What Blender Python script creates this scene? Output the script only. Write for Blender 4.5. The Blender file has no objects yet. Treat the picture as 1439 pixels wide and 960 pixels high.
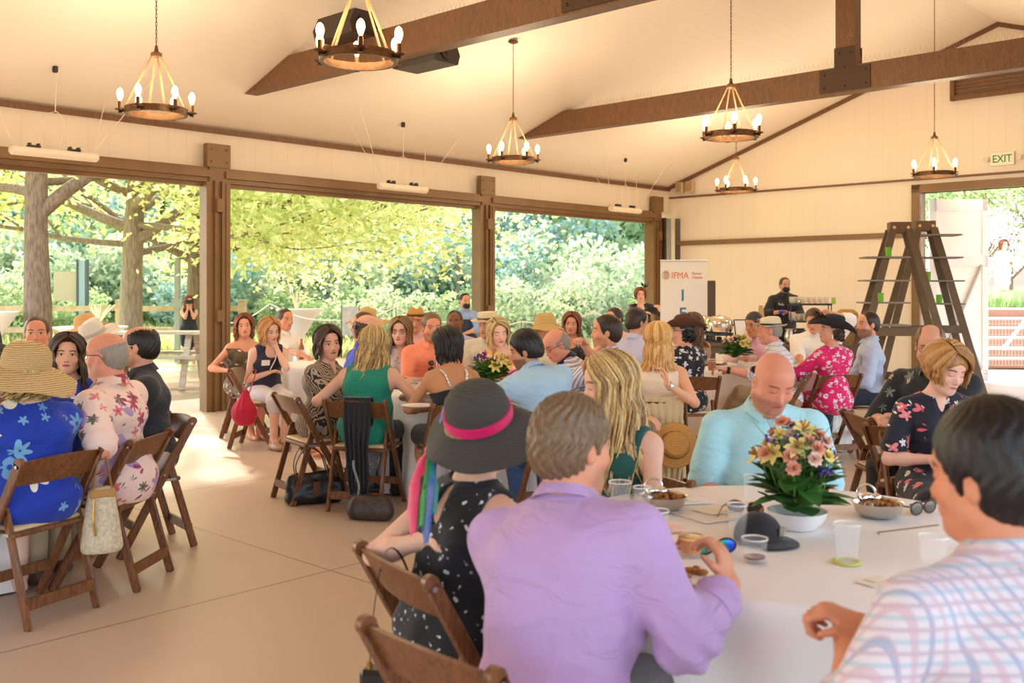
import bpy, bmesh, math, random
import numpy as np
from mathutils import Vector, Matrix, Euler
SC = bpy.context.scene
COL = SC.collection
PI = math.pi
rnd = random.Random(7)
F = 1400.0; HOR = 408.0; CAMH = 1.55      # focal length in pixels, horizon row, eye height

def srgb(c):
    if isinstance(c, str):
        c = c.lstrip('#'); c = [int(c[i:i+2], 16)/255 for i in (0, 2, 4)]
    return tuple((x/12.92 if x <= .04045 else ((x+.055)/1.055)**2.4) for x in c[:3]) + (1.0,)
def atpx(px, D): return (px-720)*D/F
def zpx(py, D): return CAMH-(py-HOR)*D/F
# room frame: t runs along the left wall away from the camera, s from the left wall to the right
LD = Vector((.683, .7304, 0)).normalized(); BD = Vector((.7304, -.683, 0)).normalized()
W0 = Vector((-3.85, 12.84, 0))
def rm(t, s, z=0): return W0+LD*t+BD*s+Vector((0, 0, z))
RA = math.atan2(LD.y, LD.x)                # direction of t

# ---------------------------------------------------------------- materials
class NT:
    """tiny helper for building node trees with maths expressions"""
    def __init__(s, m):
        s.m = m; m.use_nodes = True; s.t = m.node_tree; s.n = s.t.nodes; s.l = s.t.links
        s.n.clear(); s.out = s.n.new('ShaderNodeOutputMaterial'); s.b = s.n.new('ShaderNodeBsdfPrincipled')
        s.l.new(s.b.outputs[0], s.out.inputs[0])
    def link(s, a, b):
        if isinstance(a, (int, float)): b.default_value = a
        elif isinstance(a, tuple): b.default_value = a
        else: s.l.new(a, b)
    def math(s, op, *a):
        n = s.n.new('ShaderNodeMath'); n.operation = op
        for i, x in enumerate(a): s.link(x, n.inputs[i])
        return n.outputs[0]
    def mix(s, f, a, b, mode='MIX'):
        n = s.n.new('ShaderNodeMix'); n.data_type = 'RGBA'; n.blend_type = mode
        s.link(f, n.inputs[0]); s.link(a, n.inputs[6]); s.link(b, n.inputs[7]); return n.outputs[2]
    def noise(s, scale, detail=2, vec=None, rough=.5, dist=0):
        n = s.n.new('ShaderNodeTexNoise'); n.inputs['Scale'].default_value = scale; n.inputs['Detail'].default_value = detail
        n.inputs['Roughness'].default_value = rough; n.inputs['Distortion'].default_value = dist
        if vec is not None: s.l.new(vec, n.inputs['Vector'])
        return n.outputs['Fac']
    def voro(s, scale, vec=None, out='Distance', feature='F1', rand=1):
        n = s.n.new('ShaderNodeTexVoronoi'); n.inputs['Scale'].default_value = scale; n.feature = feature
        n.inputs['Randomness'].default_value = rand
        if vec is not None: s.l.new(vec, n.inputs['Vector'])
        return n.outputs[out]
    def coord(s, k='Object'): return s.n.new('ShaderNodeTexCoord').outputs[k]
    def mapv(s, vec, scale=(1, 1, 1), rot=(0, 0, 0), loc=(0, 0, 0)):
        n = s.n.new('ShaderNodeMapping'); n.inputs['Scale'].default_value = scale; n.inputs['Rotation'].default_value = rot
        n.inputs['Location'].default_value = loc; s.l.new(vec, n.inputs['Vector']); return n.outputs[0]
    def sep(s, vec):
        n = s.n.new('ShaderNodeSeparateXYZ'); s.l.new(vec, n.inputs[0]); return n.outputs
    def attr(s, name):
        n = s.n.new('ShaderNodeAttribute'); n.attribute_name = name; return n
    def step(s, x, lo, hi):
        n = s.n.new('ShaderNodeMapRange'); n.interpolation_type = 'SMOOTHSTEP'
        s.link(x, n.inputs[0]); n.inputs[1].default_value = lo; n.inputs[2].default_value = hi; return n.outputs[0]
    def bump(s, h, st=.3, dist=.01):
        n = s.n.new('ShaderNodeBump'); n.inputs['Strength'].default_value = st; n.inputs['Distance'].default_value = dist
        s.l.new(h, n.inputs['Height']); s.l.new(n.outputs[0], s.b.inputs['Normal'])
    def base(s, c): s.link(c, s.b.inputs['Base Color'])

def mat(name, col, rough=.6, metal=0, var=.0, vscale=20, bump=0, bscale=60, spec=.5, aniso=None, sheen=0, coat=0, dark=None):
    m = bpy.data.materials.new(name); t = NT(m)
    c = srgb(col); t.b.inputs['Roughness'].default_value = rough; t.b.inputs['Metallic'].default_value = metal
    t.b.inputs['Specular IOR Level'].default_value = spec
    if sheen: t.b.inputs['Sheen Weight'].default_value = sheen
    if coat: t.b.inputs['Coat Weight'].default_value = coat
    v = t.coord()
    if aniso: v = t.mapv(v, aniso)
    if var:
        d = tuple(x*(1-var) for x in c[:3])+(1,) if dark is None else srgb(dark)
        t.base(t.mix(t.step(t.noise(vscale, 4, v), .3, .7), d, c))
    else: t.base(c)
    if bump: t.bump(t.noise(bscale, 4, v), bump, .004)
    return m
MC = {}
def M(key, *a, **k):
    if key not in MC: MC[key] = mat(key, *a, **k)
    return MC[key]

def glass(name, col=(1, 1, 1), rough=.02, alpha=.25):
    m = bpy.data.materials.new(name); t = NT(m)
    t.b.inputs['Base Color'].default_value = srgb(col); t.b.inputs['Roughness'].default_value = rough
    t.b.inputs['Alpha'].default_value = alpha; t.b.inputs['Specular IOR Level'].default_value = .8
    return m

def emis(name, col, st):
    m = bpy.data.materials.new(name); t = NT(m)
    t.b.inputs['Emission Color'].default_value = srgb(col); t.b.inputs['Emission Strength'].default_value = st
    t.b.inputs['Base Color'].default_value = srgb(col); return m

# ---------------------------------------------------------------- mesh collector
class MB:
    """collects simple shapes; build() links them as ONE mesh object"""
    def __init__(s): s.v = []; s.f = []; s.mi = []; s.m = 0
    def add(s, vs, fs):
        o = len(s.v); s.v += [tuple(v) for v in vs]; s.f += [tuple(i+o for i in f) for f in fs]; s.mi += [s.m]*len(fs); return s
    def box(s, c, d, R=None, bev=0):
        c = Vector(c); x, y, z = [k/2 for k in d]
        if bev <= 0:
            vs = [Vector((a*x, b*y, e*z)) for a in (-1, 1) for b in (-1, 1) for e in (-1, 1)]
            fs = [(0, 1, 3, 2), (4, 6, 7, 5), (0, 4, 5, 1), (2, 3, 7, 6), (0, 2, 6, 4), (1, 5, 7, 3)]
        else:
            b = min(bev, x*.9, y*.9, z*.9); vs = []; ids = {}; fs = []
            for i in (-1, 1):
                for j in (-1, 1):
                    for k in (-1, 1):
                        for ax in range(3):
                            p = [i*(x-b), j*(y-b), k*(z-b)]; p[ax] = (i*x, j*y, k*z)[ax]; ids[(i, j, k, ax)] = len(vs); vs.append(Vector(p))
            for ax in range(3):
                o = [q for q in range(3) if q != ax]
                for sg in (-1, 1):
                    q = []
                    for a_, b_ in ((-1, -1), (1, -1), (1, 1), (-1, 1)):
                        t = [0, 0, 0]; t[ax] = sg; t[o[0]] = a_; t[o[1]] = b_; q.append(ids[(t[0], t[1], t[2], ax)])
                    fs.append(tuple(q))
                    
            for ax in range(3):        # edges running along ax
                o = [q for q in range(3) if q != ax]
                for a_ in (-1, 1):
                    for b_ in (-1, 1):
                        def I(e, f_):
                            t = [0, 0, 0]; t[ax] = e; t[o[0]] = a_; t[o[1]] = b_; return ids[(t[0], t[1], t[2], f_)]
                        fs.append((I(-1, o[0]), I(1, o[0]), I(1, o[1]), I(-1, o[1])))
            for i in (-1, 1):
                for j in (-1, 1):
                    for k in (-1, 1): fs.append((ids[(i, j, k, 0)], ids[(i, j, k, 1)], ids[(i, j, k, 2)]))
        if R is not None: vs = [R @ v for v in vs]
        return s.add([v+c for v in vs], fs)
    def bar(s, a, b, w, h, up=(0, 0, 1), bev=0):
        """box from a to b, w wide and h along `up`"""
        a = Vector(a); b = Vector(b); d = b-a; L = d.length; d.normalize(); u = Vector(up); x = d.cross(u)
        if x.length < 1e-4: x = d.cross(Vector((1, 0, 0)))
        x.normalize(); u = x.cross(d); R = Matrix((x, d, u)).transposed()
        return s.box((a+b)/2, (w, L, h), R, bev)
    def tube(s, pts, r, n=8, closed=False, cap=True, flat=1, up=None):
        pts = [Vector(p) for p in pts]; N = len(pts); rs = r if isinstance(r, (list, tuple)) else [r]*N
        vs = []; fs = []; prev = None
        for i, p in enumerate(pts):
            if closed: d = pts[(i+1) % N]-pts[i-1]
            else: d = pts[min(i+1, N-1)]-pts[max(i-1, 0)]
            if d.length < 1e-9: d = Vector((0, 0, 1))
            d.normalize()
            if prev is None:
                a = Vector(up) if up else (Vector((0, 0, 1)) if abs(d.z) < .9 else Vector((1, 0, 0)))
                x = d.cross(a).normalized()
            else:
                x = prev-d*prev.dot(d)
                x = x.normalized() if x.length > 1e-6 else d.orthogonal().normalized()
            prev = x; y = d.cross(x)
            for k in range(n):
                an = 2*PI*k/n; vs.append(p+(x*math.cos(an)+y*math.sin(an)*flat)*rs[i])
        for i in range(N if closed else N-1):
            j = (i+1) % N
            for k in range(n): fs.append((i*n+k, i*n+(k+1) % n, j*n+(k+1) % n, j*n+k))
        if cap and not closed: fs.append(tuple(range(n-1, -1, -1))); fs.append(tuple((N-1)*n+k for k in range(n)))
        return s.add(vs, fs)
    def lathe(s, prof, c=(0, 0, 0), n=24, R=None, fn=None, caps=False):
        """prof = (r, z) list bottom to top; fn(angle, i, p) may deform"""
        c = Vector(c); vs = []; fs = []
        for i, (r, z) in enumerate(prof):
            for k in range(n):
                a = 2*PI*k/n; p = Vector((r*math.cos(a), r*math.sin(a), z))
                if fn: p = fn(a, i, p)
                vs.append(p)
        m = len(prof)
        for i in range(m-1):
            for k in range(n): fs.append((i*n+k, i*n+(k+1) % n, (i+1)*n+(k+1) % n, (i+1)*n+k))
        if caps: fs.append(tuple(range(n-1, -1, -1))); fs.append(tuple((m-1)*n+k for k in range(n)))
        if R is not None: vs = [R @ v for v in vs]
        return s.add([v+c for v in vs], fs)
    def ball(s, c, r, n=10, R=None):
        r = Vector(r) if not isinstance(r, (int, float)) else Vector((r, r, r)); m = max(4, n//2+1)
        vs = []; fs = []
        for i in range(m+1):
            th = PI*i/m
            for k in range(n):
                a = 2*PI*k/n; vs.append(Vector((r.x*math.sin(th)*math.cos(a), r.y*math.sin(th)*math.sin(a), -r.z*math.cos(th))))
        for i in range(m):
            for k in range(n): fs.append((i*n+k, i*n+(k+1) % n, (i+1)*n+(k+1) % n, (i+1)*n+k))
        if R is not None: vs = [R @ v for v in vs]
        return s.add([v+Vector(c) for v in vs], fs)
    def prism(s, poly, a, b, org=(0, 0, 0), X=(1, 0, 0), Y=(0, 0, 1)):
        """polygon in the X,Y plane extruded along X x Y from a to b"""
        X = Vector(X); Y = Vector(Y); Z = X.cross(Y); o = Vector(org); n = len(poly)
        vs = [o+X*p[0]+Y*p[1]+Z*a for p in poly]+[o+X*p[0]+Y*p[1]+Z*b for p in poly]
        fs = [tuple(range(n-1, -1, -1)), tuple(range(n, 2*n))]+[(i, (i+1) % n, n+(i+1) % n, n+i) for i in range(n)]
        return s.add(vs, fs)
    def mesh(s, name, mats, smooth=None):
        me = bpy.data.meshes.new(name); me.from_pydata(s.v, [], s.f)
        ms = mats if isinstance(mats, (list, tuple)) else [mats]
        for m in ms: me.materials.append(m)
        if len(ms) > 1: me.polygons.foreach_set('material_index', s.mi)
        bm = bmesh.new(); bm.from_mesh(me); bmesh.ops.remove_doubles(bm, verts=bm.verts, dist=1e-5)
        bmesh.ops.recalc_face_normals(bm, faces=bm.faces); bm.to_mesh(me); bm.free()
        if smooth is not None:
            me.polygons.foreach_set('use_smooth', [True]*len(me.polygons))
            if smooth: me.set_sharp_from_angle(angle=math.radians(smooth))
        me.update(); return me
    def build(s, name, mats, parent=None, smooth=None):
        return link(name, s.mesh(name, mats, smooth), parent)

def link(name, me, parent=None, loc=None, rotz=None):
    o = bpy.data.objects.new(name, me); COL.objects.link(o)
    if parent is not None: o.parent = parent
    if loc is not None: o.location = loc
    if rotz is not None: o.rotation_euler = (0, 0, rotz)
    return o
def tag(o, label=None, cat=None, group=None, kind=None):
    if label:
        o['label'] = label
        if len(label.split()) > 16: print('LONG', len(label.split()), label)
    if cat: o['category'] = cat
    if group: o['group'] = group
    if kind: o['kind'] = kind
    return o
def empty(name, loc, rz=0, label=None, cat=None, group=None):
    o = bpy.data.objects.new(name, None); COL.objects.link(o); o.location = loc; o.rotation_euler = (0, 0, rz); o.empty_display_size = .1
    return tag(o, label, cat, group)
def copy_tree(o, parent=None, loc=None, rz=None):
    c = o.copy(); COL.objects.link(c)
    if parent is not None: c.parent = parent
    if loc is not None: c.location = loc
    if rz is not None: c.rotation_euler = (0, 0, rz)
    for ch in list(o.children): copy_tree(ch, c)
    return c
def struct(name, mb, m, smooth=None): return tag(mb.build(name, m, None, smooth), kind='structure')
def fastmesh(name, V, Q, mats, smooth=True):
    me = bpy.data.meshes.new(name); V = np.asarray(V, np.float32); Q = np.asarray(Q, np.int32)
    n = Q.shape[1]
    me.vertices.add(len(V)); me.vertices.foreach_set('co', V.ravel())
    me.loops.add(Q.size); me.loops.foreach_set('vertex_index', Q.ravel())
    me.polygons.add(len(Q)); me.polygons.foreach_set('loop_start', np.arange(0, Q.size, n, dtype=np.int32))
    me.polygons.foreach_set('use_smooth', np.full(len(Q), smooth))
    me.update(calc_edges=True)
    for m in (mats if isinstance(mats, (list, tuple)) else [mats]): me.materials.append(m)
    return me
# ================================================================ the setting
def wood_mat(name, c1, c2, rough=.45, sc=1, axis=(1, 14, 14), bump=.15):
    m = bpy.data.materials.new(name); t = NT(m)
    v = t.mapv(t.coord(), tuple(a*sc for a in axis)); n1 = t.noise(3, 6, v, .6, 1.2)
    t.base(t.mix(t.step(n1, .3, .7), srgb(c1), srgb(c2))); t.b.inputs['Roughness'].default_value = rough
    t.bump(n1, bump, .003); return m
beam_mat = wood_mat('stained_timber', '#664429', '#7e5836', .5, 1.5, (9, 9, 2), .08)
post_mat = mat('bronze_painted_steel', '#84643f', .45, .1, var=.15, vscale=3)
post_dark = mat('dark_bronze_steel', '#4a3628', .4, .3, var=.1)

def boards(name, col, joint='x', sp=.2, rough=.65, dirv=None):
    """painted boards: faint grooves every sp metres along direction dirv"""
    m = bpy.data.materials.new(name); t = NT(m); x, y, z = t.sep(t.coord())
    d = t.math('ADD', t.math('MULTIPLY', x, dirv[0]), t.math('MULTIPLY', y, dirv[1]))
    fr = t.math('ABSOLUTE', t.math('SUBTRACT', t.math('FRACT', t.math('DIVIDE', d, sp)), .5))
    g = t.step(fr, .0, .03); c = srgb(col)
    t.base(t.mix(g, tuple(k*.9 for k in c[:3])+(1,), t.mix(t.noise(1.3, 3), c, tuple(min(1, k*.95) for k in c[:3])+(1,))))
    t.b.inputs['Roughness'].default_value = rough; t.bump(g, .35, .004); return m
wall_back_mat = boards('painted_wall_boards', '#efe1cc', sp=.25, dirv=(BD.x, BD.y))
wall_left_mat = boards('painted_side_boards', '#efe1cc', sp=.25, dirv=(LD.x, LD.y))
ceil_mat = boards('painted_ceiling_boards', '#f2e5d2', sp=.15, dirv=(BD.x, BD.y))

def floor_material():
    m = bpy.data.materials.new('polished_concrete'); t = NT(m); x, y, z = t.sep(t.coord())
    a = t.math('ADD', t.math('MULTIPLY', x, LD.x), t.math('MULTIPLY', y, LD.y))
    b = t.math('ADD', t.math('MULTIPLY', x, BD.x), t.math('MULTIPLY', y, BD.y))
    def lines(d, sp, off):
        f = t.math('ABSOLUTE', t.math('SUBTRACT', t.math('FRACT', t.math('DIVIDE', t.math('ADD', d, off), sp)), .5))
        return t.step(f, 0, .0035)
    g = t.math('MULTIPLY', lines(a, 2.46, .35), lines(b, 2.6, .6))
    n = t.noise(.9, 5, None, .6); n2 = t.noise(14, 5, None, .6)
    c = t.mix(t.step(n, .3, .7), srgb('#bfa58d'), srgb('#cfb8a2'))
    c = t.mix(t.math('MULTIPLY', t.step(n2, .45, .75), .25), c, srgb('#b1967f'))
    t.base(t.mix(g, srgb('#7d6350'), c)); t.b.inputs['Roughness'].default_value = .38
    t.link(t.math('ADD', t.math('MULTIPLY', n2, .25), .27), t.b.inputs['Roughness'])
    t.bump(g, .4, .004); return m
RW = 12.7      # room width
TN, TF = -10.2, 10.32
def slab(mb, t0, t1, s0, s1, z0, z1):
    vs = [rm(t, s, z) for t in (t0, t1) for s in (s0, s1) for z in (z0, z1)]
    return mb.add(vs, [(0, 1, 3, 2), (4, 6, 7, 5), (0, 4, 5, 1), (2, 3, 7, 6), (0, 2, 6, 4), (1, 5, 7, 3)])
struct('floor', slab(MB(), TN, TF+.15, -.15, RW+.15, -.2, 0), floor_material())
ROOFZ = lambda s: 3.65+.349*min(s, RW-s)
# ceiling: two pitched slopes, thick
mb = MB()
for a, b in ((-.9, RW/2), (RW/2, RW+.9)):
    za = 3.65+.349*min(a, RW-a); zb = 3.65+.349*min(b, RW-b)
    vs = []
    for t in (TN-.6, TF+.9):
        for s_, z_ in ((a, za), (b, zb)):
            vs += [rm(t, s_, z_), rm(t, s_, z_+.22)]
    mb.add(vs, [(0, 1, 3, 2), (4, 6, 7, 5), (0, 4, 5, 1), (2, 3, 7, 6), (0, 2, 6, 4), (1, 5, 7, 3)])
struct('ceiling', mb, ceil_mat)
# side walls: a painted band above the header, open bays below
def side_wall(name, s0, s1):
    mb = MB(); slab(mb, TN, TF, s0, s1, 3.1, 3.72)
    return struct(name, mb, wall_left_mat)
side_wall('wall_left', -.16, 0); side_wall('wall_right', RW, RW+.16)
POST_T = [-9.84, -4.92, 0, 4.92, 9.78]
for k, (sa, sb) in enumerate(((-.16, .1), (RW-.1, RW+.16))):
    for i in range(len(POST_T)-1):
        mb = MB(); a, b = POST_T[i]+.1, POST_T[i+1]-.1
        slab(mb, a, b, sa, sb, 2.93, 3.12); sg = .1 if k == 0 else RW-.1
        slab(mb, a, b, *( (sg, sg+.05) if k == 0 else (sg-.05, sg)), 2.99, 3.08)
        slab(mb, a, b, *( (-.05, .04) if k == 0 else (RW-.04, RW+.05)), 2.88, 2.93)
        struct('trim_%d' % (k*4+i+1), mb, post_mat)
    mb = MB(); slab(mb, TN, TF, *((0, .05) if k == 0 else (RW-.05, RW)), 3.57, 3.64); struct('trim_%d' % (9+k), mb, beam_mat)
    for i, T in enumerate(POST_T):
        mb = MB(); q = (lambda a, b: (a, b)) if k == 0 else (lambda a, b: (RW-b, RW-a))
        slab(mb, T-.125, T+.125, *q(-.12, .12), 0, 3.16)
        slab(mb, T-.165, T+.165, *q(.05, .14), 3.12, 3.42)
        for e in (-1, 1):
            slab(mb, T+e*.14-.03, T+e*.14+.03, *q(.02, .13), 0, 2.93)
            slab(mb, T+e*.05-.012, T+e*.05+.012, *q(.12, .155), 0, 2.95)
            for zz in (3.19, 3.35):
                p = rm(T+e*.11, .145 if k == 0 else RW-.145, zz); mb.ball(p, .014, 6)
        slab(mb, T-.05, T+.05, *q(.14, .19), 2.55, 2.72)
        slab(mb, T-.05, T+.05, *q(.14, .19), 1.15, 1.3)
        tag(mb.build('wall_post', [post_mat]), kind='structure')
# end walls with gables
def end_wall(name, t0, t1, openings):
    mb = MB(); cuts = sorted(set([-.16, RW/2, RW+.16]+[e for o in openings for e in o[:2]]))
    tm = (t0+t1)/2
    for a, b in zip(cuts[:-1], cuts[1:]):
        zb = 0
        for (p, q, h) in openings:
            if a >= p-1e-6 and b <= q+1e-6: zb = h
        za1, zb1 = ROOFZ(a)+.03, ROOFZ(b)+.03
        vs = []
        for t in (t0, t1): vs += [rm(t, a, zb), rm(t, b, zb), rm(t, b, zb1), rm(t, a, za1)]
        mb.add(vs, [(0, 1, 2, 3), (7, 6, 5, 4), (0, 4, 5, 1), (1, 5, 6, 2), (2, 6, 7, 3), (3, 7, 4, 0)])
    return struct(name, mb, wall_back_mat)
DA, DB, DZ = 5.12, 7.68, 3.2
end_wall('wall_back', TF, TF+.16, [(DA, DB, DZ)])
end_wall('wall_front', TN-.16, TN, [(1.2, 5.2, 2.9), (7.5, 11.5, 2.9)])
def bar_room(mb, t, s0, z0, s1, z1, w, d=.05): 
    return mb.bar(rm(t, s0, z0), rm(t, s1, z1), d, w)
tb = TF-.025
mb = MB(); bar_room(mb, tb, .05, 3.64, RW/2, ROOFZ(RW/2)-.03, .08); bar_room(mb, tb, RW-.05, 3.64, RW/2, ROOFZ(RW/2)-.03, .08); struct('trim_11', mb, beam_mat)
mb = MB(); bar_room(mb, tb, .05, 3.43, RW-.05, 3.43, .035); struct('trim_12', mb, beam_mat)
mb = MB(); bar_room(mb, tb, .24, 2.5, DA-.2, 2.5, .09); struct('trim_13', mb, post_mat)
mb = MB(); bar_room(mb, tb, .24, 0, .24, 3.0, .1); struct('trim_14', mb, post_dark)
mb = MB()                                               # door casing
for s_ in (DA-.07, DB+.07): mb.bar(rm(TF+.05, s_, 0), rm(TF+.05, s_, DZ+.14), .14, .26, up=LD)
mb.bar(rm(TF+.05, DA-.14, DZ+.07), rm(TF+.05, DB+.14, DZ+.07), .26, .14)
struct('trim_15', mb, post_mat)
mb = MB(); bar_room(mb, tb, .3, .07, DA-.15, .07, .14, .03); struct('baseboard_back', mb, post_dark)
# louvred gable vent
mb = MB(); s0, s1, z0, z1 = 5.65, 7.05, 4.72, 5.12
for (a, b, c, d) in ((s0, z0, s1, z0), (s0, z1, s1, z1)): bar_room(mb, tb-.02, a, b, c, d, .07, .08)
for s_ in (s0, s1): mb.bar(rm(tb-.02, s_, z0-.035), rm(tb-.02, s_, z1+.035), .08, .07, up=BD)
for k in range(6): bar_room(mb, tb, s0, z0+.05+k*.06, s1, z0+.05+k*.06, .045, .03)
struct('trim_16', mb, beam_mat)
# the open corner track panels by the corner post
mb = MB(); slab(mb, TF-.42, TF-.36, .06, .2, 0, 3.0); struct('trim_17', mb, post_dark)
mb = MB(); slab(mb, TF-.2, TF-.15, .05, .17, 0, 3.0); struct('trim_18', mb, mat('galvanised_track', '#b9bfc2', .35, .5))

# roof trusses ------------------------------------------------------
bolt_mat = mat('black_plate_steel', '#49331f', .45, .2)
for i, T in enumerate((-4.92, 0, 4.92)):
    e = empty('roof_truss', rm(T, 0, 0), 0, ['brown timber roof truss above the camera end of the hall', 'nearer brown timber roof truss, with a loudspeaker clamped on its left half', 'farther brown timber roof truss with a king post and bolted plate'][i], 'roof truss', 'timber roof trusses')
    inv = lambda p: p-rm(T, 0, 0)
    z0, z1 = 3.95, 4.27
    sl = lambda z: (z-3.65)/.349
    poly = [(sl(z0)+.02, z0), (RW-sl(z0)-.02, z0), (RW-sl(z1)-.02, z1), (sl(z1)+.02, z1)]
    MB().prism(poly, -.09, .09, (0, 0, 0), BD, (0, 0, 1)).build('tie_beam', beam_mat, e)
    c = BD*6.28
    MB().bar(c+Vector((0, 0, z1)), c+Vector((0, 0, ROOFZ(6.28)-.01)), .24, .18, up=LD).build('king_post', beam_mat, e)
    mb = MB()
    for sg in (-1, 1):
        o = LD*(.098*sg)
        mb.bar(c+o+Vector((0, 0, 4.0))-BD*.32, c+o+Vector((0, 0, 4.0))+BD*.32, .014, .0) if 0 else None
        mb.prism([(-.32, 3.97), (.32, 3.97), (.32, 4.25), (.13, 4.25), (.13, 4.5), (-.13, 4.5), (-.13, 4.25), (-.32, 4.25)], -.008, .008, c+o, BD, (0, 0, 1))
        for (a, z) in ((-.26, 4.03), (-.26, 4.19), (.26, 4.03), (.26, 4.19), (0, 4.03), (-.07, 4.43), (.07, 4.43), (0, 4.25)): mb.ball(c+o*1.1+BD*a+Vector((0, 0, z)), .018, 6)
    mb.build('gusset_plate', bolt_mat, e)
    if i > 0:
        mb = MB()
        for k in range(150):
            s_ = 1.9+k*.06
            if abs(s_-6.28) < .15: continue
            for q in (-1, 1): mb.tube([c-BD*6.28+BD*s_+Vector((0, 0, z1)), c-BD*6.28+BD*(s_+.012*q)+LD*(.04*q)+Vector((0, 0, z1+.1))], .0016, 3, cap=False)
        mb.build('bird_spikes', M('spike_wire', '#c9b7a2', .4, .5), e)
# ================================================================ fixtures
rust = mat('aged_bronze_iron', '#7a5634', .4, .6, var=.4, vscale=30)
rope_m = mat('hemp_rope', '#8c6840', .8, bump=.6, bscale=200)
bulb_glow = emis('lit_edison_bulb', '#ffc67a', 11)
cup_m = mat('candle_cup_iron', '#5e4024', .4, .6)
CH = [(3.05, -2.35, 'nearer left', 'pendant iron ring chandelier hanging lowest-left over the table of the woman in a straw hat'),
      (6.05, -2.4, '', 'large iron ring chandelier at the top edge, in front of the beam with the loudspeaker'),
      (3.02, 2.43, '', 'iron ring chandelier hanging left of the long beam tip, its ceiling plate visible'),
      (6.13, 2.44, '', 'iron ring chandelier hanging just in front of the farther timber beam'),
      (3.13, 7.66, '', 'small far iron ring chandelier hanging right of the corner, above the tall banner'),
      (6.32, 7.63, '', 'far iron ring chandelier hanging left of the exit sign')]
RINGZ = [3.17, 3.17, 3.19, 3.17, 3.19, 3.19]
def chandelier():
    e = empty('ring_chandelier', (0, 0, 0))
    R = .262
    ring = MB().lathe([(R-.02, -.03), (R+.012, -.03), (R+.012, .03), (R-.004, .03), (R-.004, -.005), (R-.02, -.005), (R-.02, -.03)], n=48).build('ring', rust, e, 40)
    for k in range(6):
        a = 2*PI*k/6+.35; d = Vector((math.cos(a), math.sin(a), 0)); c = d*(R+.045)
        mb = MB().lathe([(.006, -.03), (.02, -.028), (.012, -.012), (.045, .0), (.045, .008), (.018, .012), (.018, .075), (.012, .08)], c, 12, caps=True)
        mb.tube([d*R, d*(R+.045)+Vector((0, 0, -.02))], .008, 6)
        cu = mb.build('candle_cup', cup_m, e, 40)
        MB().lathe([(.010, .078), (.014, .09), (.022, .11), (.029, .135), (.029, .155), (.022, .178), (.011, .19), (.003, .196)], c, 12, caps=True).build('bulb', bulb_glow, cu, 60)
        L = bpy.data.lights.get('bulb_light') or bpy.data.lights.new('bulb_light', 'POINT')
        L.energy = 10; L.color = (1, .81, .57); L.shadow_soft_size = .035
        lo = bpy.data.objects.new('bulb_light', L); COL.objects.link(lo); lo.parent = e; lo.location = c*1.0+Vector((0, 0, .235))
    mb = MB()
    for k in range(4):
        a = 2*PI*k/4+.6; d = Vector((math.cos(a), math.sin(a), 0))
        mb.tube([d*R+Vector((0, 0, .03)), d*.04+Vector((0, 0, .50))], .0085, 6)
    mb.build('rope_stay', rope_m, e, 60)
    MB().lathe([(.02, .5), (.05, .5), (.05, .53), (.02, .55), (.012, .6)], n=12, caps=True).build('hub', rust, e, 40)
    return e
proto = chandelier()
def chain_mesh(L):
    mb = MB(); n = int(L/.036)
    for k in range(n):
        z = .6+k*.036+.018
        pts = [Vector(((math.cos(a)*.007) if k % 2 else 0, 0 if k % 2 else math.cos(a)*.007, z+math.sin(a)*.024)) for a in [2*PI*i/8 for i in range(8)]]
        mb.tube(pts, .0028, 4, closed=True)
    return mb
for i, (s_, t_, _, lb) in enumerate(CH):
    o = proto if i == 0 else copy_tree(proto)
    p = rm(t_, s_, RINGZ[i]); o.location = p; o.rotation_euler = (0, 0, i*.37)
    tag(o, lb, 'chandelier', 'ring chandeliers')
for i, o in enumerate([x for x in COL.objects if x.name.startswith('ring_chandelier')]):
    pass
for i, (s_, t_, _, lb) in enumerate(CH):
    o = [x for x in COL.objects if x.get('label') == lb][0]
    L = ROOFZ(s_)-RINGZ[i]-.62
    chain_mesh(L).build('chain', cup_m, o)
    MB().lathe([(.065, L+.6-.0), (.06, L+.585), (.02, L+.57)][::-1], n=16, caps=True).build('ceiling_plate', cup_m, o, 40)

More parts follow.
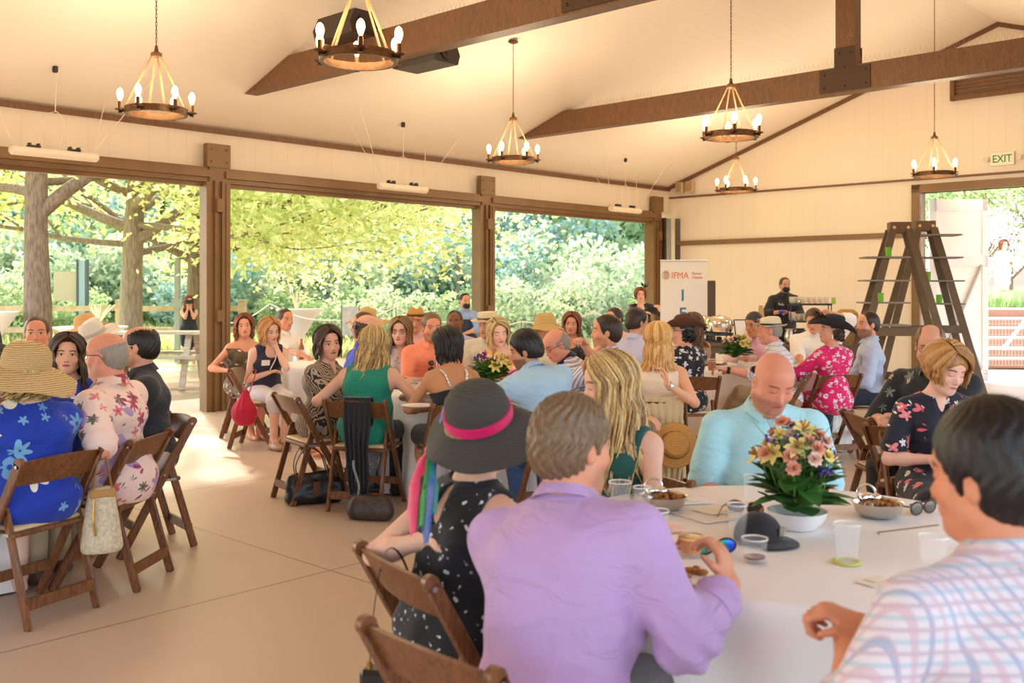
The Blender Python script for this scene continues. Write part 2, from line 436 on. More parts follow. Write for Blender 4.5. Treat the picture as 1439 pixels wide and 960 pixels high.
# infrared tube heaters slung under the eave
hm = mat('heater_white_enamel', '#e9dcc8', .45); hk = mat('black_clip', '#2c2622', .5); cord = mat('pale_cord', '#e6d8c4', .7)
for i, (t_, L, lb) in enumerate(((-2.33, .92, 'long pale tube fixture slung over the left open bay, nearest one'), (2.52, .9, 'long pale tube fixture slung over the middle open bay'), (7.78, .9, 'long pale tube fixture slung over the farthest left bay, beside the corner post'))):
    c = rm(t_, .8, 3.0); e = empty('tube_fixture', c, RA, lb, 'ceiling fixture', 'tube fixtures under the eave')
    MB().tube([(-L/2, 0, 0), (-L/2+.02, 0, 0), (L/2-.02, 0, 0), (L/2, 0, 0)], [.04, .062, .062, .04], 14, flat=.8).build('tube_body', hm, e, 40)
    for x in (-.22, .2): MB().box((x, 0, .058), (.13, .07, .02), bev=.006).box((x-.045, 0, .075), (.02, .06, .03)).box((x+.045, 0, .075), (.02, .06, .03)).build('clip', hk, e)
    mb = MB(); zc = ROOFZ(.8)-3.0
    for x, y in ((-L/2+.05, 0), (L/2-.05, 0)):
        sg = 1 if x > 0 else -1
        mb.tube([(x, 0, .05), (x+sg*.62, -.3, zc-.02+.1)], .004, 4); mb.tube([(x, 0, .05), (x+sg*.3, .3, zc-.1)], .004, 4)
    mb.tube([(-.05, 0, .07), (-.13, 0, .3), (-.08, 0, .42), (0, 0, .45), (.02, 0, zc-.05)], .005, 4); mb.tube([(.05, 0, .07), (.1, 0, .3), (.06, 0, .42), (0, 0, .46)], .005, 4)
    mb.build('hanging_cord', cord, e)
    MB().box((0, 0, zc-.03), (.05, .05, .07), bev=.01).build('ceiling_hook', hk, e)

# loudspeaker clamped on the near truss
def speaker(name, loc, rz, tilt, label):
    e = empty(name, loc, rz, label, 'loudspeaker'); R = Euler((tilt, 0, 0)).to_matrix()
    dk = mat('loudspeaker_black', '#3a2c22', .5)
    mb = MB(); mb.prism([(-.16, -.12), (.16, -.12), (.19, -.02), (.12, .13), (-.12, .13), (-.19, -.02)], -.32, .32, (0, 0, 0), (1, 0, 0), (0, 0, 1)); mb.build('cabinet', dk, e)
    mb = MB(); mb.tube([(0, -.34, .0), (0, -.30, .0)], .09, 20); mb.tube([(0, -.35, 0), (0, -.34, 0)], .04, 14); mb.build('end_bracket', dk, e, 40)
    return e
speaker('loudspeaker', rm(-.22, 3.05, 4.34), math.atan2(BD.y, BD.x)+PI/2, 0, 'rounded black loudspeaker clamped on the near side of the beam behind the big chandelier')
speaker('loudspeaker', rm(.3, 3.75, 4.02), math.atan2(BD.y, BD.x)+PI/2, 0, 'dark loudspeaker hanging behind the beam, to the right of the big chandelier')

def text(name, body, size, matl, parent, loc, rot=(PI/2, 0, 0), ext=.002, align='CENTER', sx=1, bold=0):
    cu = bpy.data.curves.new(name, 'FONT'); cu.body = body; cu.size = size; cu.extrude = ext; cu.align_x = align; cu.offset = bold
    cu.materials.append(matl); o0 = bpy.data.objects.new(name, cu); COL.objects.link(o0); bpy.context.view_layer.update(); me = bpy.data.meshes.new_from_object(o0.evaluated_get(bpy.context.evaluated_depsgraph_get())); bpy.data.objects.remove(o0); o = bpy.data.objects.new(name, me); COL.objects.link(o); o.parent = parent; o.location = loc; o.rotation_euler = rot; o.scale = (sx, 1, 1)
    return o
BA = math.atan2(BD.y, BD.x)       # direction of s: local x on the back wall, -y toward the hall
e = empty('exit_sign', rm(TF-.04, 6.42, 3.66), BA, 'white emergency sign with green EXIT letters and two small lamp heads', 'exit sign')
MB().box((0, 0, 0), (.36, .05, .22), bev=.008).build('housing', mat('sign_white', '#f2ecd8', .5), e)
grn = mat('sign_green', '#2f8a3c', .5)
text('lettering', 'EXIT', .17, grn, e, (0, -.027, -.058), sx=.85, bold=.002)
for x in (-.24, .25): MB().tube([(x*.8, 0, 0), (x, 0, 0)], .014, 6).tube([(x, .02, 0), (x, -.05, 0)], [.03, .045], 12).build('lamp_head', M('lamp_cream', '#d8cdb8', .4), e, 40)
for k, s_ in enumerate((.32, .56)):
    e = empty('wall_speaker', rm(TF-.06, s_, 3.62), BA, ['small cream wall box nearest the corner, above the thin wall rail', 'small cream wall box beside the corner one, above the thin wall rail'][k], 'wall box', 'cream boxes in the corner')
    MB().box((0, 0, 0), (.17, .1, .22), bev=.01).build('box_body', M('box_cream', '#cdb592', .5), e); MB().box((0, -.052, 0), (.13, .01, .18)).build('grille', M('box_grille', '#a98d68', .7, bump=.5, bscale=300), e)

# ---------------------------------------------------------------- banner
bx, bD = atpx(961.5, 16.6), 16.6
e = empty('retractable_banner', (bx, bD, 0), -.03, 'tall white roll-up banner with orange and blue letters in front of the corner', 'banner')
bw = .78
MB().box((0, 0, 1.06), (bw, .008, 1.96)).build('banner_sheet', mat('banner_vinyl', '#ece8e4', .5), e)
MB().box((0, 0, 2.045), (bw+.01, .03, .03), bev=.006).build('top_rail', M('silver_rail', '#c9c9c9', .3, .8), e)
MB().box((0, 0, .045), (bw+.04, .2, .09), bev=.02).build('base_cassette', M('silver_rail', '#c9c9c9', .3, .8), e)
orange = mat('print_orange', '#e0704a', .6); blue = mat('print_blue', '#3a7fa0', .6); greyp = mat('print_grey', '#8f9aa0', .6)
text('wordmark', 'IFMA', .155, orange, e, (-.21, -.006, 1.745), align='LEFT', sx=.86)
text('chapter_line', 'Denver', .062, orange, e, (.13, -.006, 1.81), align='LEFT', sx=.9)
text('chapter_line', 'Chapter', .062, orange, e, (.13, -.006, 1.745), align='LEFT', sx=.9)
mb = MB()
for k in range(5):
    w = math.sqrt(max(0, 1-((k-2)/2.6)**2))*.06; mb.box((-.285, -.006, 1.705+k*.03+.04), (w*2*.5, .004, .018)) ; 
mb.build('logo_half', orange, e)
mb = MB()
for k in range(5):
    w = math.sqrt(max(0, 1-((k-2)/2.6)**2))*.06; mb.box((-.285-.036, -.0065, 1.70+k*.03+.05), (w*.5, .004, .016))
mb.tube([(-.30+.058*math.cos(a), -.006, 1.80+.062*math.sin(a)) for a in [2*PI*i/24 for i in range(24)]], .004, 5, closed=True)
mb.build('logo_half', greyp, e)
for k, ch in enumerate('IFMA'): text('letter', ch, .27, blue, e, (-.02, -.006, 1.375-k*.3), bold=.004)

# ---------------------------------------------------------------- buffet along the back wall
tm = mat('buffet_table_dark', '#5d4e42', .6); steel = mat('brushed_steel', '#cfc6b8', .22, .9); blk = mat('black_enamel', '#26221f', .35)
steel_w = mat('polished_steel', '#e4dccf', .15, .95)
def buffet(px0, px1, D, label):
    x0, x1 = atpx(px0, D), atpx(px1, D); c = (x0+x1)/2; L = x1-x0
    e = empty('buffet_table', (c, D, 0), -.10, label, 'table', 'buffet tables')
    MB().box((0, 0, .74), (L, .75, .05), bev=.01).build('table_top', tm, e)
    MB().box((0, -.3, .66), (L-.1, .03, .1)).box((0, .3, .66), (L-.1, .03, .1)).build('apron', tm, e)
    for x in (-L/2+.08, L/2-.08):
        for y in (-.3, .3): MB().box((x, y, .36), (.05, .05, .72)).build('leg', tm, e)
    return e
buffet(958, 1060, 15.2, 'dark buffet table under the chafing dishes, left of the masked server')
buffet(1064, 1215, 14.8, 'dark buffet table with glasses and bottles in front of the masked server')
def chafer(x, y, label, group='round chafing dishes'):
    e = empty('chafing_dish', (x, y, .767), 0, label, 'chafing dish', group)
    MB().lathe([(.19, .16), (.21, .22), (.21, .27), (.19, .27), (.17, .22)], n=28).build('water_pan', steel_w, e, 40)
    MB().lathe([(.21, .275), (.205, .32), (.16, .37), (.08, .395), (.0, .4)], n=28).ball((0, 0, .41), .018, 8).build('lid', steel_w, e, 50)
    mb = MB()
    for k in range(4):
        a = PI/4+k*PI/2; d = Vector((math.cos(a), math.sin(a), 0)); mb.tube([d*.2+Vector((0, 0, .25)), d*.2+Vector((0, 0, 0))], .011, 6)
    mb.lathe([(.2, .10), (.215, .10), (.215, .14), (.2, .14), (.2, .10)], n=24); mb.lathe([(.2, .0), (.21, 0), (.21, .02), (.2, .02), (.2, 0)], n=24)
    mb.box((.24, 0, .26), (.06, .1, .02), bev=.005).box((-.24, 0, .26), (.06, .1, .02), bev=.005)
    mb.build('stand', blk, e, 40)
    MB().lathe([(.04, 0), (.045, .06), (.03, .08)], n=12, caps=True).build('fuel_burner', blk, e, 40)
    return e
chafer(atpx(1011, 15.1), 15.1, 'round steel chafing dish on a black stand, nearest the banner')
chafer(atpx(985, 15.4), 15.5, 'round steel chafing dish half hidden behind the woman in the brown cowboy hat')
e = empty('framed_card', (atpx(1046, 15.0), 15.0, .767), .1, 'black framed white menu card leaning on the buffet table', 'menu card')
MB().box((0, 0, .17), (.3, .012, .34), Euler((-.25, 0, .15)).to_matrix()).build('card', M('card_white', '#efe9e0', .6), e)
R_ = Euler((-.25, 0, .15)).to_matrix()
mb = MB()
for (a, b) in (((-.15, -.17), (.15, -.17)), ((.15, -.17), (.15, .17)), ((.15, .17), (-.15, .17)), ((-.15, .17), (-.15, -.17))): mb.bar(Vector((0, 0, .17))+R_@Vector((a[0], -.008, a[1])), Vector((0, 0, .17))+R_@Vector((b[0], -.008, b[1])), .012, .014)
mb.build('frame', blk, e)
def lathe_thing(name, prof, x, y, z, m, label, cat, group=None, n=20, caps=False, smooth=40, rz=0):
    o = MB().lathe(prof, n=n, caps=caps).build(name, m, None, smooth); o.location = (x, y, z); o.rotation_euler = (0, 0, rz); return tag(o, label, cat, group)
clear = glass('clear_glass', (1, 1, 1), .02, .08); amber = glass('amber_drink', '#d07a20', .05, .8)
# wooden utensil board and crock left of the server
tan = wood_mat('pale_wood', '#b98a50', '#d9b078', .5, 2, (1, 1, 8))
o = MB().prism([(-.1, 0), (.1, 0), (.12, .2), (.05, .34), (.03, .55), (-.03, .55), (-.05, .34), (-.12, .2)], -.012, .012).build('paddle_board', tan); o.location = (atpx(1077, 15.05), 15.3, .77); o.rotation_euler = (-.12, 0, 0)
tag(o, 'pale wooden paddle board standing upright left of the masked server', 'serving board')
lathe_thing('wooden_canister', [(.05, 0), (.09, .0), (.11, .12), (.09, .2), (.07, .25)], atpx(1062, 14.9), 14.9, .765, tan, 'honey wooden canister beside the black framed card', 'canister', n=18, caps=True)
# wire glass racks with wine glasses
def rack_shelf():
    e = empty('glass_rack', (atpx(1141, 15.1), 15.2, .767), -.1, 'black two-tier rack of upturned stemless glasses behind the black feathered hat', 'rack')
    for z in (.3, .56): MB().box((0, 0, z), (.62, .22, .014)).box((0, -.11, z+.01), (.62, .012, .03)).build('shelf', blk, e)
    for x in (-.3, .3):
        for y in (-.1, .1): MB().box((x, y, .29), (.014, .014, .58)).build('leg', blk, e)
rack_shelf()
gp = None; gl = glass('stemware_glass', '#f4e6d4', .03, .22)
for z in (.767+.575, .767+.315, .767+.02):
    for k in range(7):
        for r in range(2):
            x = atpx(1141, 15.1)-.26+k*.085; y = 15.15+r*.09-(.1*(k-3)*.08)
            if gp is None: o = gp = MB().lathe([(.025, 0), (.034, .03), (.038, .07), (.036, .11), (.034, .11), (.035, .07), (.03, .03), (.0, .012)], n=12).build('tumbler', gl, None, 40)
            else: o = gp.copy(); COL.objects.link(o)
            o.location = (x, y, z); tag(o, 'clear stemless glass in the rows of glasses on the two-tier black rack', 'glass', 'glasses in the black rack')
tag(MB().lathe([(.03, 0), (.034, .02), (.034, .09), (.03, .1)], n=14, caps=True).build('green_jar', mat('lime_label', '#a9bf52', .4), None, 40), 'short pale-green jar standing on top of the glass rack behind the raised hand', 'jar').location = (atpx(1172, 15.0), 15.0, 1.342-.0)
# woven beehive basket
e = MB().lathe([(.15, 0), (.16, .06), (.19, .2), (.2, .34), (.17, .45), (.10, .50), (0, .505)], n=8).build('woven_basket', wood_mat('wicker', '#8a5f2c', '#c79a58', .6, 6, (1, 1, 20), .6)); e.location = (atpx(1200, 14.6), 14.9, .765)
tag(e, 'tall honey-brown wicker cone basket on the buffet behind the bearded man', 'basket')
for k, (px, h, lb) in enumerate(((1112, .22, 'steel pitcher on the buffet just behind the cream cap'), (1136, .2, 'steel bowl on the buffet left of the black feathered hat'))):
    lathe_thing(['steel_pitcher', 'steel_bowl'][k], [(.05, 0), (.07, .02), (.085, h*.5), (.06, h*.9), (.07, h)], atpx(px, 14.5), 14.55, .767, steel, lb, ['pitcher', 'bowl'][k])
coffee = empty('coffee_urn', (atpx(1128, 14.4), 14.5, .767), 0, 'squat black coffee pot on the buffet beside the glass rack', 'coffee pot')
MB().lathe([(.07, 0), (.1, .03), (.1, .14), (.06, .2), (.065, .23)], n=18, caps=True).build('pot_body', blk, coffee, 40); MB().tube([(.09, 0, .17), (.16, 0, .16), (.17, 0, .07), (.1, 0, .04)], .01, 6).build('handle', blk, coffee)
# dark speaker stand right of banner
o = MB().box((0, 0, .86), (.17, .16, 1.72), bev=.01).box((0, 0, .02), (.34, .34, .04), bev=.01).build('column_speaker', mat('dark_column', '#4a3a30', .5)); o.location = (atpx(1003, 17.3), 17.6, 0)
tag(o, 'narrow dark column standing just right of the white banner', 'column speaker')

# ---------------------------------------------------------------- A-frame ladder shelves
lad = mat('ladder_wood_brown', '#6b5236', .55, var=.2, vscale=6)
def ladder(x, D, rz, label, x0, x1, zs, H=2.42):
    e = empty('ladder_shelf', (x, D, 0), rz, label, 'ladder shelf')
    sp = lambda z: (H-z)*.262+.09
    for y in (-.3, .3):
        yy = lambda z: y*(.35+.65*(1-z/H))
        for sg in (-1, 1): MB().bar((sg*sp(0), yy(0), 0), (sg*sp(H-.06), yy(H), H-.06), .03, .095, up=(1, 0, 0)).build('leg', lad, e)
    cap = MB().box((0, 0, H-.03), (.27, .2, .15), bev=.006).build('cap', lad, e)
    for x_ in (-.09, .09): MB().tube([(x_, -.1, H-.03), (x_, -.115, H-.03)], .022, 10).build('bolt', M('brass_bolt', '#d9a877', .3, .7), cap)
    for z in zs: MB().box(((x0(z)+x1(z))/2, 0, z), (x1(z)-x0(z), .4, .022)).build('plank', M('plank_grey', '#8a8076', .6), e)
    MB().bar((-sp(1.0)-.03, -.22, 1.0), (sp(1.0)+.03, -.22, 1.0), .05, .11).build('crossbar', lad, e)
    return e
LX, LDp = atpx(1264, 13.4), 13.4
zs = [zpx(y, LDp) for y in (362, 394.5, 425.5, 457)]
ladder(LX, LDp, -.12, 'brown wooden A-frame ladder holding grey shelf planks, nearer of the pair', lambda z: -.48-(2-z)*.06, lambda z: .1, zs)
L2 = atpx(1299, 14.3), 14.3
zs2 = [zpx(y, 14.3) for y in (331, 362.5, 395, 427, 460)]
ladder(L2[0], 14.3, -.1, 'second brown A-frame ladder with grey planks in front of the open doorway', lambda z: -.1, lambda z: .48+(2-z)*.05, zs2, H=2.5)
gc = emis('green_votive_glass', '#5f9e1e', .15)
for k, (px, py, D) in enumerate(((1243, 362, 13.4), (1298, 395, 14.2), (1232, 425.5, 13.4), (1314, 427, 14.2), (1307, 460, 14.2))):
    o = MB().lathe([(.03, .0), (.04, .0), (.042, .12), (.036, .12), (.034, .01)], n=12).box((.0, -.041, .06), (.012, .004, .12)).build('green_votive', gc, None, 30)
    o.location = (atpx(px, D), D-.15, zpx(py, D)+.012)
    tag(o, ['green bamboo-look votive on the top plank of the nearer ladder', 'green votive on the farther ladder, second plank', 'green votive on the third plank of the nearer ladder, far left', 'green votive on the farther ladder, third plank', 'green votive on the lowest visible plank above the bald man'][k], 'candle holder', 'green votives')
# ================================================================ outdoors
def leaf_mat(name, c1, c2, trans=.55):
    m = bpy.data.materials.new(name); t = NT(m); a = t.attr('lv'); a2 = a.outputs['Fac']
    c = t.mix(a2, srgb(c1), srgb(c2)); t.base(c); t.b.inputs['Roughness'].default_value = .55
    tr = t.n.new('ShaderNodeBsdfTranslucent'); t.l.new(c, tr.inputs[0]); mx = t.n.new('ShaderNodeMixShader'); mx.inputs[0].default_value = trans
    t.l.new(t.b.outputs[0], mx.inputs[1]); t.l.new(tr.outputs[0], mx.inputs[2]); t.l.new(mx.outputs[0], t.out.inputs[0]); return m
def leaves_mesh(name, P, size, matl, seed=0, flat=.6, aspect=.5, updir=None):
    """P: n x 3 centres; one folded leaf (2 quads) at each"""
    r = np.random.default_rng(seed); n = len(P); P = np.asarray(P, np.float32)
    d = r.normal(size=(n, 3)); d[:, 2] *= flat
    if updir is not None: d = d*.35+np.array(updir)
    d /= np.linalg.norm(d, axis=1)[:, None]
    q = r.normal(size=(n, 3)); q[:, 2] *= flat; w = np.cross(d, q); w /= np.linalg.norm(w, axis=1)[:, None]+1e-6
    sz = size*(.6+.8*r.random(n))[:, None]; nn = np.cross(d, w)
    a = P-d*sz*.5; b = P+d*sz*.5; c1 = P+w*sz*aspect*.5+nn*sz*.1; c2 = P-w*sz*aspect*.5+nn*sz*.1
    V = np.stack([a, c1, b, c2], 1).reshape(-1, 3)
    Q = np.arange(n*4).reshape(n, 4)
    me = fastmesh(name, V, Q, matl, False)
    at = me.attributes.new('lv', 'FLOAT', 'POINT'); at.data.foreach_set('value', np.repeat(r.random(n), 4).astype(np.float32))
    return me
bark = mat('grey_brown_bark', '#8f7864', .9, var=.5, vscale=9, bump=1, bscale=14, aniso=(4, 4, .6))
bark2 = mat('pale_bark', '#a08d78', .9, var=.45, vscale=8, bump=1, bscale=14, aniso=(4, 4, .6))
def limb(mb, p, d, r, L, rng, depth, tips, segs=6, curve=.25, up=.05):
    pts = [p.copy()]; rs = [r]; q = p.copy(); dd = d.normalized()
    for i in range(segs):
        dd = (dd+Vector((rng.uniform(-1, 1), rng.uniform(-1, 1), rng.uniform(-1, 1)+up*3))*curve*.5).normalized()
        q = q+dd*(L/segs); pts.append(q.copy()); rs.append(r*(1-.75*(i+1)/segs))
        if depth > 0 and i >= 1:
            for _ in range(1 if depth > 1 else 2):
                nd = (dd+Vector((rng.uniform(-1, 1), rng.uniform(-1, 1), rng.uniform(-.6, .8)))*.9).normalized()
                limb(mb, q, nd, rs[-1]*.62, L*.5, rng, depth-1, tips, 4, curve, up)
        if depth <= 1: tips.append(q.copy())
    mb.tube(pts, rs, 8 if r > .05 else 5)
def tree(px, D, w, label, limbs, seed, leafn, leafs, lm, z0=-.1, H=9, barkm=None, crown_pts=None, dxy=(0, 0)):
    e = empty('shade_tree', (atpx(px, D), D, z0), 0, label, 'tree', 'shade trees outside the left bays')
    rng = random.Random(seed); mb = MB(); tips = []
    pts = []; rs = []
    n = 12
    for i in range(n+1):
        z = H*i/n; pts.append(Vector((math.sin(z*.6+seed)*.08*(z/3), math.cos(z*.5+seed)*.08, z)))
        rs.append(w/2*(1.25 if i == 0 else 1.0-.055*i)*(1+.05*math.sin(i*2.3+seed)))
    mb.tube(pts, rs, 20)
    for (z, dx, dy, dz, L, r) in limbs:
        i = int(z/H*n); limb(mb, pts[i]+Vector((0, 0, z-pts[i].z)), Vector((dx, dy, dz)), r, L, rng, 2, tips)
    mb.build('trunk', barkm or bark, e, 60)
    r = np.random.default_rng(seed); T = np.array([list(t) for t in tips])
    P = T[r.integers(0, len(T), leafn)]+r.normal(size=(leafn, 3))*np.array([.5, .5, .34])-np.array([0, 0, .12])
    link('foliage', leaves_mesh('foliage', P, leafs, lm, seed), e)
    return e
leafA = leaf_mat('sunlit_maple_leaf', '#bccc74', '#f6f2b4', .65)  # leafA to leafD: greens paled, overexposed outdoor glare put into the leaf colours
leafB = leaf_mat('soft_green_leaf', '#93b077', '#c9d8a4', .45)
leafC = leaf_mat('blue_green_juniper', '#86aa9c', '#bbd4c6', .4)
leafD = leaf_mat('silvery_sage', '#a2b68e', '#d2dab8', .4)
leafE = leaf_mat('pink_white_blossom', '#f3e4e0', '#ffffff', .5)
tree(58, 17.5, .5, 'nearest shade tree with a thick reddish-grey trunk in the left bay', [(3.0, .9, .2, .8, 4.2, .14), (3.4, -.9, .4, .25, 4, .1), (4.2, .6, -.6, .2, 4.5, .1), (4.4, -.4, -.8, .3, 4, .1), (5, .8, .7, .3, 4, .09), (3.6, .5, .9, .05, 4, .08), (5.5, -.8, .1, .4, 4, .08)], 3, 20000, .15, leafA, -.15, 8.5)
tree(184, 20.5, .5, 'second shade tree with a straight ribbed trunk, behind the tan sun hat', [(2.6, .9, -.2, .5, 4.5, .13), (2.9, -.9, .1, .4, 4.5, .12), (3.4, .6, -.8, .2, 5, .12), (3.6, -.7, -.7, .2, 4.5, .1), (4, .9, .4, .2, 5, .1), (3.2, .1, .9, .3, 4.5, .1), (4.8, .3, -.9, .3, 4, .1), (2.4, .4, .9, .2, 4, .08), (3.0, 1, -.5, .0, 4.5, .08), (2.6, -1, -.5, .1, 4, .07)], 5, 32000, .15, leafA, -.1, 8.5, bark2)
tree(275, 22.5, .42, 'third shade tree, its trunk partly hidden by the nearest brown post', [(2.2, -.9, -.1, .35, 4, .1), (2.5, .95, -.2, .3, 5.5, .13), (3.2, .9, -.5, .35, 6, .12), (2.9, 1, .2, .12, 5.5, .1), (3.8, .5, .8, .3, 5, .1), (3.8, -.6, .8, .2, 5, .1), (4.4, .9, -.2, .25, 5.5, .1), (2.7, 1, -.5, .08, 5, .09), (3.4, 1, -.6, .0, 5, .09), (2.4, 1, .6, .1, 5, .08)], 11, 15000, .15, leafA, 0, 8.5)
# terrain: patio level, then a slope that climbs away behind the fence
def gz(x, y):
    # distance beyond the left wall
    d = -(Vector((x, y, 0))-W0).dot(BD); tt = (Vector((x, y, 0))-W0).dot(LD)
    z = -.12+.0*d
    e_ = max(d-9, 0)
    return z+min(e_*.04, .5)+max(0, (y-34))*.20*min(1, max(0, (y-34)/12))+.12*math.sin(x*.7)*math.cos(y*.5)*min(1, e_/6)
N = 90; V = []; Q = []
xs = np.linspace(-45, 45, N); ys = np.concatenate([np.linspace(-14, 30, 45), np.linspace(31, 85, 45)])
for j, y in enumerate(ys):
    for i, x in enumerate(xs): V.append((x, y, gz(x, y)-.02))
for j in range(N-1):
    for i in range(N-1): Q.append((j*N+i, j*N+i+1, (j+1)*N+i+1, (j+1)*N+i))
def ground_mat():
    m = bpy.data.materials.new('mulch_and_grass'); t = NT(m); g = t.coord(); x, y, z = t.sep(g)
    d = t.math('MULTIPLY', t.math('ADD', t.math('MULTIPLY', t.math('ADD', x, 3.85), -BD.x), t.math('MULTIPLY', t.math('SUBTRACT', y, 12.84), -BD.y)), 1.0)
    d = t.math('ADD', d, t.math('MULTIPLY', t.noise(.6, 3), 2.0))
    mul = t.mix(t.voro(14), srgb('#6f5744'), srgb('#c4a98a')); gr = t.mix(t.noise(3, 6), srgb('#8fae5c'), srgb('#c9d59a'))
    con = t.mix(t.noise(2, 3), srgb('#d6cabb'), srgb('#e4dacd'))
    c = t.mix(t.step(d, 8.2, 9.2), mul, gr); c = t.mix(t.step(d, 14.0, 14.4), c, con); c = t.mix(t.step(d, 15.6, 16.0), c, gr)
    c = t.mix(t.step(t.math('ABSOLUTE', d), 3.0, 2.8), c, con)
    t.base(c); t.b.inputs['Roughness'].default_value = .9; t.bump(t.voro(18), .5, .03); return m
o = link('ground', fastmesh('ground', V, Q, ground_mat())); tag(o, kind='structure')
tag(MB().add([rm(a, b, z) for a in (TN-1, TF+1.5) for b in (-1.6, -.15) for z in (-.25, -.02)], [(0, 1, 3, 2), (4, 6, 7, 5), (0, 4, 5, 1), (2, 3, 7, 6), (0, 2, 6, 4), (1, 5, 7, 3)]).build('patio_slab', M('patio_concrete', '#cfc0b0', .8, var=.1)), kind='structure')
o = tag(MB().add([rm(a, b, z) for a in (TF+.16, TF+7) for b in (2.6, 13) for z in (-.25, -.02)], [(0, 1, 3, 2), (4, 6, 7, 5), (0, 4, 5, 1), (2, 3, 7, 6), (0, 2, 6, 4), (1, 5, 7, 3)]).build('terrace_slab', M('patio_concrete')), kind='structure')

# shrubs on the slope: a few kinds, each shrub its own thing
def shrub_mesh(seed, n, lm, size, shape):
    r = np.random.default_rng(seed); k = 14
    c = r.normal(size=(k, 3))*np.array([.33, .33, .28]); c[:, 2] = np.abs(c[:, 2])*1.1+.25
    rad = .22+.2*r.random(k); i = r.integers(0, k, n); d = r.normal(size=(n, 3)); d /= np.linalg.norm(d, axis=1)[:, None]
    P = c[i]+d*rad[i][:, None]*(.6+.4*r.random(n))[:, None]
    if shape == 'cone': 
        z = r.random(n)**1.3; a = r.random(n)*2*PI; rr = (1-z)**.8*.5*(.7+.3*np.sin(a*5+z*9)); P = np.stack([np.cos(a)*rr, np.sin(a)*rr, z*1.3], 1)
    P[:, 2] = np.maximum(P[:, 2], .02)
    return leaves_mesh('foliage', P, size, lm, seed, 1.0, .6)
protoS = [shrub_mesh(21, 5500, leafB, .085, ''), shrub_mesh(22, 5500, leafD, .08, ''), shrub_mesh(23, 5000, leafC, .07, ''), shrub_mesh(24, 6000, leafC, .07, 'cone'), shrub_mesh(25, 5500, leafA, .09, '')]
KN = [('leafy_shrub', 'pale green leafy shrub on the wild slope beyond the fence', 'leafy shrubs on the slope'), ('sage_shrub', 'silvery sage shrub on the wild slope beyond the fence', 'sage shrubs on the slope'),
      ('juniper_shrub', 'blue-green rounded juniper on the wild slope beyond the fence', 'junipers on the slope'), ('blue_spruce', 'cone-shaped blue spruce standing just left of the second brown post', 'x'), ('hedge_tree', 'tall yellow-green leafy tree at the top of the slope', 'yellow-green trees at the top of the slope')]
stem = MB().tube([(0, 0, -.1), (.02, 0, .4), (0, .03, .8)], [.03, .022, .01], 6).tube([(0, 0, .1), (.2, .05, .5), (.3, .1, .8)], [.02, .015, .008], 5).tube([(0, 0, .1), (-.2, -.08, .5), (-.28, -.05, .75)], [.02, .015, .008], 5).mesh('stem', bark)
def shrub(kind, x, y, sc, sz=None, label=None):
    e = empty(KN[kind][0], (x, y, gz(x, y)-.05), rnd.uniform(0, 6.28), label or KN[kind][1], 'tree' if kind > 2 else 'shrub', None if kind == 3 or label else KN[kind][2])
    e.scale = (sc, sc, sz or sc); link('foliage', protoS[kind], e); link('stem', stem, e); return e
shrub(3, atpx(634, 30), 30, 2.2, 2.3)
shrub(3, atpx(706, 31), 31.5, 2.3, 2.3, 'wide blue spruce showing just right of the second brown post')
for row, (D, n, kinds, s0, s1) in enumerate(((27, 9, (0, 1, 2), 1.5, 2.1), (31, 12, (0, 1, 1, 2), 2.2, 3.0), (36, 13, (0, 1, 2, 0), 3.0, 4.2), (43, 14, (0, 4, 0, 2), 4.5, 6.0), (52, 14, (4, 0, 4), 7, 9), (66, 13, (4, 0), 10, 13))):
    for k in range(n):
        px = -130+(1130)*(k+.5)/n+rnd.uniform(-25, 25); Dk = D+rnd.uniform(-1.5, 1.5)
        if row == 0 and 120 < px < 330: continue
        s_ = rnd.uniform(s0, s1); shrub(rnd.choice(kinds), atpx(px, Dk), Dk, s_, s_*rnd.uniform(.85, 1.1))
# grasses along the slope foot: uncountable
r = np.random.default_rng(5); n = 16000; px = r.uniform(-60, 930, n); Dg = r.uniform(23.5, 29, n); X = (px-720)*Dg/F
P = np.stack([X, Dg, np.array([gz(a, b) for a, b in zip(X, Dg)])+.22], 1)
tag(link('tall_grass', leaves_mesh('tall_grass', P, .55, leaf_mat('dry_seed_grass', '#b9c27a', '#f0e7b8', .5), 8, .3, .08, (0, 0, 1))), 'tall pale seed grass along the foot of the slope', 'grass', None, 'stuff')

# split-rail fence
fw = mat('weathered_rail_wood', '#c2a585', .8, var=.25, vscale=5)
fp = empty('rail_fence', (atpx(0, 24), 24, 0), 0, 'weathered split-rail timber fence behind the shade trees', 'fence')
mb = None; ends = [atpx(q, 24)-atpx(0, 24) for q in (-40, 60, 170, 300, 342)]
for i in range(len(ends)-1):
    for z in (.58, 1.1): MB().bar((ends[i], 0, z+.0), (ends[i+1], 0, z+.02), .06, .13).build('rail', fw, fp)
for x in ends: MB().box((x, -.05, .6), (.17, .17, 1.45), bev=.02).build('post', fw, fp)
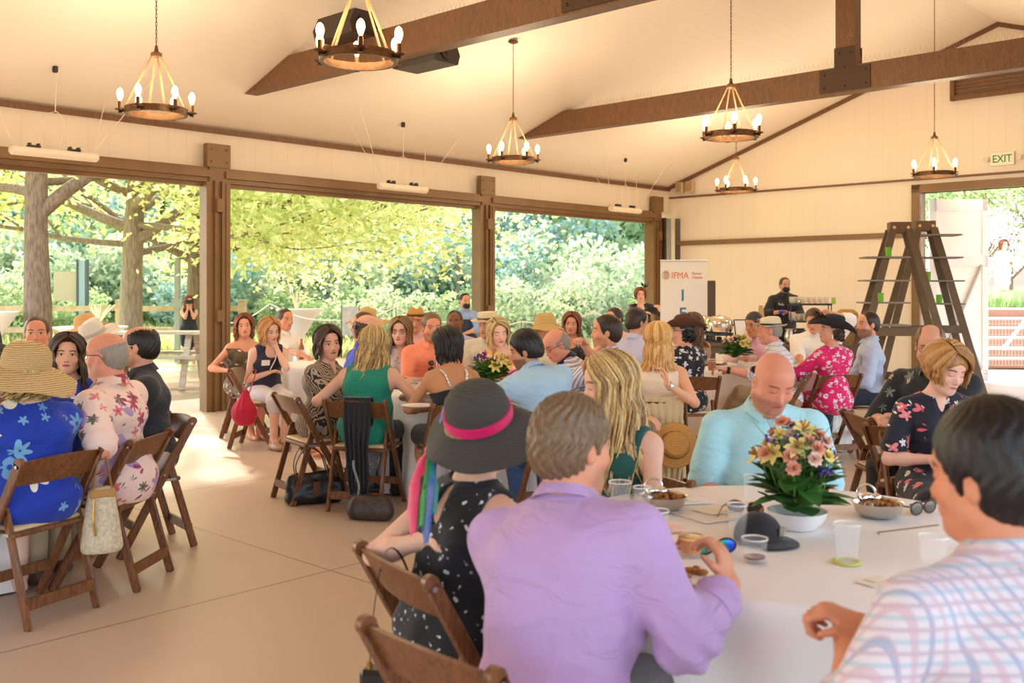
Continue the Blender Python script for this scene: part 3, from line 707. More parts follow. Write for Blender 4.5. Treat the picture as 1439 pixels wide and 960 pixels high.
# blue-grey sign post and notice boards
bg = mat('blue_grey_post', '#8fa6b4', .5); dk = mat('dark_frame', '#4c555a', .5)
e = empty('entry_kiosk', (atpx(116, 25), 25, -.1), 0, 'blue-grey upright panel between dark posts, between the first two tree trunks', 'sign post')
MB().box((0, 0, 1.2), (.16, .06, 2.4)).build('panel', bg, e)
for x in (-.11, .13): MB().box((x, 0, 1.2), (.045, .1, 2.45)).build('post', dk, e)
MB().box((-.45, .1, 1.75), (.6, .05, .75)).build('board', M('board_tan', '#b7ab92', .7), e)
e = tag(MB().box((0, 0, 1.15), (.12, .12, 2.5), bev=.01).box((0, -.08, 1.35), (.22, .06, .2)).build('grey_pole', M('pole_grey', '#9a9a92', .6)), 'square grey pole with a small white box, left of the nearest brown post', 'pole'); e.location = (atpx(250, 23), 23, -.1)
tag(MB().box((0, 0, 1.1), (.09, .09, 2.9), bev=.01).build('lamp_pole', M('pole_dark', '#6a6a66', .6)), 'slim dark pole on the slope left of the second brown post', 'pole').location = (atpx(644, 26), 26, 0)
e = empty('poster_stand', (atpx(493, 14.6), 14.6, -.1), 0, 'small black easel frame with a pastel poster beyond the middle bay', 'poster stand')
MB().box((0, 0, 1.2), (.24, .015, .42)).build('poster', mat('poster_pastel', '#e2d6d0', .6, var=.2, vscale=12, dark='#a9c6cc'), e)
mb = MB()
for x in (-.13, .13): mb.bar((x, 0, 0), (x, 0, 1.43), .012, .012)
mb.build('frame', dk, e)
# rope line on slim stakes
rp = mat('white_rope', '#f4f0ea', .6)
e = empty('rope_barrier', (0, 17.5, 0), 0, 'white rope sagging between slim stakes outside the open bays', 'rope barrier')
pk = [(310, 455), (380, 427), (470, 450), (557, 431), (640, 452), (733, 452), (836, 438), (905, 452)]
pts = []
for i in range(len(pk)-1):
    for k in range(8):
        u = k/8; y0, y1 = pk[i][1], pk[i+1][1]; pts.append(((atpx(pk[i][0]+(pk[i+1][0]-pk[i][0])*u, 17.5)), 0, zpx(y0+(y1-y0)*u, 17.5)-.10*math.sin(u*PI)))
MB().tube(pts, .014, 5).build('rope', rp, e)
for q in pk[1::2]: MB().tube([(atpx(q[0], 17.5), .0, -.15), (atpx(q[0], 17.5), 0, zpx(q[1], 17.5))], .008, 5).build('stake', dk, e)
# picnic table
pw = wood_mat('picnic_wood', '#a89684', '#cbbda9', .7, 1, (1, 10, 10))
x0 = atpx(222, 17.2)
e = empty('picnic_table', (x0, 17.2, -.12), .02, 'grey-tan wooden picnic table outside the left bay, beside the nearest post', 'picnic table')
for k in range(5): MB().box((0, -.3+k*.15, 1.0-.06), (1.75, .14, .045)).build('top_plank', pw, e)
for y in (-.68, .68): MB().box((0, y, .56), (1.75, .26, .045)).build('bench_plank', pw, e)
for x in (-.6, .6):
    for sg in (-1, 1): MB().bar((x, sg*.62, 0), (x, sg*.2, .92), .05, .1, up=(1, 0, 0)).build('leg', pw, e)
    MB().bar((x, -.78, .5), (x, .78, .5), .05, .1).build('crossbeam', pw, e)
# cocktail tables dressed in white stretch cloth
clw = mat('white_linen', '#f3ece6', .8, bump=.15, bscale=8)
def cocktail(px, D, ztop, label, r=.42, sq=.0):
    zt = ztop+.12
    e = empty('cocktail_table', (atpx(px, D), D, -.12), .3, label, 'cocktail table', 'white cocktail tables')
    def fn(a, i, p):
        k = 1+[0, .10, .12, .06, .03, 0, 0, 0][i]*math.sin(a*4+.6) if i < 8 else 1; return Vector((p.x*k, p.y*k, p.z))
    MB().lathe([(.30, .02), (.25, .25), (.12, .62), (.07, .74), (.10, .86), (.33, zt-.10), (r, zt-.015), (r, zt), (0, zt)], n=48, fn=fn).build('cloth', clw, e, 50)
    return e
cocktail(421, 18.0, zpx(434, 18), 'white draped cocktail table with a pinched waist, holding pampas grass', .42)
cocktail(128, 14.2, zpx(459, 14.2), 'white draped cocktail table behind the two sun hats on the left', .5)
cocktail(-8, 17, zpx(438, 17), 'white draped cocktail table cut off by the left edge', .4)
def pampas(px, D, z, label):
    o = MB()
    for k in range(9):
        a = k*2.4; d = Vector((math.cos(a)*.05*(k % 3), math.sin(a)*.05, 0)); o.tube([(0, 0, 0), d+Vector((0, 0, .15)), d*2.5+Vector((0, 0, .3))], [.006, .018, .004], 5)
    o.lathe([(.03, -.02), (.045, .03), (.03, .09)], n=10)
    q = o.build('pampas_vase', M('pampas_cream', '#efe3c0', .9), None, 60); q.location = (atpx(px, D), D, z); tag(q, label, 'dried flowers', 'dried grass bunches')
pampas(417, 18, zpx(434, 18)+.02, 'cream dried grass in a vase on the far cocktail table')
pampas(138, 14.2, zpx(459, 14.2)+.02, 'cream dried grass standing on the cocktail table behind the tan hat')
# metal railing outside the far bay
ml = mat('white_grey_metal', '#c9ccca', .4, .3)
e = empty('pipe_railing', (atpx(856, 33), 33, 1.2), -.2, 'pale metal railing on the slope beyond the farthest bay', 'railing')
for z in (.95, 1.2): MB().tube([(-1.4, 0, z), (1.3, 0, z+.12)], .035, 6).build('rail', ml, e)
for k in range(5): MB().tube([(-1.4+k*.67, 0, -.6), (-1.4+k*.67, 0, .95+k*.03)], .03, 6).build('post', ml, e)

# ---- beyond the right doorway
dw = mat('white_door_paint', '#e9e9ea', .4)
c = rm(TF+.2, DA+.05, 0)
e = empty('door_1', c, RA-.82, None); tag(e, kind='structure')
lw = 1.0
mb = MB()
for (a, b, cc, d) in ((0, 0, .12, DZ-.1), (lw-.1, 0, lw, DZ-.1)): mb.box(((a+cc)/2, 0, (b+d)/2), (cc-a, .05, d-b))
for z in (.1, 2.05, DZ-.2): mb.box((lw/2, 0, z), (lw, .05, .2))
mb.build('door_frame', dw, e)
MB().box((lw/2, 0, 1.1), (lw-.2, .02, 1.9)).box((lw/2, 0, 2.6), (lw-.2, .02, .95)).build('door_panel', M('door_panel_white', '#f4f4f4', .3), e)
MB().bar((.12, -.03, .2), (lw-.12, -.03, 1.98), .03, .06, up=(0, 1, 0)).bar((.12, -.03, 1.98), (lw-.12, -.03, .2), .03, .06, up=(0, 1, 0)).build('door_brace', M('brace_grey', '#b9b4ae', .5), e)
# raised garden with brown timber steps, fence and blossom tree
rw = mat('redwood_riser', '#a87a64', .7, var=.1); tr = mat('pale_tread', '#e2d8cd', .7)
sx, sD = atpx(1424, 19.5), 19.5
e = empty('terrace_steps', (sx+.6, sD, 0), -.08, 'broad reddish-brown timber steps outside the right doorway', 'steps')
for k in range(6):
    MB().box((0, k*.38+.2, .1+k*.19), (2.9, .04, .17)).build('riser', rw, e)
    MB().box((0, k*.38+.38, .2+k*.19-.005), (2.94, .42, .03)).build('tread', tr, e)
bz = .2+5*.19
struct('terrace', MB().box((sx+.9, sD+5.6, bz/2-.05), (9, 6.4, bz+.06)), M('terrace_pale', '#d9d6c4', .9, var=.2, vscale=4))
r2 = np.random.default_rng(9); n = 5000
P = np.stack([r2.uniform(sx-3.2, sx+3.5, n), r2.uniform(sD+3.2, sD+6, n), np.full(n, bz+.18)], 1)
tag(link('garden_grass', leaves_mesh('garden_grass', P, .4, leaf_mat('garden_grass_leaf', '#9cc07a', '#d2e2b0', .5), 3, .3, .1, (0, 0, 1))), 'fresh green grass on the raised terrace beyond the right doorway', 'grass', None, 'stuff')
e = empty('mesh_fence', (sx-.1, sD-.25, 0), 0, 'galvanised metal railing with fine wire mesh beside the terrace steps', 'railing')
gal = mat('galvanised_grey', '#a9b0b0', .4, .4)
x0, x1 = atpx(1362, sD)-sx, atpx(1480, sD)-sx
for x in (x0, x0+.28, x1-.5): MB().bar((x, 0, 0), (x, 0, 1.1 if x > x0 else 1.75), .07 if x > x0 else .11, .05, up=(1, 0, 0)).build('post', gal, e)
MB().bar((x0, 0, 1.0), (x1, 0, 1.0), .04, .04).bar((x0, 0, .42), (x1, 0, .40), .03, .03).bar((x1-.55, 0, 1.0), (x1-1.0, 0, .4), .05, .05).build('rail', gal, e)
mb = MB()
for k in range(26): mb.bar((x0+k*(x1-x0)/26, 0, .1), (x0+k*(x1-x0)/26, 0, 1.0), .006, .006, up=(1, 0, 0))
for k in range(9): mb.bar((x0, 0, .1+k*.1), (x1, 0, .1+k*.1), .006, .006)
mb.build('wire_mesh', gal, e)
e = empty('picket_fence', (sx, sD+6.4, bz), 0, 'dark thin picket fence behind the woman in the white dress', 'fence')
mb = MB().bar((-3.5, 0, .95), (3.2, 0, .95), .03, .03); mb.build('rail', M('picket_grey', '#8e9698', .5), e)
mb = MB()
for k in range(60): mb.bar((-3.5+k*.112, 0, 0), (-3.5+k*.112, 0, .95), .014, .014, up=(1, 0, 0))
mb.build('pickets', M('picket_grey'), e)
def blossom(px, D, z0, H, seed, lm, n, ls, label, spread=1.6):
    e = empty('blossom_tree' if lm is leafE else 'terrace_tree', (atpx(px, D), D, z0), 0, label, 'tree'); rng = random.Random(seed); mb = MB(); tips = []
    mb.tube([(0, 0, 0), (.03, 0, H*.25), (0, .02, H*.4)], [.08, .065, .05], 8)
    for k in range(7):
        a = k*.9; limb(mb, Vector((0, 0, H*(.22+.03*k))), Vector((math.cos(a)*.8, math.sin(a)*.8, .8)), .045, spread, rng, 2, tips)
    mb.build('trunk', bark, e, 60); r = np.random.default_rng(seed); T = np.array([list(t) for t in tips])
    P = T[r.integers(0, len(T), n)]+r.normal(size=(n, 3))*.22; link('foliage', leaves_mesh('foliage', P, ls, lm, seed), e)
blossom(1375, 25.0, bz, 2.3, 4, leafE, 2600, .09, 'white blossoming small tree outside the right doorway', 1.15)
blossom(1420, 31, .5, 6.2, 6, leafB, 8000, .17, 'tall fresh-green leafy tree above the blossom, outside the right doorway', 3.2)
blossom(1330, 36, .5, 6, 8, leafB, 6000, .18, 'green leafy tree half hidden by the open white door', 3.2)
blossom(1500, 27, 1.0, 5.5, 12, leafB, 5000, .16, 'green leafy tree at the right edge outside the doorway', 2.8)
# ================================================================ body engine: smooth distance fields turned into one continuous skin
A3 = lambda v: np.asarray(v, np.float32)
class Fld:
    def __init__(s): s.p = []
    def cone(s, a, b, ra, rb, k=.025, sub=False, g=0):
        a = A3(a); b = A3(b); s.p.append(('c', a, b, ra+g, rb+g, k, sub)); return s
    def ell(s, c, r, R=None, k=.02, sub=False, g=0):
        r = A3(r)+g; s.p.append(('e', A3(c), r, None if R is None else A3(R), 0, k, sub)); return s
    def half(s, c, n, k=.01):      # removes the side n points to
        n = A3(n); s.p.append(('h', A3(c), n/np.linalg.norm(n), None, 0, k, True)); return s
    def dist(s, p, X):
        if p[0] == 'c':
            ab = p[2]-p[1]; q = X-p[1]; L = float(ab@ab)+1e-9; t = np.clip(q@ab/L, 0, 1)
            return np.sqrt(((q-t[..., None]*ab)**2).sum(-1))-(p[3]+(p[4]-p[3])*t)
        if p[0] == 'e':
            q = X-p[1]
            if p[3] is not None: q = q@p[3]       # columns of R are the axes
            k0 = np.sqrt(((q/p[2])**2).sum(-1)); k1 = np.sqrt(((q/p[2]**2)**2).sum(-1))+1e-9
            return k0*(k0-1)/k1
        return -((X-p[1])@p[2])
    def bounds(s):
        lo = np.full(3, 9e9); hi = -lo
        for p in s.p:
            if p[6]: continue
            if p[0] == 'c':
                r = max(p[3], p[4]); l = np.minimum(p[1], p[2])-r; h = np.maximum(p[1], p[2])+r
            else: 
                r = p[2].max() if p[3] is not None else p[2]; l = p[1]-r; h = p[1]+r
            lo = np.minimum(lo, l); hi = np.maximum(hi, h)
        return lo, hi
    def grid(s, h, pad=2, lo=None, hi=None):
        a, b = s.bounds(); lo = a if lo is None else np.maximum(a, lo); hi = b if hi is None else np.minimum(b, hi)
        o = (lo-pad*h-.004).astype(np.float32); n = np.ceil((hi-lo+.008)/h).astype(int)+2*pad+1
        G = np.full(tuple(n), .2, np.float32); ax = [o[i]+h*np.arange(n[i], dtype=np.float32) for i in range(3)]
        for p in s.p:
            k = p[5]; m = k+2.5*h
            if p[0] == 'c': r = max(p[3], p[4])+m; l = np.minimum(p[1], p[2])-r; u = np.maximum(p[1], p[2])+r
            elif p[0] == 'e':
                r = (p[2].max() if p[3] is not None else p[2])+m*1.6; l = p[1]-r; u = p[1]+r
            else: l, u = o, o+h*n
            i0 = np.clip(np.floor((l-o)/h).astype(int), 0, n); i1 = np.clip(np.ceil((u-o)/h).astype(int)+1, 0, n)
            if (i1-i0).min() <= 0: continue
            sl = tuple(slice(i0[q], i1[q]) for q in range(3))
            X = np.stack(np.meshgrid(*[ax[q][sl[q]] for q in range(3)], indexing='ij'), -1)
            d = s.dist(p, X); g = G[sl]
            if p[6]:
                d = -d; hh = np.clip(.5+.5*(d-g)/k, 0, 1); G[sl] = g*(1-hh)+d*hh+k*hh*(1-hh)
            else:
                hh = np.clip(.5+.5*(g-d)/k, 0, 1); G[sl] = g*(1-hh)+d*hh-k*hh*(1-hh)
        return G, o
    def mesh(s, h, noise=None, lo=None, hi=None):
        G, o = s.grid(h, 2, lo, hi)
        if noise is not None:
            near = np.abs(G) < .04; I = np.argwhere(near); P = I*h+o; G[near] += noise(P)
        G[0] = G[-1] = .1; G[:, 0] = G[:, -1] = .1; G[:, :, 0] = G[:, :, -1] = .1
        return nets(G, o, h)
def nets(G, o, h):
    S = G < 0; nx, ny, nz = G.shape; c = np.zeros((nx-1, ny-1, nz-1), np.int8)
    C8 = [(a, b, d) for a in (0, 1) for b in (0, 1) for d in (0, 1)]
    for a, b, d in C8: c += S[a:nx-1+a, b:ny-1+b, d:nz-1+d]
    Mk = (c > 0) & (c < 8); I = np.argwhere(Mk); idx = np.full(Mk.shape, -1, np.int32); idx[Mk] = np.arange(len(I))
    P = np.zeros((len(I), 3)); W = np.zeros(len(I))
    for a in C8:
        for ax in range(3):
            if a[ax]: continue
            b = list(a); b[ax] = 1
            fa = G[I[:, 0]+a[0], I[:, 1]+a[1], I[:, 2]+a[2]]; fb = G[I[:, 0]+b[0], I[:, 1]+b[1], I[:, 2]+b[2]]
            m = (fa < 0) != (fb < 0); t = fa[m]/(fa[m]-fb[m]); q = np.tile(np.array(a, float), (m.sum(), 1)); q[:, ax] += t; P[m] += q; W[m] += 1
    V = (I+P/W[:, None])*h+o; Qs = []
    for ax in range(3):
        u, v = [(1, 2), (2, 0), (0, 1)][ax]
        s0 = [slice(1, -1)]*3; s1 = [slice(1, -1)]*3; s0[ax] = slice(0, -1); s1[ax] = slice(1, None)
        A = S[tuple(s0)]; B = S[tuple(s1)]; E = np.argwhere(A != B); E0 = E.copy(); sg = A[tuple(E.T)]
        off = np.array([1, 1, 1]); off[ax] = 0; E = E0+off
        def cell(du, dv):
            q = E.copy(); q[:, u] += du; q[:, v] += dv; return idx[q[:, 0], q[:, 1], q[:, 2]]
        Q = np.stack([cell(-1, -1), cell(0, -1), cell(0, 0), cell(-1, 0)], 1); Q[~sg] = Q[~sg][:, ::-1]; Qs.append(Q)
    Q = np.concatenate(Qs); return V, Q[(Q >= 0).all(1)]

def Rz(a): return Matrix.Rotation(a, 3, 'Z')
def npm(R): return np.array([[R[i][j] for j in range(3)] for i in range(3)], np.float32)
D2R = math.radians

# ---------------------------------------------------------------- skin with painted features in head coordinates
def skin_mat(name, skin, lip='#c0625c', brow='#5a3d28', beard=None, bamt=0, iris='#4a3524', closed=False, mous=0, scalp=None):
    m = bpy.data.materials.new(name); t = NT(m); a = t.attr('hl').outputs['Vector']; x, y, z = t.sep(a)
    ax = t.math('ABSOLUTE', x); sk = srgb(skin)
    red = (min(1, sk[0]*1.0), sk[1]*.72, sk[2]*.68, 1)
    n = t.noise(9, 3); c = t.mix(t.math('MULTIPLY', t.step(n, .4, .7), .3), sk, red)
    def ell(cx, cz, rx, rz, soft, X=ax):
        dx = t.math('DIVIDE', t.math('SUBTRACT', X, cx), rx); dz = t.math('DIVIDE', t.math('SUBTRACT', z, cz), rz)
        d = t.math('ADD', t.math('MULTIPLY', dx, dx), t.math('MULTIPLY', dz, dz))
        return t.step(d, 1+soft, 1-soft*.6)
    front = t.step(y, .045, .055)
    ch = t.math('MULTIPLY', ell(.042, -.03, .026, .022, .9), t.math('MULTIPLY', front, .35)); c = t.mix(ch, c, red)
    if scalp: c = t.mix(t.math('MULTIPLY', t.step(z, .02, .05), t.step(y, .05, .0)), c, srgb(scalp))
    if bamt:
        bd = srgb(beard)
        zone = t.math('MULTIPLY', t.step(z, -.035, -.055), t.step(y, -.02, .01)); zone = t.math('MULTIPLY', zone, t.step(z, -.16, -.12))
        zone = t.math('MAXIMUM', zone, t.math('MULTIPLY', ell(0, -.052, .03, .009, .4), front))
        nn = t.step(t.noise(220, 2, t.coord()), .3, .65)
        c = t.mix(t.math('MULTIPLY', zone, t.math('MULTIPLY_ADD', nn, bamt*.35, bamt*.6)), c, bd)
    lipm = t.math('MULTIPLY', ell(0, -.0665, .023, .0085, .25), t.step(y, .07, .075)); c = t.mix(t.math('MULTIPLY', lipm, .85), c, srgb(lip))
    seam = t.math('MULTIPLY', ell(0, -.0655, .021, .0014, .4), t.step(y, .07, .075)); c = t.mix(seam, c, srgb('#6e2f2a'))
    bz = t.math('SUBTRACT', .026, t.math('MULTIPLY', t.math('MULTIPLY', t.math('SUBTRACT', ax, .033), t.math('SUBTRACT', ax, .033)), 14))
    bd2 = t.step(t.math('ABSOLUTE', t.math('SUBTRACT', z, bz)), .0055, .003); bx2 = t.math('MULTIPLY', t.step(ax, .012, .016), t.step(ax, .056, .048))
    c = t.mix(t.math('MULTIPLY', t.math('MULTIPLY', bd2, bx2), t.math('MULTIPLY', front, .85)), c, srgb(brow))
    if not closed:
        sock = t.math('MULTIPLY', ell(.032, .002, .017, .0095, .4), front); c = t.mix(t.math('MULTIPLY', sock, .5), c, srgb(brow))
        ew = t.math('MULTIPLY', ell(.032, .0, .0135, .0058, .2), front); c = t.mix(ew, c, srgb('#e9ddd6'))
        ir = t.math('MULTIPLY', ell(.032, .0, .0058, .0058, .2), ew); c = t.mix(ir, c, srgb(iris))
        pu = t.math('MULTIPLY', ell(.032, .0, .0026, .0026, .2), ew); c = t.mix(pu, c, (.005, .005, .005, 1))
        li = t.math('MULTIPLY', ell(.032, .0055, .0145, .002, .4), front); c = t.mix(li, c, srgb('#2c1c14'))
    else:
        li = t.math('MULTIPLY', ell(.032, -.004, .0145, .002, .5), front); c = t.mix(li, c, srgb('#3c261c'))
        sock = t.math('MULTIPLY', ell(.032, .002, .018, .009, .6), front); c = t.mix(t.math('MULTIPLY', sock, .35), c, red)
    ns = t.math('MULTIPLY', ell(.0085, -.045, .004, .0028, .5), t.step(y, .08, .085)); c = t.mix(ns, c, srgb('#5a2a22'))
    t.base(c); t.b.inputs['Roughness'].default_value = .5; t.b.inputs['Subsurface Weight'].default_value = .0
    t.b.inputs['Specular IOR Level'].default_value = .35
    t.bump(t.noise(120, 3, t.coord()), .12, .002); return m
SKC = {}
def skin(tone='#e0a98c', **k):
    key = (tone,)+tuple(sorted(k.items()))
    if key not in SKC: SKC[key] = skin_mat('skin', tone, **k)
    return SKC[key]
def hair_mat(name, c1, c2, rough=.42):
    m = bpy.data.materials.new(name); t = NT(m); a = t.attr('lk').outputs['Fac']; v = t.coord()
    n = t.noise(3, 4, t.mapv(v, (60, 60, 9)), .6)
    f = t.math('ADD', t.math('MULTIPLY', a, .38), t.math('MULTIPLY', n, .72))
    t.base(t.mix(t.step(f, .25, .85), srgb(c1), srgb(c2))); t.b.inputs['Roughness'].default_value = rough; t.b.inputs['Specular IOR Level'].default_value = .45
    t.bump(n, .55, .004); return m

def head_prims(f, H, C, sc=1, g=0, fem=False, fat=0, ears=True):
    """H: 3x3 numpy head axes as columns; C centre"""
    P = lambda x, y, z: C+H@(np.array([x, y, z], np.float32)*sc)
    E = lambda c, r, k=.02, sub=False: f.ell(P(*c), A3(r)*sc, H, k, sub, g)
    Cn = lambda a, b, ra, rb, k=.01, sub=False: f.cone(P(*a), P(*b), ra*sc, rb*sc, k, sub, g)
    w = 1+fat*.12
    E((0, -.014, .034), (.075, .096, .084)); E((0, .022, -.025), (.062*w, .066, .086), .03)
    E((0, .052, -.090), (.027*w if not fem else .021, .026, .022), .03)
    for s in (-1, 1):
        Cn((s*.050*w, .0, -.062), (s*.014, .056, -.096), .024*w, .018, .028); E((s*.040, .052, -.032), (.026*w, .024, .024), .02)
    Cn((-.030, .072, .018), (.030, .072, .018), .013 if not fem else .010, .013 if not fem else .010, .018)
    E((0, .055, .05), (.05, .03, .035), .03)
    for s in (-1, 1):
        E((s*.032, .092, -.001), (.016, .013, .011), .010, True); E((s*.032, .0735, .0), (.0155, .0125, .0105), .003)
    Cn((0, .081, .006), (0, .102, -.034), .0065, .0095, .012)
    for s in (-1, 1): E((s*.0105, .094, -.041), (.008, .010, .007), .006)
    E((0, .078, -.062), (.026, .012, .018), .014)
    Cn((-.014, .0855, -.0625), (.014, .0855, -.0625), .0048, .0048, .006); Cn((-.012, .0845, -.0715), (.012, .0845, -.0715), .0058, .0058, .006)
    if ears:
        for s in (-1, 1):
            E((s*.078, -.010, -.008), (.009, .019, .031), .006); E((s*.086, -.002, -.006), (.006, .010, .018), .005, True)
    if fat > .5: E((0, .02, -.115), (.05, .045, .025), .03)

class Person:
    def __init__(s, px, D, yaw, label, h=1.0, fem=False, wid=1.0, belly=0, lean=6, side=0, twist=0, head=(0, 0, 0), fat=0,
                 arms=('lap', 'lap'), legs='sit', vox=.011, seat=.45, z0=0, X=None, tone='#e0a98c', skin_k=None, seated=True, neckf=0, sho=0, build=True):
        s.x = atpx(px, D) if X is None else X; s.y = D; s.yaw = D2R(yaw); s.h = h; s.fem = fem; s.v = vox; s.fat = fat; s.label = label
        s.sk = skin(tone, **(skin_k or {})); s.wid = wid; s.belly = belly; s.hs = (.985 if fem else 1.03)*(.97+.03*h)
        V = Vector; zp = seat+.085 if seated else .93*h
        s.P = V((0, 0, zp)); l, sd = D2R(lean), D2R(side)
        up = V((math.sin(sd), math.sin(l), math.cos(l)*math.cos(sd))).normalized()
        up2 = V((math.sin(sd)*1.2, math.sin(l*1.35), math.cos(l*1.35))).normalized()
        s.up = up; T = .50*h*(.96 if fem else 1)
        s.W = s.P+up*T*.36; s.Cx = s.P+up*T*.70; s.N = s.P+up*T*.55+up2*T*.45
        tw = Rz(D2R(twist)); s.rt = tw @ V((1, 0, 0)); s.rt = (s.rt-up2*s.rt.dot(up2)).normalized(); s.fw = up2.cross(s.rt).normalized(); s.u2 = up2
        sw = (.158 if fem else .180)*wid*h
        s.S = [s.N+s.rt*(sg*sw)-up2*(.068-sho) for sg in (-1, 1)]
        hy, hp, hr = [D2R(a) for a in head]
        s.nk = (up2*.6+V((0, 0, 1))*.4+V((0, .25+neckf, 0))).normalized()
        s.hd = s.N+s.nk*.062*h; s.H3 = Matrix.Rotation(hy, 3, 'Z') @ Matrix.Rotation(hr, 3, 'Y') @ Matrix.Rotation(-hp, 3, 'X')
        s.H = npm(s.H3); s.C = A3(s.hd)+s.H@A3((0, .012, .105*s.hs))
        s.legs = legs; s.arms = []; fl = h
        for i, sg in ((0, -1), (1, 1)):
            a = arms[i]; S_ = s.S[i]
            if not isinstance(a, str) and a[0] == 'W':
                iv = Rz(-s.yaw); w0 = iv @ (V(a[1])-V((s.x, s.y, 0))); a = (w0, iv @ V(a[2]))+tuple(a[3:4] or (.5,))+((iv @ V(a[4]),) if len(a) > 4 else (V((0, 0, -1)),))+((iv @ V(a[5]),) if len(a) > 5 else ())
            U, L = (.285*h, .245*h)
            pre = {'lap': (V((sg*.07, .30, zp+.10)), V((sg*.8, -.3, -.6))), 'table': (V((sg*.13, .40, .80)), V((sg*.8, -.2, -.7))), 'down': (V((sg*.30, .03, S_.z-.52*h)), V((sg*.3, -1, 0))),
                   'clasp': (V((sg*.035, .36, .82)), V((sg*1, -.2, -.5))), 'chin': (A3(s.C) @ np.eye(3) if 0 else V(tuple(s.C+s.H@A3((sg*.03, .075, -.16)))), V((sg*.5, .3, -1))), 'armrest': (V((sg*.26, .25, .72)), V((sg*.6, -.8, -.3)))}
            if isinstance(a, str): w_, hint = pre[a]; curl = .5; pal = V((0, 0, -1)) if a != 'chin' else V((-sg*.3, -1, 0))
            else: w_ = V(a[0]); hint = V(a[1]); curl = a[2] if len(a) > 2 else .5; pal = V(a[3]) if len(a) > 3 else V((0, 0, -1))
            d = w_-S_; dl = min(d.length, (U+L)*.995); dn = d.normalized(); w_ = S_+dn*dl
            ca = (U*U+dl*dl-L*L)/(2*U*dl); ca = max(-1, min(1, ca)); pp = (hint-dn*hint.dot(dn)).normalized()
            El = S_+dn*(U*ca)+pp*(U*math.sqrt(1-ca*ca)); s.arms.append((S_, El, w_, curl, pal, a[4] if (not isinstance(a, str) and len(a) > 4) else None))
        hw = .088*(1+.1*(wid-1)); s.hip = [s.P+V((sg*hw, .0, -.0)) for sg in (-1, 1)]
        if legs == 'sit': k = [(sg*.12, .43*h, seat+.045) for sg in (-1, 1)]; an = [(sg*.11, .40*h, .085) for sg in (-1, 1)]
        elif legs == 'together': k = [(sg*.065, .43*h, seat+.045) for sg in (-1, 1)]; an = [(sg*.05, .36*h, .085) for sg in (-1, 1)]
        elif legs == 'tuck': k = [(sg*.13, .43*h, seat+.045) for sg in (-1, 1)]; an = [(sg*.12, .12*h, .09) for sg in (-1, 1)]
        elif legs == 'cross': k = [(-.05, .43*h, seat+.15), (.10, .44*h, seat+.045)]; an = [(.16, .62*h, .30), (.08, .42*h, .085)]
        else: k = [(sg*.09, .02, .49*h) for sg in (-1, 1)]; an = [(sg*.10, -.0, .08) for sg in (-1, 1)]
        s.K = [V(q) for q in k]; s.A = [V(q) for q in an]
        s.root = None
        s.body()
    # torso volume, shared by skin and clothes
    def torso(s, f, g=0, up=True):
        h, w, b = s.h, s.wid, s.belly; R = npm(Matrix((s.rt, s.fw, s.u2)).transposed())
        R0 = npm(Matrix((Vector((1, 0, 0)), s.up.cross(Vector((1, 0, 0)))*-1 if 0 else Vector((0, s.up.z, -s.up.y)), s.up)).transposed())
        f.ell(s.P+Vector((0, 0, .02)), (.165*w, .125+b*.03, .12), None, .04, g=g)
        f.ell(s.W+Vector((0, b*.06, 0)), (.135*w+b*.045, .10+b*.075, .15*h), R0, .06, g=g)
        f.ell(s.Cx, ((.148 if s.fem else .168)*w, .108+b*.02, .155*h), R, .05, g=g)
        f.cone(s.S[0]-s.rt*-.03, s.S[1]-s.rt*.03, .050*h, .050*h, .05, g=g)
        f.cone(s.N-s.u2*.02, s.N+s.u2*.02, .06, .05, .05, g=g)
        for i, sg in ((0, -1), (1, 1)):
            f.cone(s.N+s.u2*.02, s.S[i]+s.u2*.006, .034, .038, .035, g=g)
            f.cone(s.Cx+s.rt*(sg*.07*w)+s.fw*(-.045), s.S[i]-s.rt*(sg*.02)-s.u2*.05, .07, .05, .04, g=g)
            if s.fem: f.ell(s.Cx+s.rt*(sg*.066*w)+s.fw*(.085)+s.u2*(.005), (.058, .055, .062), R, .035, g=g)
            elif w >= 1: f.ell(s.Cx+s.rt*(sg*.07*w)+s.fw*(.06)+s.u2*(.04), (.08, .05, .06), R, .04, g=g)
    def arm(s, f, i, g=0, to=2.0, hand=False, ex=0):
        S_, E_, W_, curl, pal, hd = s.arms[i]; th = (1.0 if not s.fem else .86)*(1+(s.wid-1)*1.1)*(.9+.1*s.h)
        r0, r1, r2 = .047*th, .037*th, .026*th
        u = min(to, 1.0); f.cone(S_, S_.lerp(E_, u), r0+ex*.3, r0+(r1-r0)*u+ex, .03, g=g)
        if to > 1:
            u = min(to-1, 1.0); M_ = E_.lerp(W_, u*.3); f.cone(E_, E_.lerp(W_, u*.35), r1+ex, (r1*1.04)+ex, .02, g=g); f.cone(E_.lerp(W_, u*.3), E_.lerp(W_, u), r1*1.02+ex, r1+(r2-r1)*u+ex, .02, g=g)
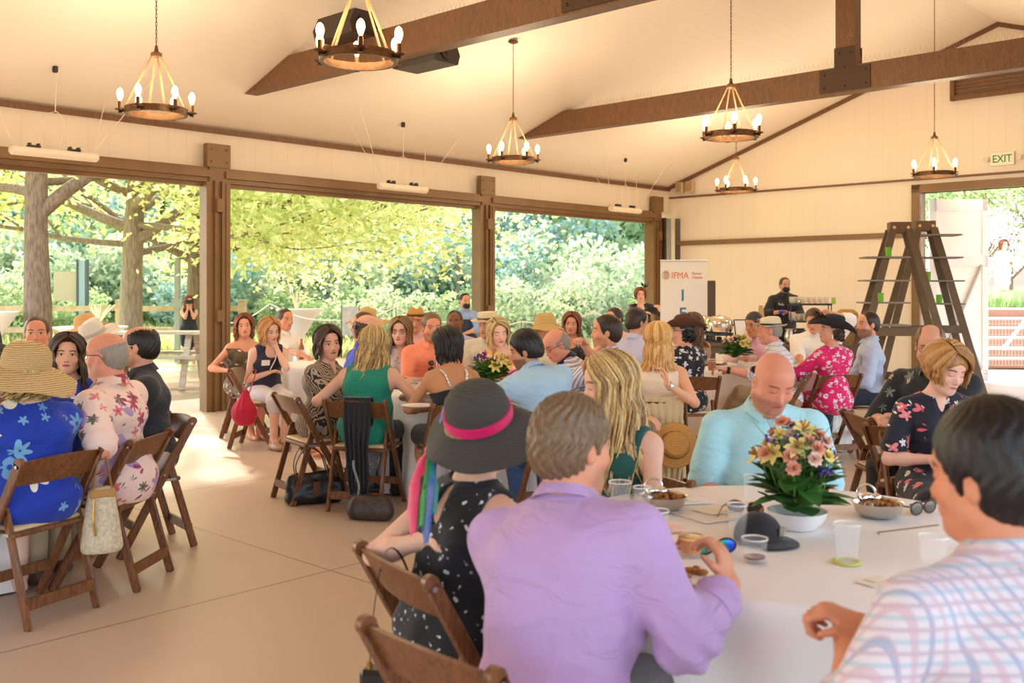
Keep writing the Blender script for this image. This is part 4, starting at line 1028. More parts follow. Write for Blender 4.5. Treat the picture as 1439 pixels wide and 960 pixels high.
        if hand:
            d = (W_-E_).normalized() if hd is None else Vector(hd).normalized(); n = (pal-d*pal.dot(d)); n = n.normalized() if n.length > .05 else d.orthogonal().normalized(); sd = d.cross(n)
            sgn = -1 if i == 0 else 1     # thumb side
            R = npm(Matrix((sd, d, n)).transposed()); hs = .93 if s.fem else 1.03
            f.ell(W_+d*.047*hs, A3((.040, .054, .0165))*hs, R, .02)
            rr = max(.0085*hs, s.v*.62)
            for q in range(4):
                b = W_+d*.086*hs+sd*((q-1.5)*.0205*hs); L_ = [.034, .038, .036, .028][q if sgn < 0 else 3-q]*hs
                c1 = curl*.9; p1 = b+(d*math.cos(c1)+n*math.sin(c1))*L_; c2 = curl*2.0; p2 = p1+(d*math.cos(c2)+n*math.sin(c2))*L_*.75; c3 = curl*2.8; p3 = p2+(d*math.cos(c3)+n*math.sin(c3))*L_*.6
                f.cone(b-d*.012, p1, rr*1.12, rr, .006); f.cone(p1, p2, rr, rr*.95, .004); f.cone(p2, p3, rr*.95, rr*.82, .004)
            ts = 1 if (s.rt.dot(sd)*sgn) < 0 else -1
            b = W_+d*.022*hs+sd*(ts*.03*hs); p1 = b+(d*.7+sd*ts*.75+n*.35).normalized()*.036*hs; p2 = p1+(d*.95+sd*ts*.2+n*(.3+curl*.5)).normalized()*.03*hs
            f.cone(b, p1, rr*1.35, rr*1.15, .010); f.cone(p1, p2, rr*1.15, rr*.9, .004)
    def leg(s, f, i, g=0, to=2.0, ex=0):
        w = (1+(s.wid-1)*.8)*(.93 if s.fem else 1); r0, r1, r2 = .082*w, .053*w, .036
        f.cone(s.hip[i], s.hip[i].lerp(s.K[i], min(1, to)), r0, r0+(r1-r0)*min(1, to), .04, g=g+ex*.3)
        if to > 1:
            u = min(to-1, 1); f.cone(s.K[i], s.K[i].lerp(s.A[i], u*.35), r1*.96, r1*.98, .02, g=g+ex); f.cone(s.K[i].lerp(s.A[i], u*.3), s.K[i].lerp(s.A[i], u), r1*.96, r1*.96+(r2-r1*.96)*u, .02, g=g+ex)
    def neck(s, f, g=0):
        r = (.050 if s.fem else .060)*(1+s.fat*.12); c = Vector(tuple(s.C+s.H@A3((0, -.018, -.055))))
        f.cone(s.N-s.u2*.01, c, r*1.08, r, .022, g=g)
    def body(s):
        f = Fld(); s.torso(f); s.neck(f)
        for i in (0, 1): s.arm(f, i, hand=True); s.leg(f, i)
        for i in (0, 1):
            d = (s.K[i]-s.hip[i]); d.z = 0; d = d.normalized() if d.length > .1 else Vector((0, 1, 0)); A_ = s.A[i]
            f.cone(A_, A_+d*.05-Vector((0, 0, .045)), .04, .035, .02); f.cone(A_-Vector((0, 0, .05))-d*.03, A_+d*.15-Vector((0, 0, .058)), .03, .022, .02)
        n0 = len(f.p); head_prims(f, s.H, s.C, s.hs, fem=s.fem, fat=s.fat)
        V, Q = f.mesh(s.v)
        hf = Fld(); hf.ell(s.C, A3((.095, .125, .135))*s.hs, s.H); inh = hf.dist(hf.p[0], A3(V)) < .01
        af = np.full(len(V), 9.0)
        for i in (0, 1):
            W_ = A3(s.arms[i][2]); af = np.minimum(af, np.linalg.norm(V-W_, axis=1)-.06)
        hl = ((A3(V)-s.C)@s.H)/s.hs; hl[(~inh)] = (9, 9, 9)
        me = fastmesh('person', V, Q, s.sk); at = me.attributes.new('hl', 'FLOAT_VECTOR', 'POINT'); at.data.foreach_set('vector', A3(hl).ravel())
        o = link('person', me, None, (s.x, s.y, 0), s.yaw); tag(o, s.label, 'person'); s.root = o
    def part(s, name, f, matl, v=None, noise=None, label=None):
        V, Q = f.mesh(v or s.v, noise); me = fastmesh(name, V, Q, matl); o = link(name, me, s.root)
        if label: o['label'] = label
        return o
    def fold(s, amp=.004, seed=0, fr=38):
        r = np.random.default_rng(seed+int(abs(s.x*77))); K = r.normal(size=(5, 3))*fr*np.array([.8, .8, 1.0]); ph = r.random(5)*6.28; E = [A3(a[1]) for a in s.arms]
        def fn(P):
            P = A3(P); w = P+.02*np.sin(P[:, [1, 2, 0]]*17+2); t = sum(np.sin(w@A3(K[i])*.55+ph[i]) for i in range(5))/5
            el = np.zeros(len(P))
            for e in E: el += np.exp(-((P-e)**2).sum(1)/.012)*np.sin((P-e)@A3((60, 40, 75)))*.8
            return (amp*(t*1.3+el)).astype(np.float32)
        return fn
    # ---- garments
    def top(s, name, matl, sleeve=.0, g=.012, neck='crew', collar=False, cuff=0, length=.0, strap=0, cut=None, fold=.007, back=None, loose=.0, hem=None, v=None):
        f = Fld(); s.torso(f, g)
        if length: f.cone(s.P+Vector((0, .0, .02)), s.P+Vector((0, .04, -.02)), .15*s.wid, .15*s.wid, .05, g=g)
        if sleeve > 0:
            for i in (0, 1): s.arm(f, i, g+.001, to=sleeve, ex=(.009 if sleeve < 1.2 else .005)+loose)
        if name == 'dress' or hem is not None:
            for i in (0, 1): s.leg(f, i, g+.01, to=hem if hem is not None else 1.0, ex=.02)
            if s.legs != 'cross': f.cone(s.P+Vector((0, .02, -.01)), (s.K[0]+s.K[1])/2, .10, .07, .06, g=g)
        # keep cloth from covering the legs below
        f.half(s.P-Vector((0, 0, .10)), (0, 0, -1)) if hem is None and name != 'dress' else None
        nb = s.N+s.u2*.012
        if neck == 'crew': f.ell(nb+s.u2*.05, (.085, .085, .075), None, .012, True)
        elif neck == 'v':
            f.ell(nb+s.u2*.05, (.085, .085, .07), None, .012, True); f.cone(nb+s.fw*.10, nb+s.fw*.13-s.u2*.13, .045, .012, .012, True)
        elif neck == 'scoop':
            f.ell(nb+s.u2*.045, (.10, .09, .08), None, .012, True); f.ell(nb+s.fw*.11-s.u2*.02, (.085, .07, .085), None, .014, True)
        elif neck == 'shirt': f.ell(nb+s.u2*.055, (.075, .075, .06), None, .010, True); f.cone(nb+s.fw*.10, nb+s.fw*.13-s.u2*.07, .026, .008, .010, True)
        if strap:       # tank top: open shoulders
            for i, sg in ((0, -1), (1, 1)):
                f.ell(s.S[i]+s.rt*(sg*(.085-strap*.02))-s.u2*.01, (.105, .13, .125), None, .015, True)
        if cut is not None: f.half(s.N+s.u2*cut, s.u2)
        if back: f.ell(s.N-s.u2*back[0]-s.fw*.12, (back[1], .08, back[2]), None, .006, True)
        o = s.part(name, f, matl, v, s.fold(fold))
        if collar:
            c = MB(); pts = []; ctr = nb+s.u2*.018; n = 22
            for k in range(n+1):
                a = -PI*.5+.32+(2*PI-.64)*k/n; a0 = a; rr = .078*(1+s.fat*.12)
                p = ctr+s.rt*(math.cos(a)*-rr)+s.fw*(math.sin(a)*-rr if 0 else -math.sin(a)*-rr)
                pts.append((p, a))
            vs = []; fs = []
            for k in range(n+1):
                a = PI/2+.28+(2*PI-.56)*k/n; dr = s.rt*math.cos(a)+s.fw*math.sin(a); rr = .066*(1+s.fat*.14); e = abs(math.sin((a-PI/2)/2)); fr = max(0, 1-e*2.2)
                b0 = ctr+dr*rr+s.u2*(.035-.02*(1-e)); b1 = ctr+dr*(rr+.026+.018*fr)-s.u2*(.012+.035*fr)+s.fw*.012*fr; b2 = ctr+dr*(rr+.004)-s.u2*.02
                vs += [b0, b1, b1-dr*.006, b0-dr*.007, b2]
                if k: q = 5*(k-1); fs += [(q, q+5, q+6, q+1), (q+1, q+6, q+7, q+2), (q+2, q+7, q+8, q+3), (q+3, q+8, q+5, q)]
            c.add(vs, fs); oo = c.build('collar', matl if collar is True else collar, o, 60)
        if cuff:
            for i in (0, 1):
                S_, E_, W_ = s.arms[i][:3]; u = sleeve-1; p = E_.lerp(W_, u); d = (W_-E_).normalized(); r = .038+loose
                MB().tube([p-d*.05, p-d*.045, p+d*.004, p+d*.004, p-d*.03], [r-.008, r+.012, r+.014, r-.002, r-.004], 16, cap=False).build('cuff', matl, o, 60)
        return o
    def legs_cover(s, name, matl, to=1.96, ex=.012):
        f = Fld(); f.ell(s.P+Vector((0, 0, .0)), (.165*s.wid, .125+s.belly*.03, .11), None, .04, g=.010)
        for i in (0, 1): s.leg(f, i, .008, to=to, ex=ex)
        return s.part(name, f, matl, max(s.v, .011), s.fold(.003, 3))
    def shoes(s, matl, name='shoe'):
        for i in (0, 1):
            d = (s.K[i]-s.hip[i]); d.z = 0; d = d.normalized() if d.length > .1 else Vector((0, 1, 0)); A_ = s.A[i]; b = A_-Vector((0, 0, .048))
            R = npm(Matrix((Vector((d.y, -d.x, 0)), d, Vector((0, 0, 1)))).transposed())
            f = Fld(); f.ell(b+d*.055, (.048, .14, .042), R, .02).cone(A_, b-d*.02, .045, .048, .02).half(b+Vector((0, 0, -.033)), (0, 0, -1))
            s.part(name, f, matl, .011)
    # ---- hair
    def hp(s, x, y, z): return Vector(tuple(s.C+s.H@(A3((x, y, z))*s.hs)))
    def cap(s, f, g=.012, up=0, wide=False, ear=True, low=-.05, full=0):
        H, C, sc = s.H, s.C, s.hs; P = lambda x, y, z: C+H@(A3((x, y, z))*sc)
        f.ell(P(0, -.018, .036+full*.3), A3((.077+g, .096+g, .084+g+full))*sc, H, .02)
        f.ell(P(0, -.045, -.015), A3((.068+g, .07+g, .075))*sc, H, .03)
        f.ell(P(0, .098, -.028+up), A3((.062+(.05 if not wide else 0), .075, .088))*sc, H, .012, True)
        f.ell(P(0, .09, -.07), A3((.13, .085, .11))*sc, H, .012, True)
        if ear:
            for sg in (-1, 1): f.ell(P(sg*.10, -.002, -.025), A3((.035, .026, .038))*sc, H, .008, True)
        f.half(P(0, 0, low), H@A3((0, .15, -1)))
    def hair_noise(s, amp, fr=150):
        H, C = s.H, s.C
        def fn(P):
            q = (A3(P)-C)@H; a = np.arctan2(q[:, 0], q[:, 1]); e = q[:, 2]
            return (amp*(np.sin(a*23+e*40+3*np.sin(e*60))+.6*np.sin(q[:, 0]*fr+4*np.sin(q[:, 1]*40))*np.sin(q[:, 1]*fr*.5))*.7).astype(np.float32)
        return fn
    def short(s, matl, g=.012, up=0, amp=.002, low=-.05, full=0, crown_cut=None, tex=150):
        f = Fld(); s.cap(f, g, up, low=low, full=full)
        if crown_cut: f.ell(s.C+s.H@(A3((0, .015, .085+.0))*s.hs), A3(crown_cut)*s.hs, s.H, .012, True)
        return s.part('hair', f, matl, min(s.v*.7, .006), s.hair_noise(amp, tex))
    def long(s, matl, L=.30, n=70, rad=.012, wave=.018, part=0.0, g=.012, face=58, seed=1, curl=10, fringe=0, spread=.0, updo=False, tips=None, hat=False):
        """locks that leave the parting, follow the skull and hang"""
        r = random.Random(seed); f = Fld(); g = .001 if hat else g; s.cap(f, g, -.0, wide=True, ear=False, low=-.085); V1, Q1 = f.mesh(min(s.v*.8, .008), s.hair_noise(.0007))
        mb = MB(); lk = []; axs = (.082+g, .103+g, .09+g); cz = .034
        for i in range(n):
            side = -1 if i % 2 else 1; u = (i//2+.5)/(n//2); phi = D2R(face+(180-face)*u+r.uniform(-4, 4)); layer = r.random()
            ex = .002+layer*.010
            st = Vector((part*.03+side*.004, .075*(1-u)-.03*u, 1)); st = Vector((st.x, st.y*1.0, .085)).normalized()
            en = Vector((math.sin(phi)*side, math.cos(phi), -.38 if hat else -.12)).normalized(); pts = []; rs = []
            m = 7
            for k in range(m):
                w = k/(m-1); w = .93+.07*w if hat else w; d = st.slerp(en, w) if st.dot(en) > -.98 else en
                pts.append(s.hp(d.x*(axs[0]+ex), d.y*(axs[1]+ex)-.014, d.z*(axs[2]+ex)+cz)); rs.append(rad*(.55+.45*min(1, w*2)))
            Li = L*(.82+.3*r.random())*(1 if tips is None else tips); p = pts[-1].copy(); q = 9; ph = r.uniform(0, 6.28); out = (p-Vector(tuple(s.C))); out.z = 0; out.normalize(); tang = Vector((-out.y, out.x, 0))
            base = p.copy(); jt = .010*r.uniform(-1, 1)
            for k in range(1, q+1):
                w = k/q; z = base.z-Li*w; pin = -.018*math.sin(min(1, w*3)*PI) if L > .2 else -.012*w
                c = base+out*(pin+spread*w+wave*math.sin(w*curl+ph)*w**.5)+tang*(wave*math.cos(w*curl+ph)*w**.5+jt*w); c.z = z
                # stay outside shoulders and back
                dv = c-s.Cx; e = Vector((dv.dot(s.rt), dv.dot(s.fw), 0)); 
                top_ = s.N.z+.02
                if z < top_:
                    bl = min(1, (top_-z)/.10); ra, rb = .10+.075*bl*s.wid, .085+.045*bl
                    qd = math.sqrt((e.x/ra)**2+(e.y/rb)**2)
                    if qd < 1 and qd > 1e-4: f_ = (1/qd-1); c = c+s.rt*(e.x*f_)+s.fw*(e.y*f_)
                pts.append(c); rs.append(rad*(1-.75*w**2.2))
            if fringe and abs(u) < .12:
                pass
            n0 = len(mb.v); mb.tube(pts, rs, 6, flat=.55, up=out); lk += [r.random()]*(len(mb.v)-n0)
        V = np.concatenate([V1, np.array([tuple(v) for v in mb.v])]); Q2 = []
        tri = [fc for fc in mb.f if len(fc) == 4]; Q = np.concatenate([Q1, np.array(tri)+len(V1)])
        me = fastmesh('hair', V, Q, matl); at = me.attributes.new('lk', 'FLOAT', 'POINT'); at.data.foreach_set('value', np.concatenate([np.full(len(V1), .35), np.array(lk)]).astype(np.float32))
        return link('hair', me, s.root)
    # ---- accessories
    def hat(s, name, matl, crown=(.10, .10), brim=.16, tilt=(0, 0), lift=.048, kind='flat', band=None, wob=.01, droop=.02, yawh=0, bandh=.03, thick=.004, dent=0, back=0):
        """crown=(radius, height)"""
        R = s.H3 @ Matrix.Rotation(yawh, 3, 'Z') @ Matrix.Rotation(-D2R(tilt[0]), 3, 'X') @ Matrix.Rotation(D2R(tilt[1]), 3, 'Y'); c = s.hp(0, -.012-back, lift)
        cr, ch = crown
        if kind == 'round': top_ = [(cr, 0), (cr*.995, ch*.35), (cr*.93, ch*.65), (cr*.76, ch*.87), (cr*.5, ch*.97), (cr*.2, ch*1.0), (0.0005, ch)]
        elif kind == 'boater': top_ = [(cr, 0), (cr*.98, ch*.95), (cr*.93, ch), (0.0005, ch)]
        else: top_ = [(cr, 0), (cr*.97, ch*.5), (cr*.9, ch*.85), (cr*.78, ch), (cr*.5, ch*.985), (0.0005, ch*.93)]
        br = []; nb = 9
        for k in range(nb+1): u = k/nb; br.append((cr+(brim-cr)*u, 'b', u))
        prof = [(brim-(brim-cr)*k/nb, -thick) for k in range(nb)]+[(cr-.002, -thick)]
        full = [(r_, z_) for r_, z_ in reversed(prof)]
        P = []; 
        for k in range(nb, -1, -1): u = k/nb; P.append((cr+(brim-cr)*u, 0, u))
        allp = [(cr-.004, -thick, 0)]+[(cr+(brim-cr)*k/nb, -thick, k/nb) for k in range(nb+1)]+P+[(r_, z_, -1) for r_, z_ in top_[1:]]
        us = [q[2] for q in allp]; sd = s.x*13
        def fn(a, i, p):
            u = us[i]
            if u >= 0:
                if kind == 'cowboy': p = Vector((p.x*(1-.10*u), p.y*1.10, p.z+ .085*u**1.6*abs(math.cos(a))**1.5-.03*u*abs(math.sin(a))))
                elif kind == 'boater': pass
                else: p = Vector((p.x, p.y, p.z-droop*u**1.3*1.0+wob*u*(math.sin(a*3+sd)+.6*math.sin(a*5+sd*2))))
            elif dent:
                v = max(0, p.z/ch); p = Vector((p.x*(1-.12*v*v), p.y, p.z-dent*math.exp(-(p.x/.028)**2)*v*v-(.02*v*v*max(0, p.y/.1))))
            return p
        o = MB().lathe([(q[0], q[1]) for q in allp], n=56, fn=fn, R=R, c=c).build(name, matl, s.root, 60)
        if band is not None:
            bh = bandh; MB().lathe([(cr+.001, .002), (cr+.004, .002), (cr*.995+.004, bh), (cr*.99, bh)], n=40, R=R, c=c).build('hat_band', band, o, 60)
        return o, c, R
    def glasses(s, matl, lens=None, up=0, back=False, name='eyeglasses', fr=.0022):
        sg_ = -1 if back else 1; mb = MB(); y0 = .094 if not back else -.115
        yy = lambda y: y
        zc = .002+up; yo = .094-(up*.35 if up else 0)
        if back: yo = -.112
        for sx in (-1, 1):
            mb.tube([s.hp(sx*.033+.024*math.cos(a), yo-.006*abs(math.cos(a)), zc+.018*math.sin(a)) for a in [2*PI*i/16 for i in range(16)]], fr, 5, closed=True)
            if back: mb.tube([s.hp(sx*.057, yo, zc+.005), s.hp(sx*.082, -.06, zc+.004), s.hp(sx*.083, .0, zc)], fr, 5)
            else: mb.tube([s.hp(sx*.057, yo-.004, zc+.006), s.hp(sx*.079, .05, zc+.006), s.hp(sx*.085, -.012, zc+.004), s.hp(sx*.083, -.03, zc-.015)], fr, 5)
        mb.tube([s.hp(-.010, yo, zc+.004), s.hp(0, yo+.004, zc+.008), s.hp(.010, yo, zc+.004)], fr, 5)
        o = mb.build(name, matl, s.root, 60)
        if lens:
            for sx in (-1, 1):
                l = MB(); pts = [s.hp(sx*.033+.023*math.cos(a), yo-.003, zc+.017*math.sin(a)) for a in [2*PI*i/16 for i in range(16)]]
                pt2 = [p+Vector(tuple(s.H@A3((0, -.002, 0)))) for p in pts]; l.add(pts+pt2, [tuple(range(16)), tuple(range(31, 15, -1))]+[(i, (i+1) % 16, 16+(i+1) % 16, 16+i) for i in range(16)]); l.build('lens', lens, o)
        return o
    def badge(s, side=1, down=.12, m=None):
        p = s.N-s.u2*down+s.rt*(side*.085)+s.fw*(.125+(.05 if s.fem else .02)); R = Matrix((s.rt, s.fw, s.u2)).transposed()
        return MB().box(p, (.085, .006, .055), R, .002).build('name_badge', M('badge_white', '#f0ece6', .5), s.root)
    def neckline(s, down=.0): return s.N-s.u2*down
# ================================================================ fabrics
def _fin(t, bump=.5, rough=.8):
    v = t.coord(); n1 = t.noise(7, 2, t.mapv(v, (1, 1, 2.2), (.5, .3, .2)), .5, 1.4); n2 = t.noise(400, 1, v)
    n = t.n.new('ShaderNodeBump'); n.inputs['Strength'].default_value = bump; n.inputs['Distance'].default_value = .022; t.l.new(n1, n.inputs['Height'])
    m = t.n.new('ShaderNodeBump'); m.inputs['Strength'].default_value = .12; m.inputs['Distance'].default_value = .002; t.l.new(n2, m.inputs['Height']); t.l.new(n.outputs[0], m.inputs['Normal'])
    t.l.new(m.outputs[0], t.b.inputs['Normal']); t.b.inputs['Roughness'].default_value = rough; t.b.inputs['Sheen Weight'].default_value = .15
def fab(name, c, bump=.5, rough=.8):
    if name in MC: return MC[name]
    m = bpy.data.materials.new(name); t = NT(m); k = srgb(c); t.base(t.mix(t.noise(5, 2), k, tuple(min(1, q*1.12+.004) for q in k[:3])+(1,))); _fin(t, bump, rough); MC[name] = m; return m
def floral(name, basec, layers, bump=.4):
    """layers: (scale, share, petal colour, centre colour, petals, radius)"""
    m = bpy.data.materials.new(name); t = NT(m); v = t.coord(); c = srgb(basec)
    for i, (sc, share, pc, cc, npet, rad) in enumerate(layers):
        vv = t.mapv(v, (1, 1, 1), (.2*i, .1*i, .3*i), (i*3.1, i*1.7, i*.9)); n = t.n.new('ShaderNodeTexVoronoi'); n.inputs['Scale'].default_value = sc; t.l.new(vv, n.inputs['Vector']); n.inputs['Randomness'].default_value = .85
        sub = t.n.new('ShaderNodeVectorMath'); sub.operation = 'SUBTRACT'; t.l.new(vv, sub.inputs[0]); t.l.new(n.outputs['Position'], sub.inputs[1]); x, y, z = t.sep(sub.outputs[0])
        h = t.math('ADD', x, t.math('MULTIPLY', y, .7)); ang = t.math('ARCTAN2', z, h); cr, cg, cb = t.sep(n.outputs['Color'])
        pet = t.math('MULTIPLY_ADD', t.math('COSINE', t.math('MULTIPLY', t.math('ADD', ang, t.math('MULTIPLY', cg, 6)), npet)), rad*.28, rad*.8)
        mk = t.math('MULTIPLY', t.math('LESS_THAN', n.outputs['Distance'], pet), t.math('LESS_THAN', cr, share))
        c = t.mix(mk, c, t.mix(t.math('MULTIPLY', cb, .35), srgb(pc), srgb(cc)))
        c = t.mix(t.math('MULTIPLY', t.math('LESS_THAN', n.outputs['Distance'], rad*.25), mk), c, srgb(cc))
    t.base(c); _fin(t, bump); return m
def plaid(name, basec, lines, bump=.4):
    """lines: (period, width share, colour, rotation)"""
    m = bpy.data.materials.new(name); t = NT(m); c = srgb(basec)
    for per, wd, col, ax in lines:
        x, y, z = t.sep(t.coord()); d = t.math('ADD', t.math('ADD', t.math('MULTIPLY', x, ax[0]), t.math('MULTIPLY', y, ax[1])), t.math('MULTIPLY', z, ax[2]))
        d = t.math('ADD', d, t.math('MULTIPLY', t.noise(6, 1), .007)); f = t.math('FRACT', t.math('DIVIDE', d, per)); k = t.math('LESS_THAN', f, wd); c = t.mix(t.math('MULTIPLY', k, .6), c, srgb(col))
    t.base(c); _fin(t, bump); return m
def straw(name, c1, c2, sc=150, rough=.8):
    m = bpy.data.materials.new(name); t = NT(m); w = t.n.new('ShaderNodeTexWave'); w.bands_direction = 'Z'; w.inputs['Scale'].default_value = sc*.25; w.inputs['Distortion'].default_value = 3; t.l.new(t.coord(), w.inputs['Vector'])
    n = t.noise(sc*.7, 3); f = t.math('ADD', t.math('MULTIPLY', w.outputs['Fac'], .5), t.math('MULTIPLY', n, .5))
    t.base(t.mix(t.step(f, .25, .75), srgb(c1), srgb(c2))); t.b.inputs['Roughness'].default_value = rough; t.bump(f, .6, .004); return m
black_p = mat('black_plastic', '#141214', .3); tort = mat('tortoise_plastic', '#4a2f20', .3)
lens_d = mat('dark_lens', '#1c1a1c', .08, spec=.8)
H_BLK = hair_mat('black_hair', '#120d0b', '#2e221c'); H_DBR = hair_mat('dark_brown_hair', '#2a1a12', '#5c402c'); H_BR = hair_mat('brown_hair', '#4a3020', '#8a6240')
H_BLD = hair_mat('blonde_hair', '#8f6a38', '#f0d898'); H_HBL = hair_mat('highlighted_hair', '#744c24', '#f0cb86'); H_RED = hair_mat('strawberry_hair', '#a05f2c', '#e0aa6c'); H_AUB = hair_mat('auburn_hair', '#5e2c18', '#a8603a')
H_GRY = hair_mat('grey_brown_hair', '#6a5038', '#b89a74'); H_GLD = hair_mat('golden_hair', '#b5702c', '#f2c680'); H_SLV = hair_mat('silver_hair', '#8d857a', '#c9c2b4'); H_LBR = hair_mat('light_brown_hair', '#6e4c2e', '#b08a5c')
# ================================================================ folding chair
chw = wood_mat('fruitwood_brown', '#5a341c', '#8a5630', .38, 3, (8, 8, 1), .1); chs = mat('tan_vinyl_seat', '#d6b88c', .5); chm = mat('chair_steel', '#b9b4ac', .3, .8)
def folding_chair():
    e = empty('folding_chair', (0, 0, 0)); ry = lambda z: -.245+(.785-z)*.567
    for sg in (-1, 1):
        m = MB().bar((sg*.222, ry(.012)+.0, 0.0), (sg*.222, ry(.765), .765), .024, .048, up=(0, 1, 0), bev=.006)
        m.tube([(sg*.222-.012, ry(.765), .765), (sg*.222+.012, ry(.765), .765)], .024, 14); m.build('back_rail', chw, e, 40)
        m = MB().bar((sg*.19, -.255, 0), (sg*.19, -.10, .535), .022, .044, up=(0, 1, 0), bev=.006); m.tube([(sg*.19-.011, -.10, .535), (sg*.19+.011, -.10, .535)], .022, 12)
        m.build('leg', chw, e, 40)
        MB().tube([(sg*.222-.013*sg, ry(.75), .75), (sg*.222+.014*sg, ry(.75), .75)], .008, 8).build('bolt', chm, e, 40); MB().tube([(sg*.2, ry(.46), .46), (sg*.237, ry(.46), .46)], .007, 8).build('bolt', chm, e, 40)
        MB().bar((sg*.205, -.14, .425), (sg*.205, .12, .418), .004, .014).build('brace', chm, e)
    vs = []; fs = []; n = 12
    for k in range(n+1):
        u = -1+2*k/n; x = u*.212
        for (z, off) in ((.655-.004*(1-u*u), 0), (.768+.014*(1-u*u), 0), (.768+.014*(1-u*u), 1), (.655-.004*(1-u*u), 1)): vs.append((x, ry(z)-.022*(1-u*u)+off*.016-.008, z))
        if k: q = 4*(k-1); fs += [(q+a, q+(a+1) % 4, q+4+(a+1) % 4, q+4+a) for a in range(4)]
    fs += [(0, 1, 2, 3), (4*n+3, 4*n+2, 4*n+1, 4*n)]
    MB().add(vs, fs).build('backrest', chw, e, 35)
    MB().box((0, .03, .425), (.40, .40, .024), bev=.006).build('seat_frame', chw, e)
    MB().box((0, .03, .446), (.37, .37, .026), bev=.011).build('seat', chs, e, 50)
    MB().bar((-.19, -.235, .115), (.19, -.235, .115), .016, .055).build('stretcher', chw, e); MB().bar((-.22, ry(.17), .17), (.22, ry(.17), .17), .016, .05).build('stretcher', chw, e)
    return e
chair0 = folding_chair(); chair_used = []
def chair(x, y, yaw, label):
    o = chair0 if not chair_used else copy_tree(chair0); chair_used.append(1); o.location = (x, y, 0); o.rotation_euler = (0, 0, D2R(yaw)); tag(o, label, 'chair', 'wooden folding chairs'); return o
def seat(p, who, yaw=None, back=.055, label=None, side=0):
    a = p.yaw if yaw is None else D2R(yaw); return chair(p.x-math.sin(a)*back+math.cos(a)*side, p.y+math.cos(a)*back+math.sin(a)*side, math.degrees(a), label or ('brown wooden folding chair under '+who))
# ================================================================ tables with cloths
linen = mat('table_linen', '#f2eae4', .75, bump=.25, bscale=3)
def round_table(x, y, r, seed, lt, lc):
    e = empty('banquet_table', (x, y, 0), 0, lt, 'table', 'round banquet tables')
    MB().lathe([(r-.03, .725), (r-.01, .73), (r-.01, .745), (r-.03, .748), (0, .748)], n=40).build('tabletop', tm, e)
    for k in range(4): a = PI/4+k*PI/2; MB().tube([(math.cos(a)*r*.5, math.sin(a)*r*.5, .73), (math.cos(a)*r*.55, math.sin(a)*r*.55, 0)], .015, 8).build('leg', steel, e)
    n = 160; prof = [(0, .76), (r*.5, .76), (r-.01, .76), (r+.004, .752), (r+.012, .735), (r+.015, .68), (r+.02, .55), (r+.03, .40), (r+.04, .22), (r+.05, .012), (r+.045, .012), (r+.01, .60), (r-.002, .745), (0, .751)]
    rg = random.Random(seed); ph = [rg.uniform(0, 6.28) for _ in range(4)]; nf = 13
    def fn(a, i, p):
        z = p.z
        if z > .72: return p
        d = (.735-z)/.72; k = 1+d*(.085*math.sin(a*nf+ph[0]+.8*math.sin(a*3+ph[1]))+.05*math.sin(a*7+ph[2]))/r*.9
        return Vector((p.x*k, p.y*k, z))
    o = MB().lathe(prof, n=n, fn=fn).build('tablecloth', linen, None, 50); o.location = (x, y, 0); tag(o, lc, 'tablecloth', 'white round tablecloths')
    return e
T1 = (.92, 3.26, .78); T2 = (-.15, 8.05, .86); T3 = (2.62, 10.35, .80); T4 = (-1.72, 10.9, .76); T0 = (-3.34, 5.25, .74)
round_table(*T1, 1, 'nearest round banquet table, under the white cloth in front of the lavender shirt', 'white floor-length cloth on the nearest round table, with the big flower bowl on it')
round_table(*T2, 2, 'round banquet table in the middle, hidden under its cloth behind the teal top', 'white cloth on the middle round table, behind the woman in the teal top')
round_table(*T3, 3, 'round banquet table before the buffet, hidden under its cloth', 'white cloth on the farther right table, left of the woman in hot pink')
round_table(*T4, 4, 'round banquet table near the middle open bay, hidden under its cloth', 'white cloth on the far left table, beside the two women turned from it')
round_table(*T0, 5, 'round banquet table at the left edge, hidden behind seated guests', 'white cloth on the table at the left edge of the hall')
# ================================================================ the guests
def W(px, py, D): return Vector((atpx(px, D), D, zpx(py, D)))
SK_F = '#e6b49a'; SK_M = '#dca184'; SK_T = '#d0926c'; SK_D = '#8a5a3c'; SK_P = '#eec2aa'; SK_R = '#d8926f'
def K(**k): return k
# ---------- nearest table
# woman in the dark sun hat
f_blk = floral('black_white_geometric', '#141216', [(30, .8, '#d8d4dc', '#8f8c98', 2, .26), (44, .3, '#c8b0b8', '#6e6670', 4, .2)], .3)
p = Person(640, 2.95, -48, 'woman in a dark floppy sun hat with a rainbow scarf and black print dress', fem=True, h=.92, vox=.0065, X=-.19, tone=SK_F, lean=10, side=2, head=(-30, -2, 2), skin_k=K(brow='#8a6a48', lip='#b85c58'),
           arms=(('W', W(606, 756, 2.93), (-1, -.12, -.75), .5, (0, .5, -1)), ('W', W(950, 746, 3.02), (.3, -.4, -.8), .9, (0, 0, -1))), legs='tuck', wid=1.02)
p.top('dress', f_blk, 0, strap=.9, neck='crew', back=(.07, .030, .062), hem=1.0); p.legs_cover('trousers', f_blk, 1.9, .02)
p.short(H_BLD, g=.001, low=-.10, amp=.001); P_HAT = p
straw_b = straw('dark_woven_straw', '#2a2724', '#57524c', 220)
o, hc, HR = p.hat('sun_hat', straw_b, crown=(.100, .112), brim=.180, tilt=(-14, 24), kind='round', droop=.062, wob=.014, lift=.040, thick=.004)
mg = fab('scarf_magenta', '#d40f62', .3, .5); tl = fab('scarf_teal', '#0f8f93', .3, .5); bu = fab('scarf_blue', '#3a66b8', .3, .5); gr_ = fab('scarf_green', '#2f9a48', .3, .5); bk = fab('scarf_black', '#18141a', .3, .5); rd = fab('scarf_red', '#c81834', .3, .5)
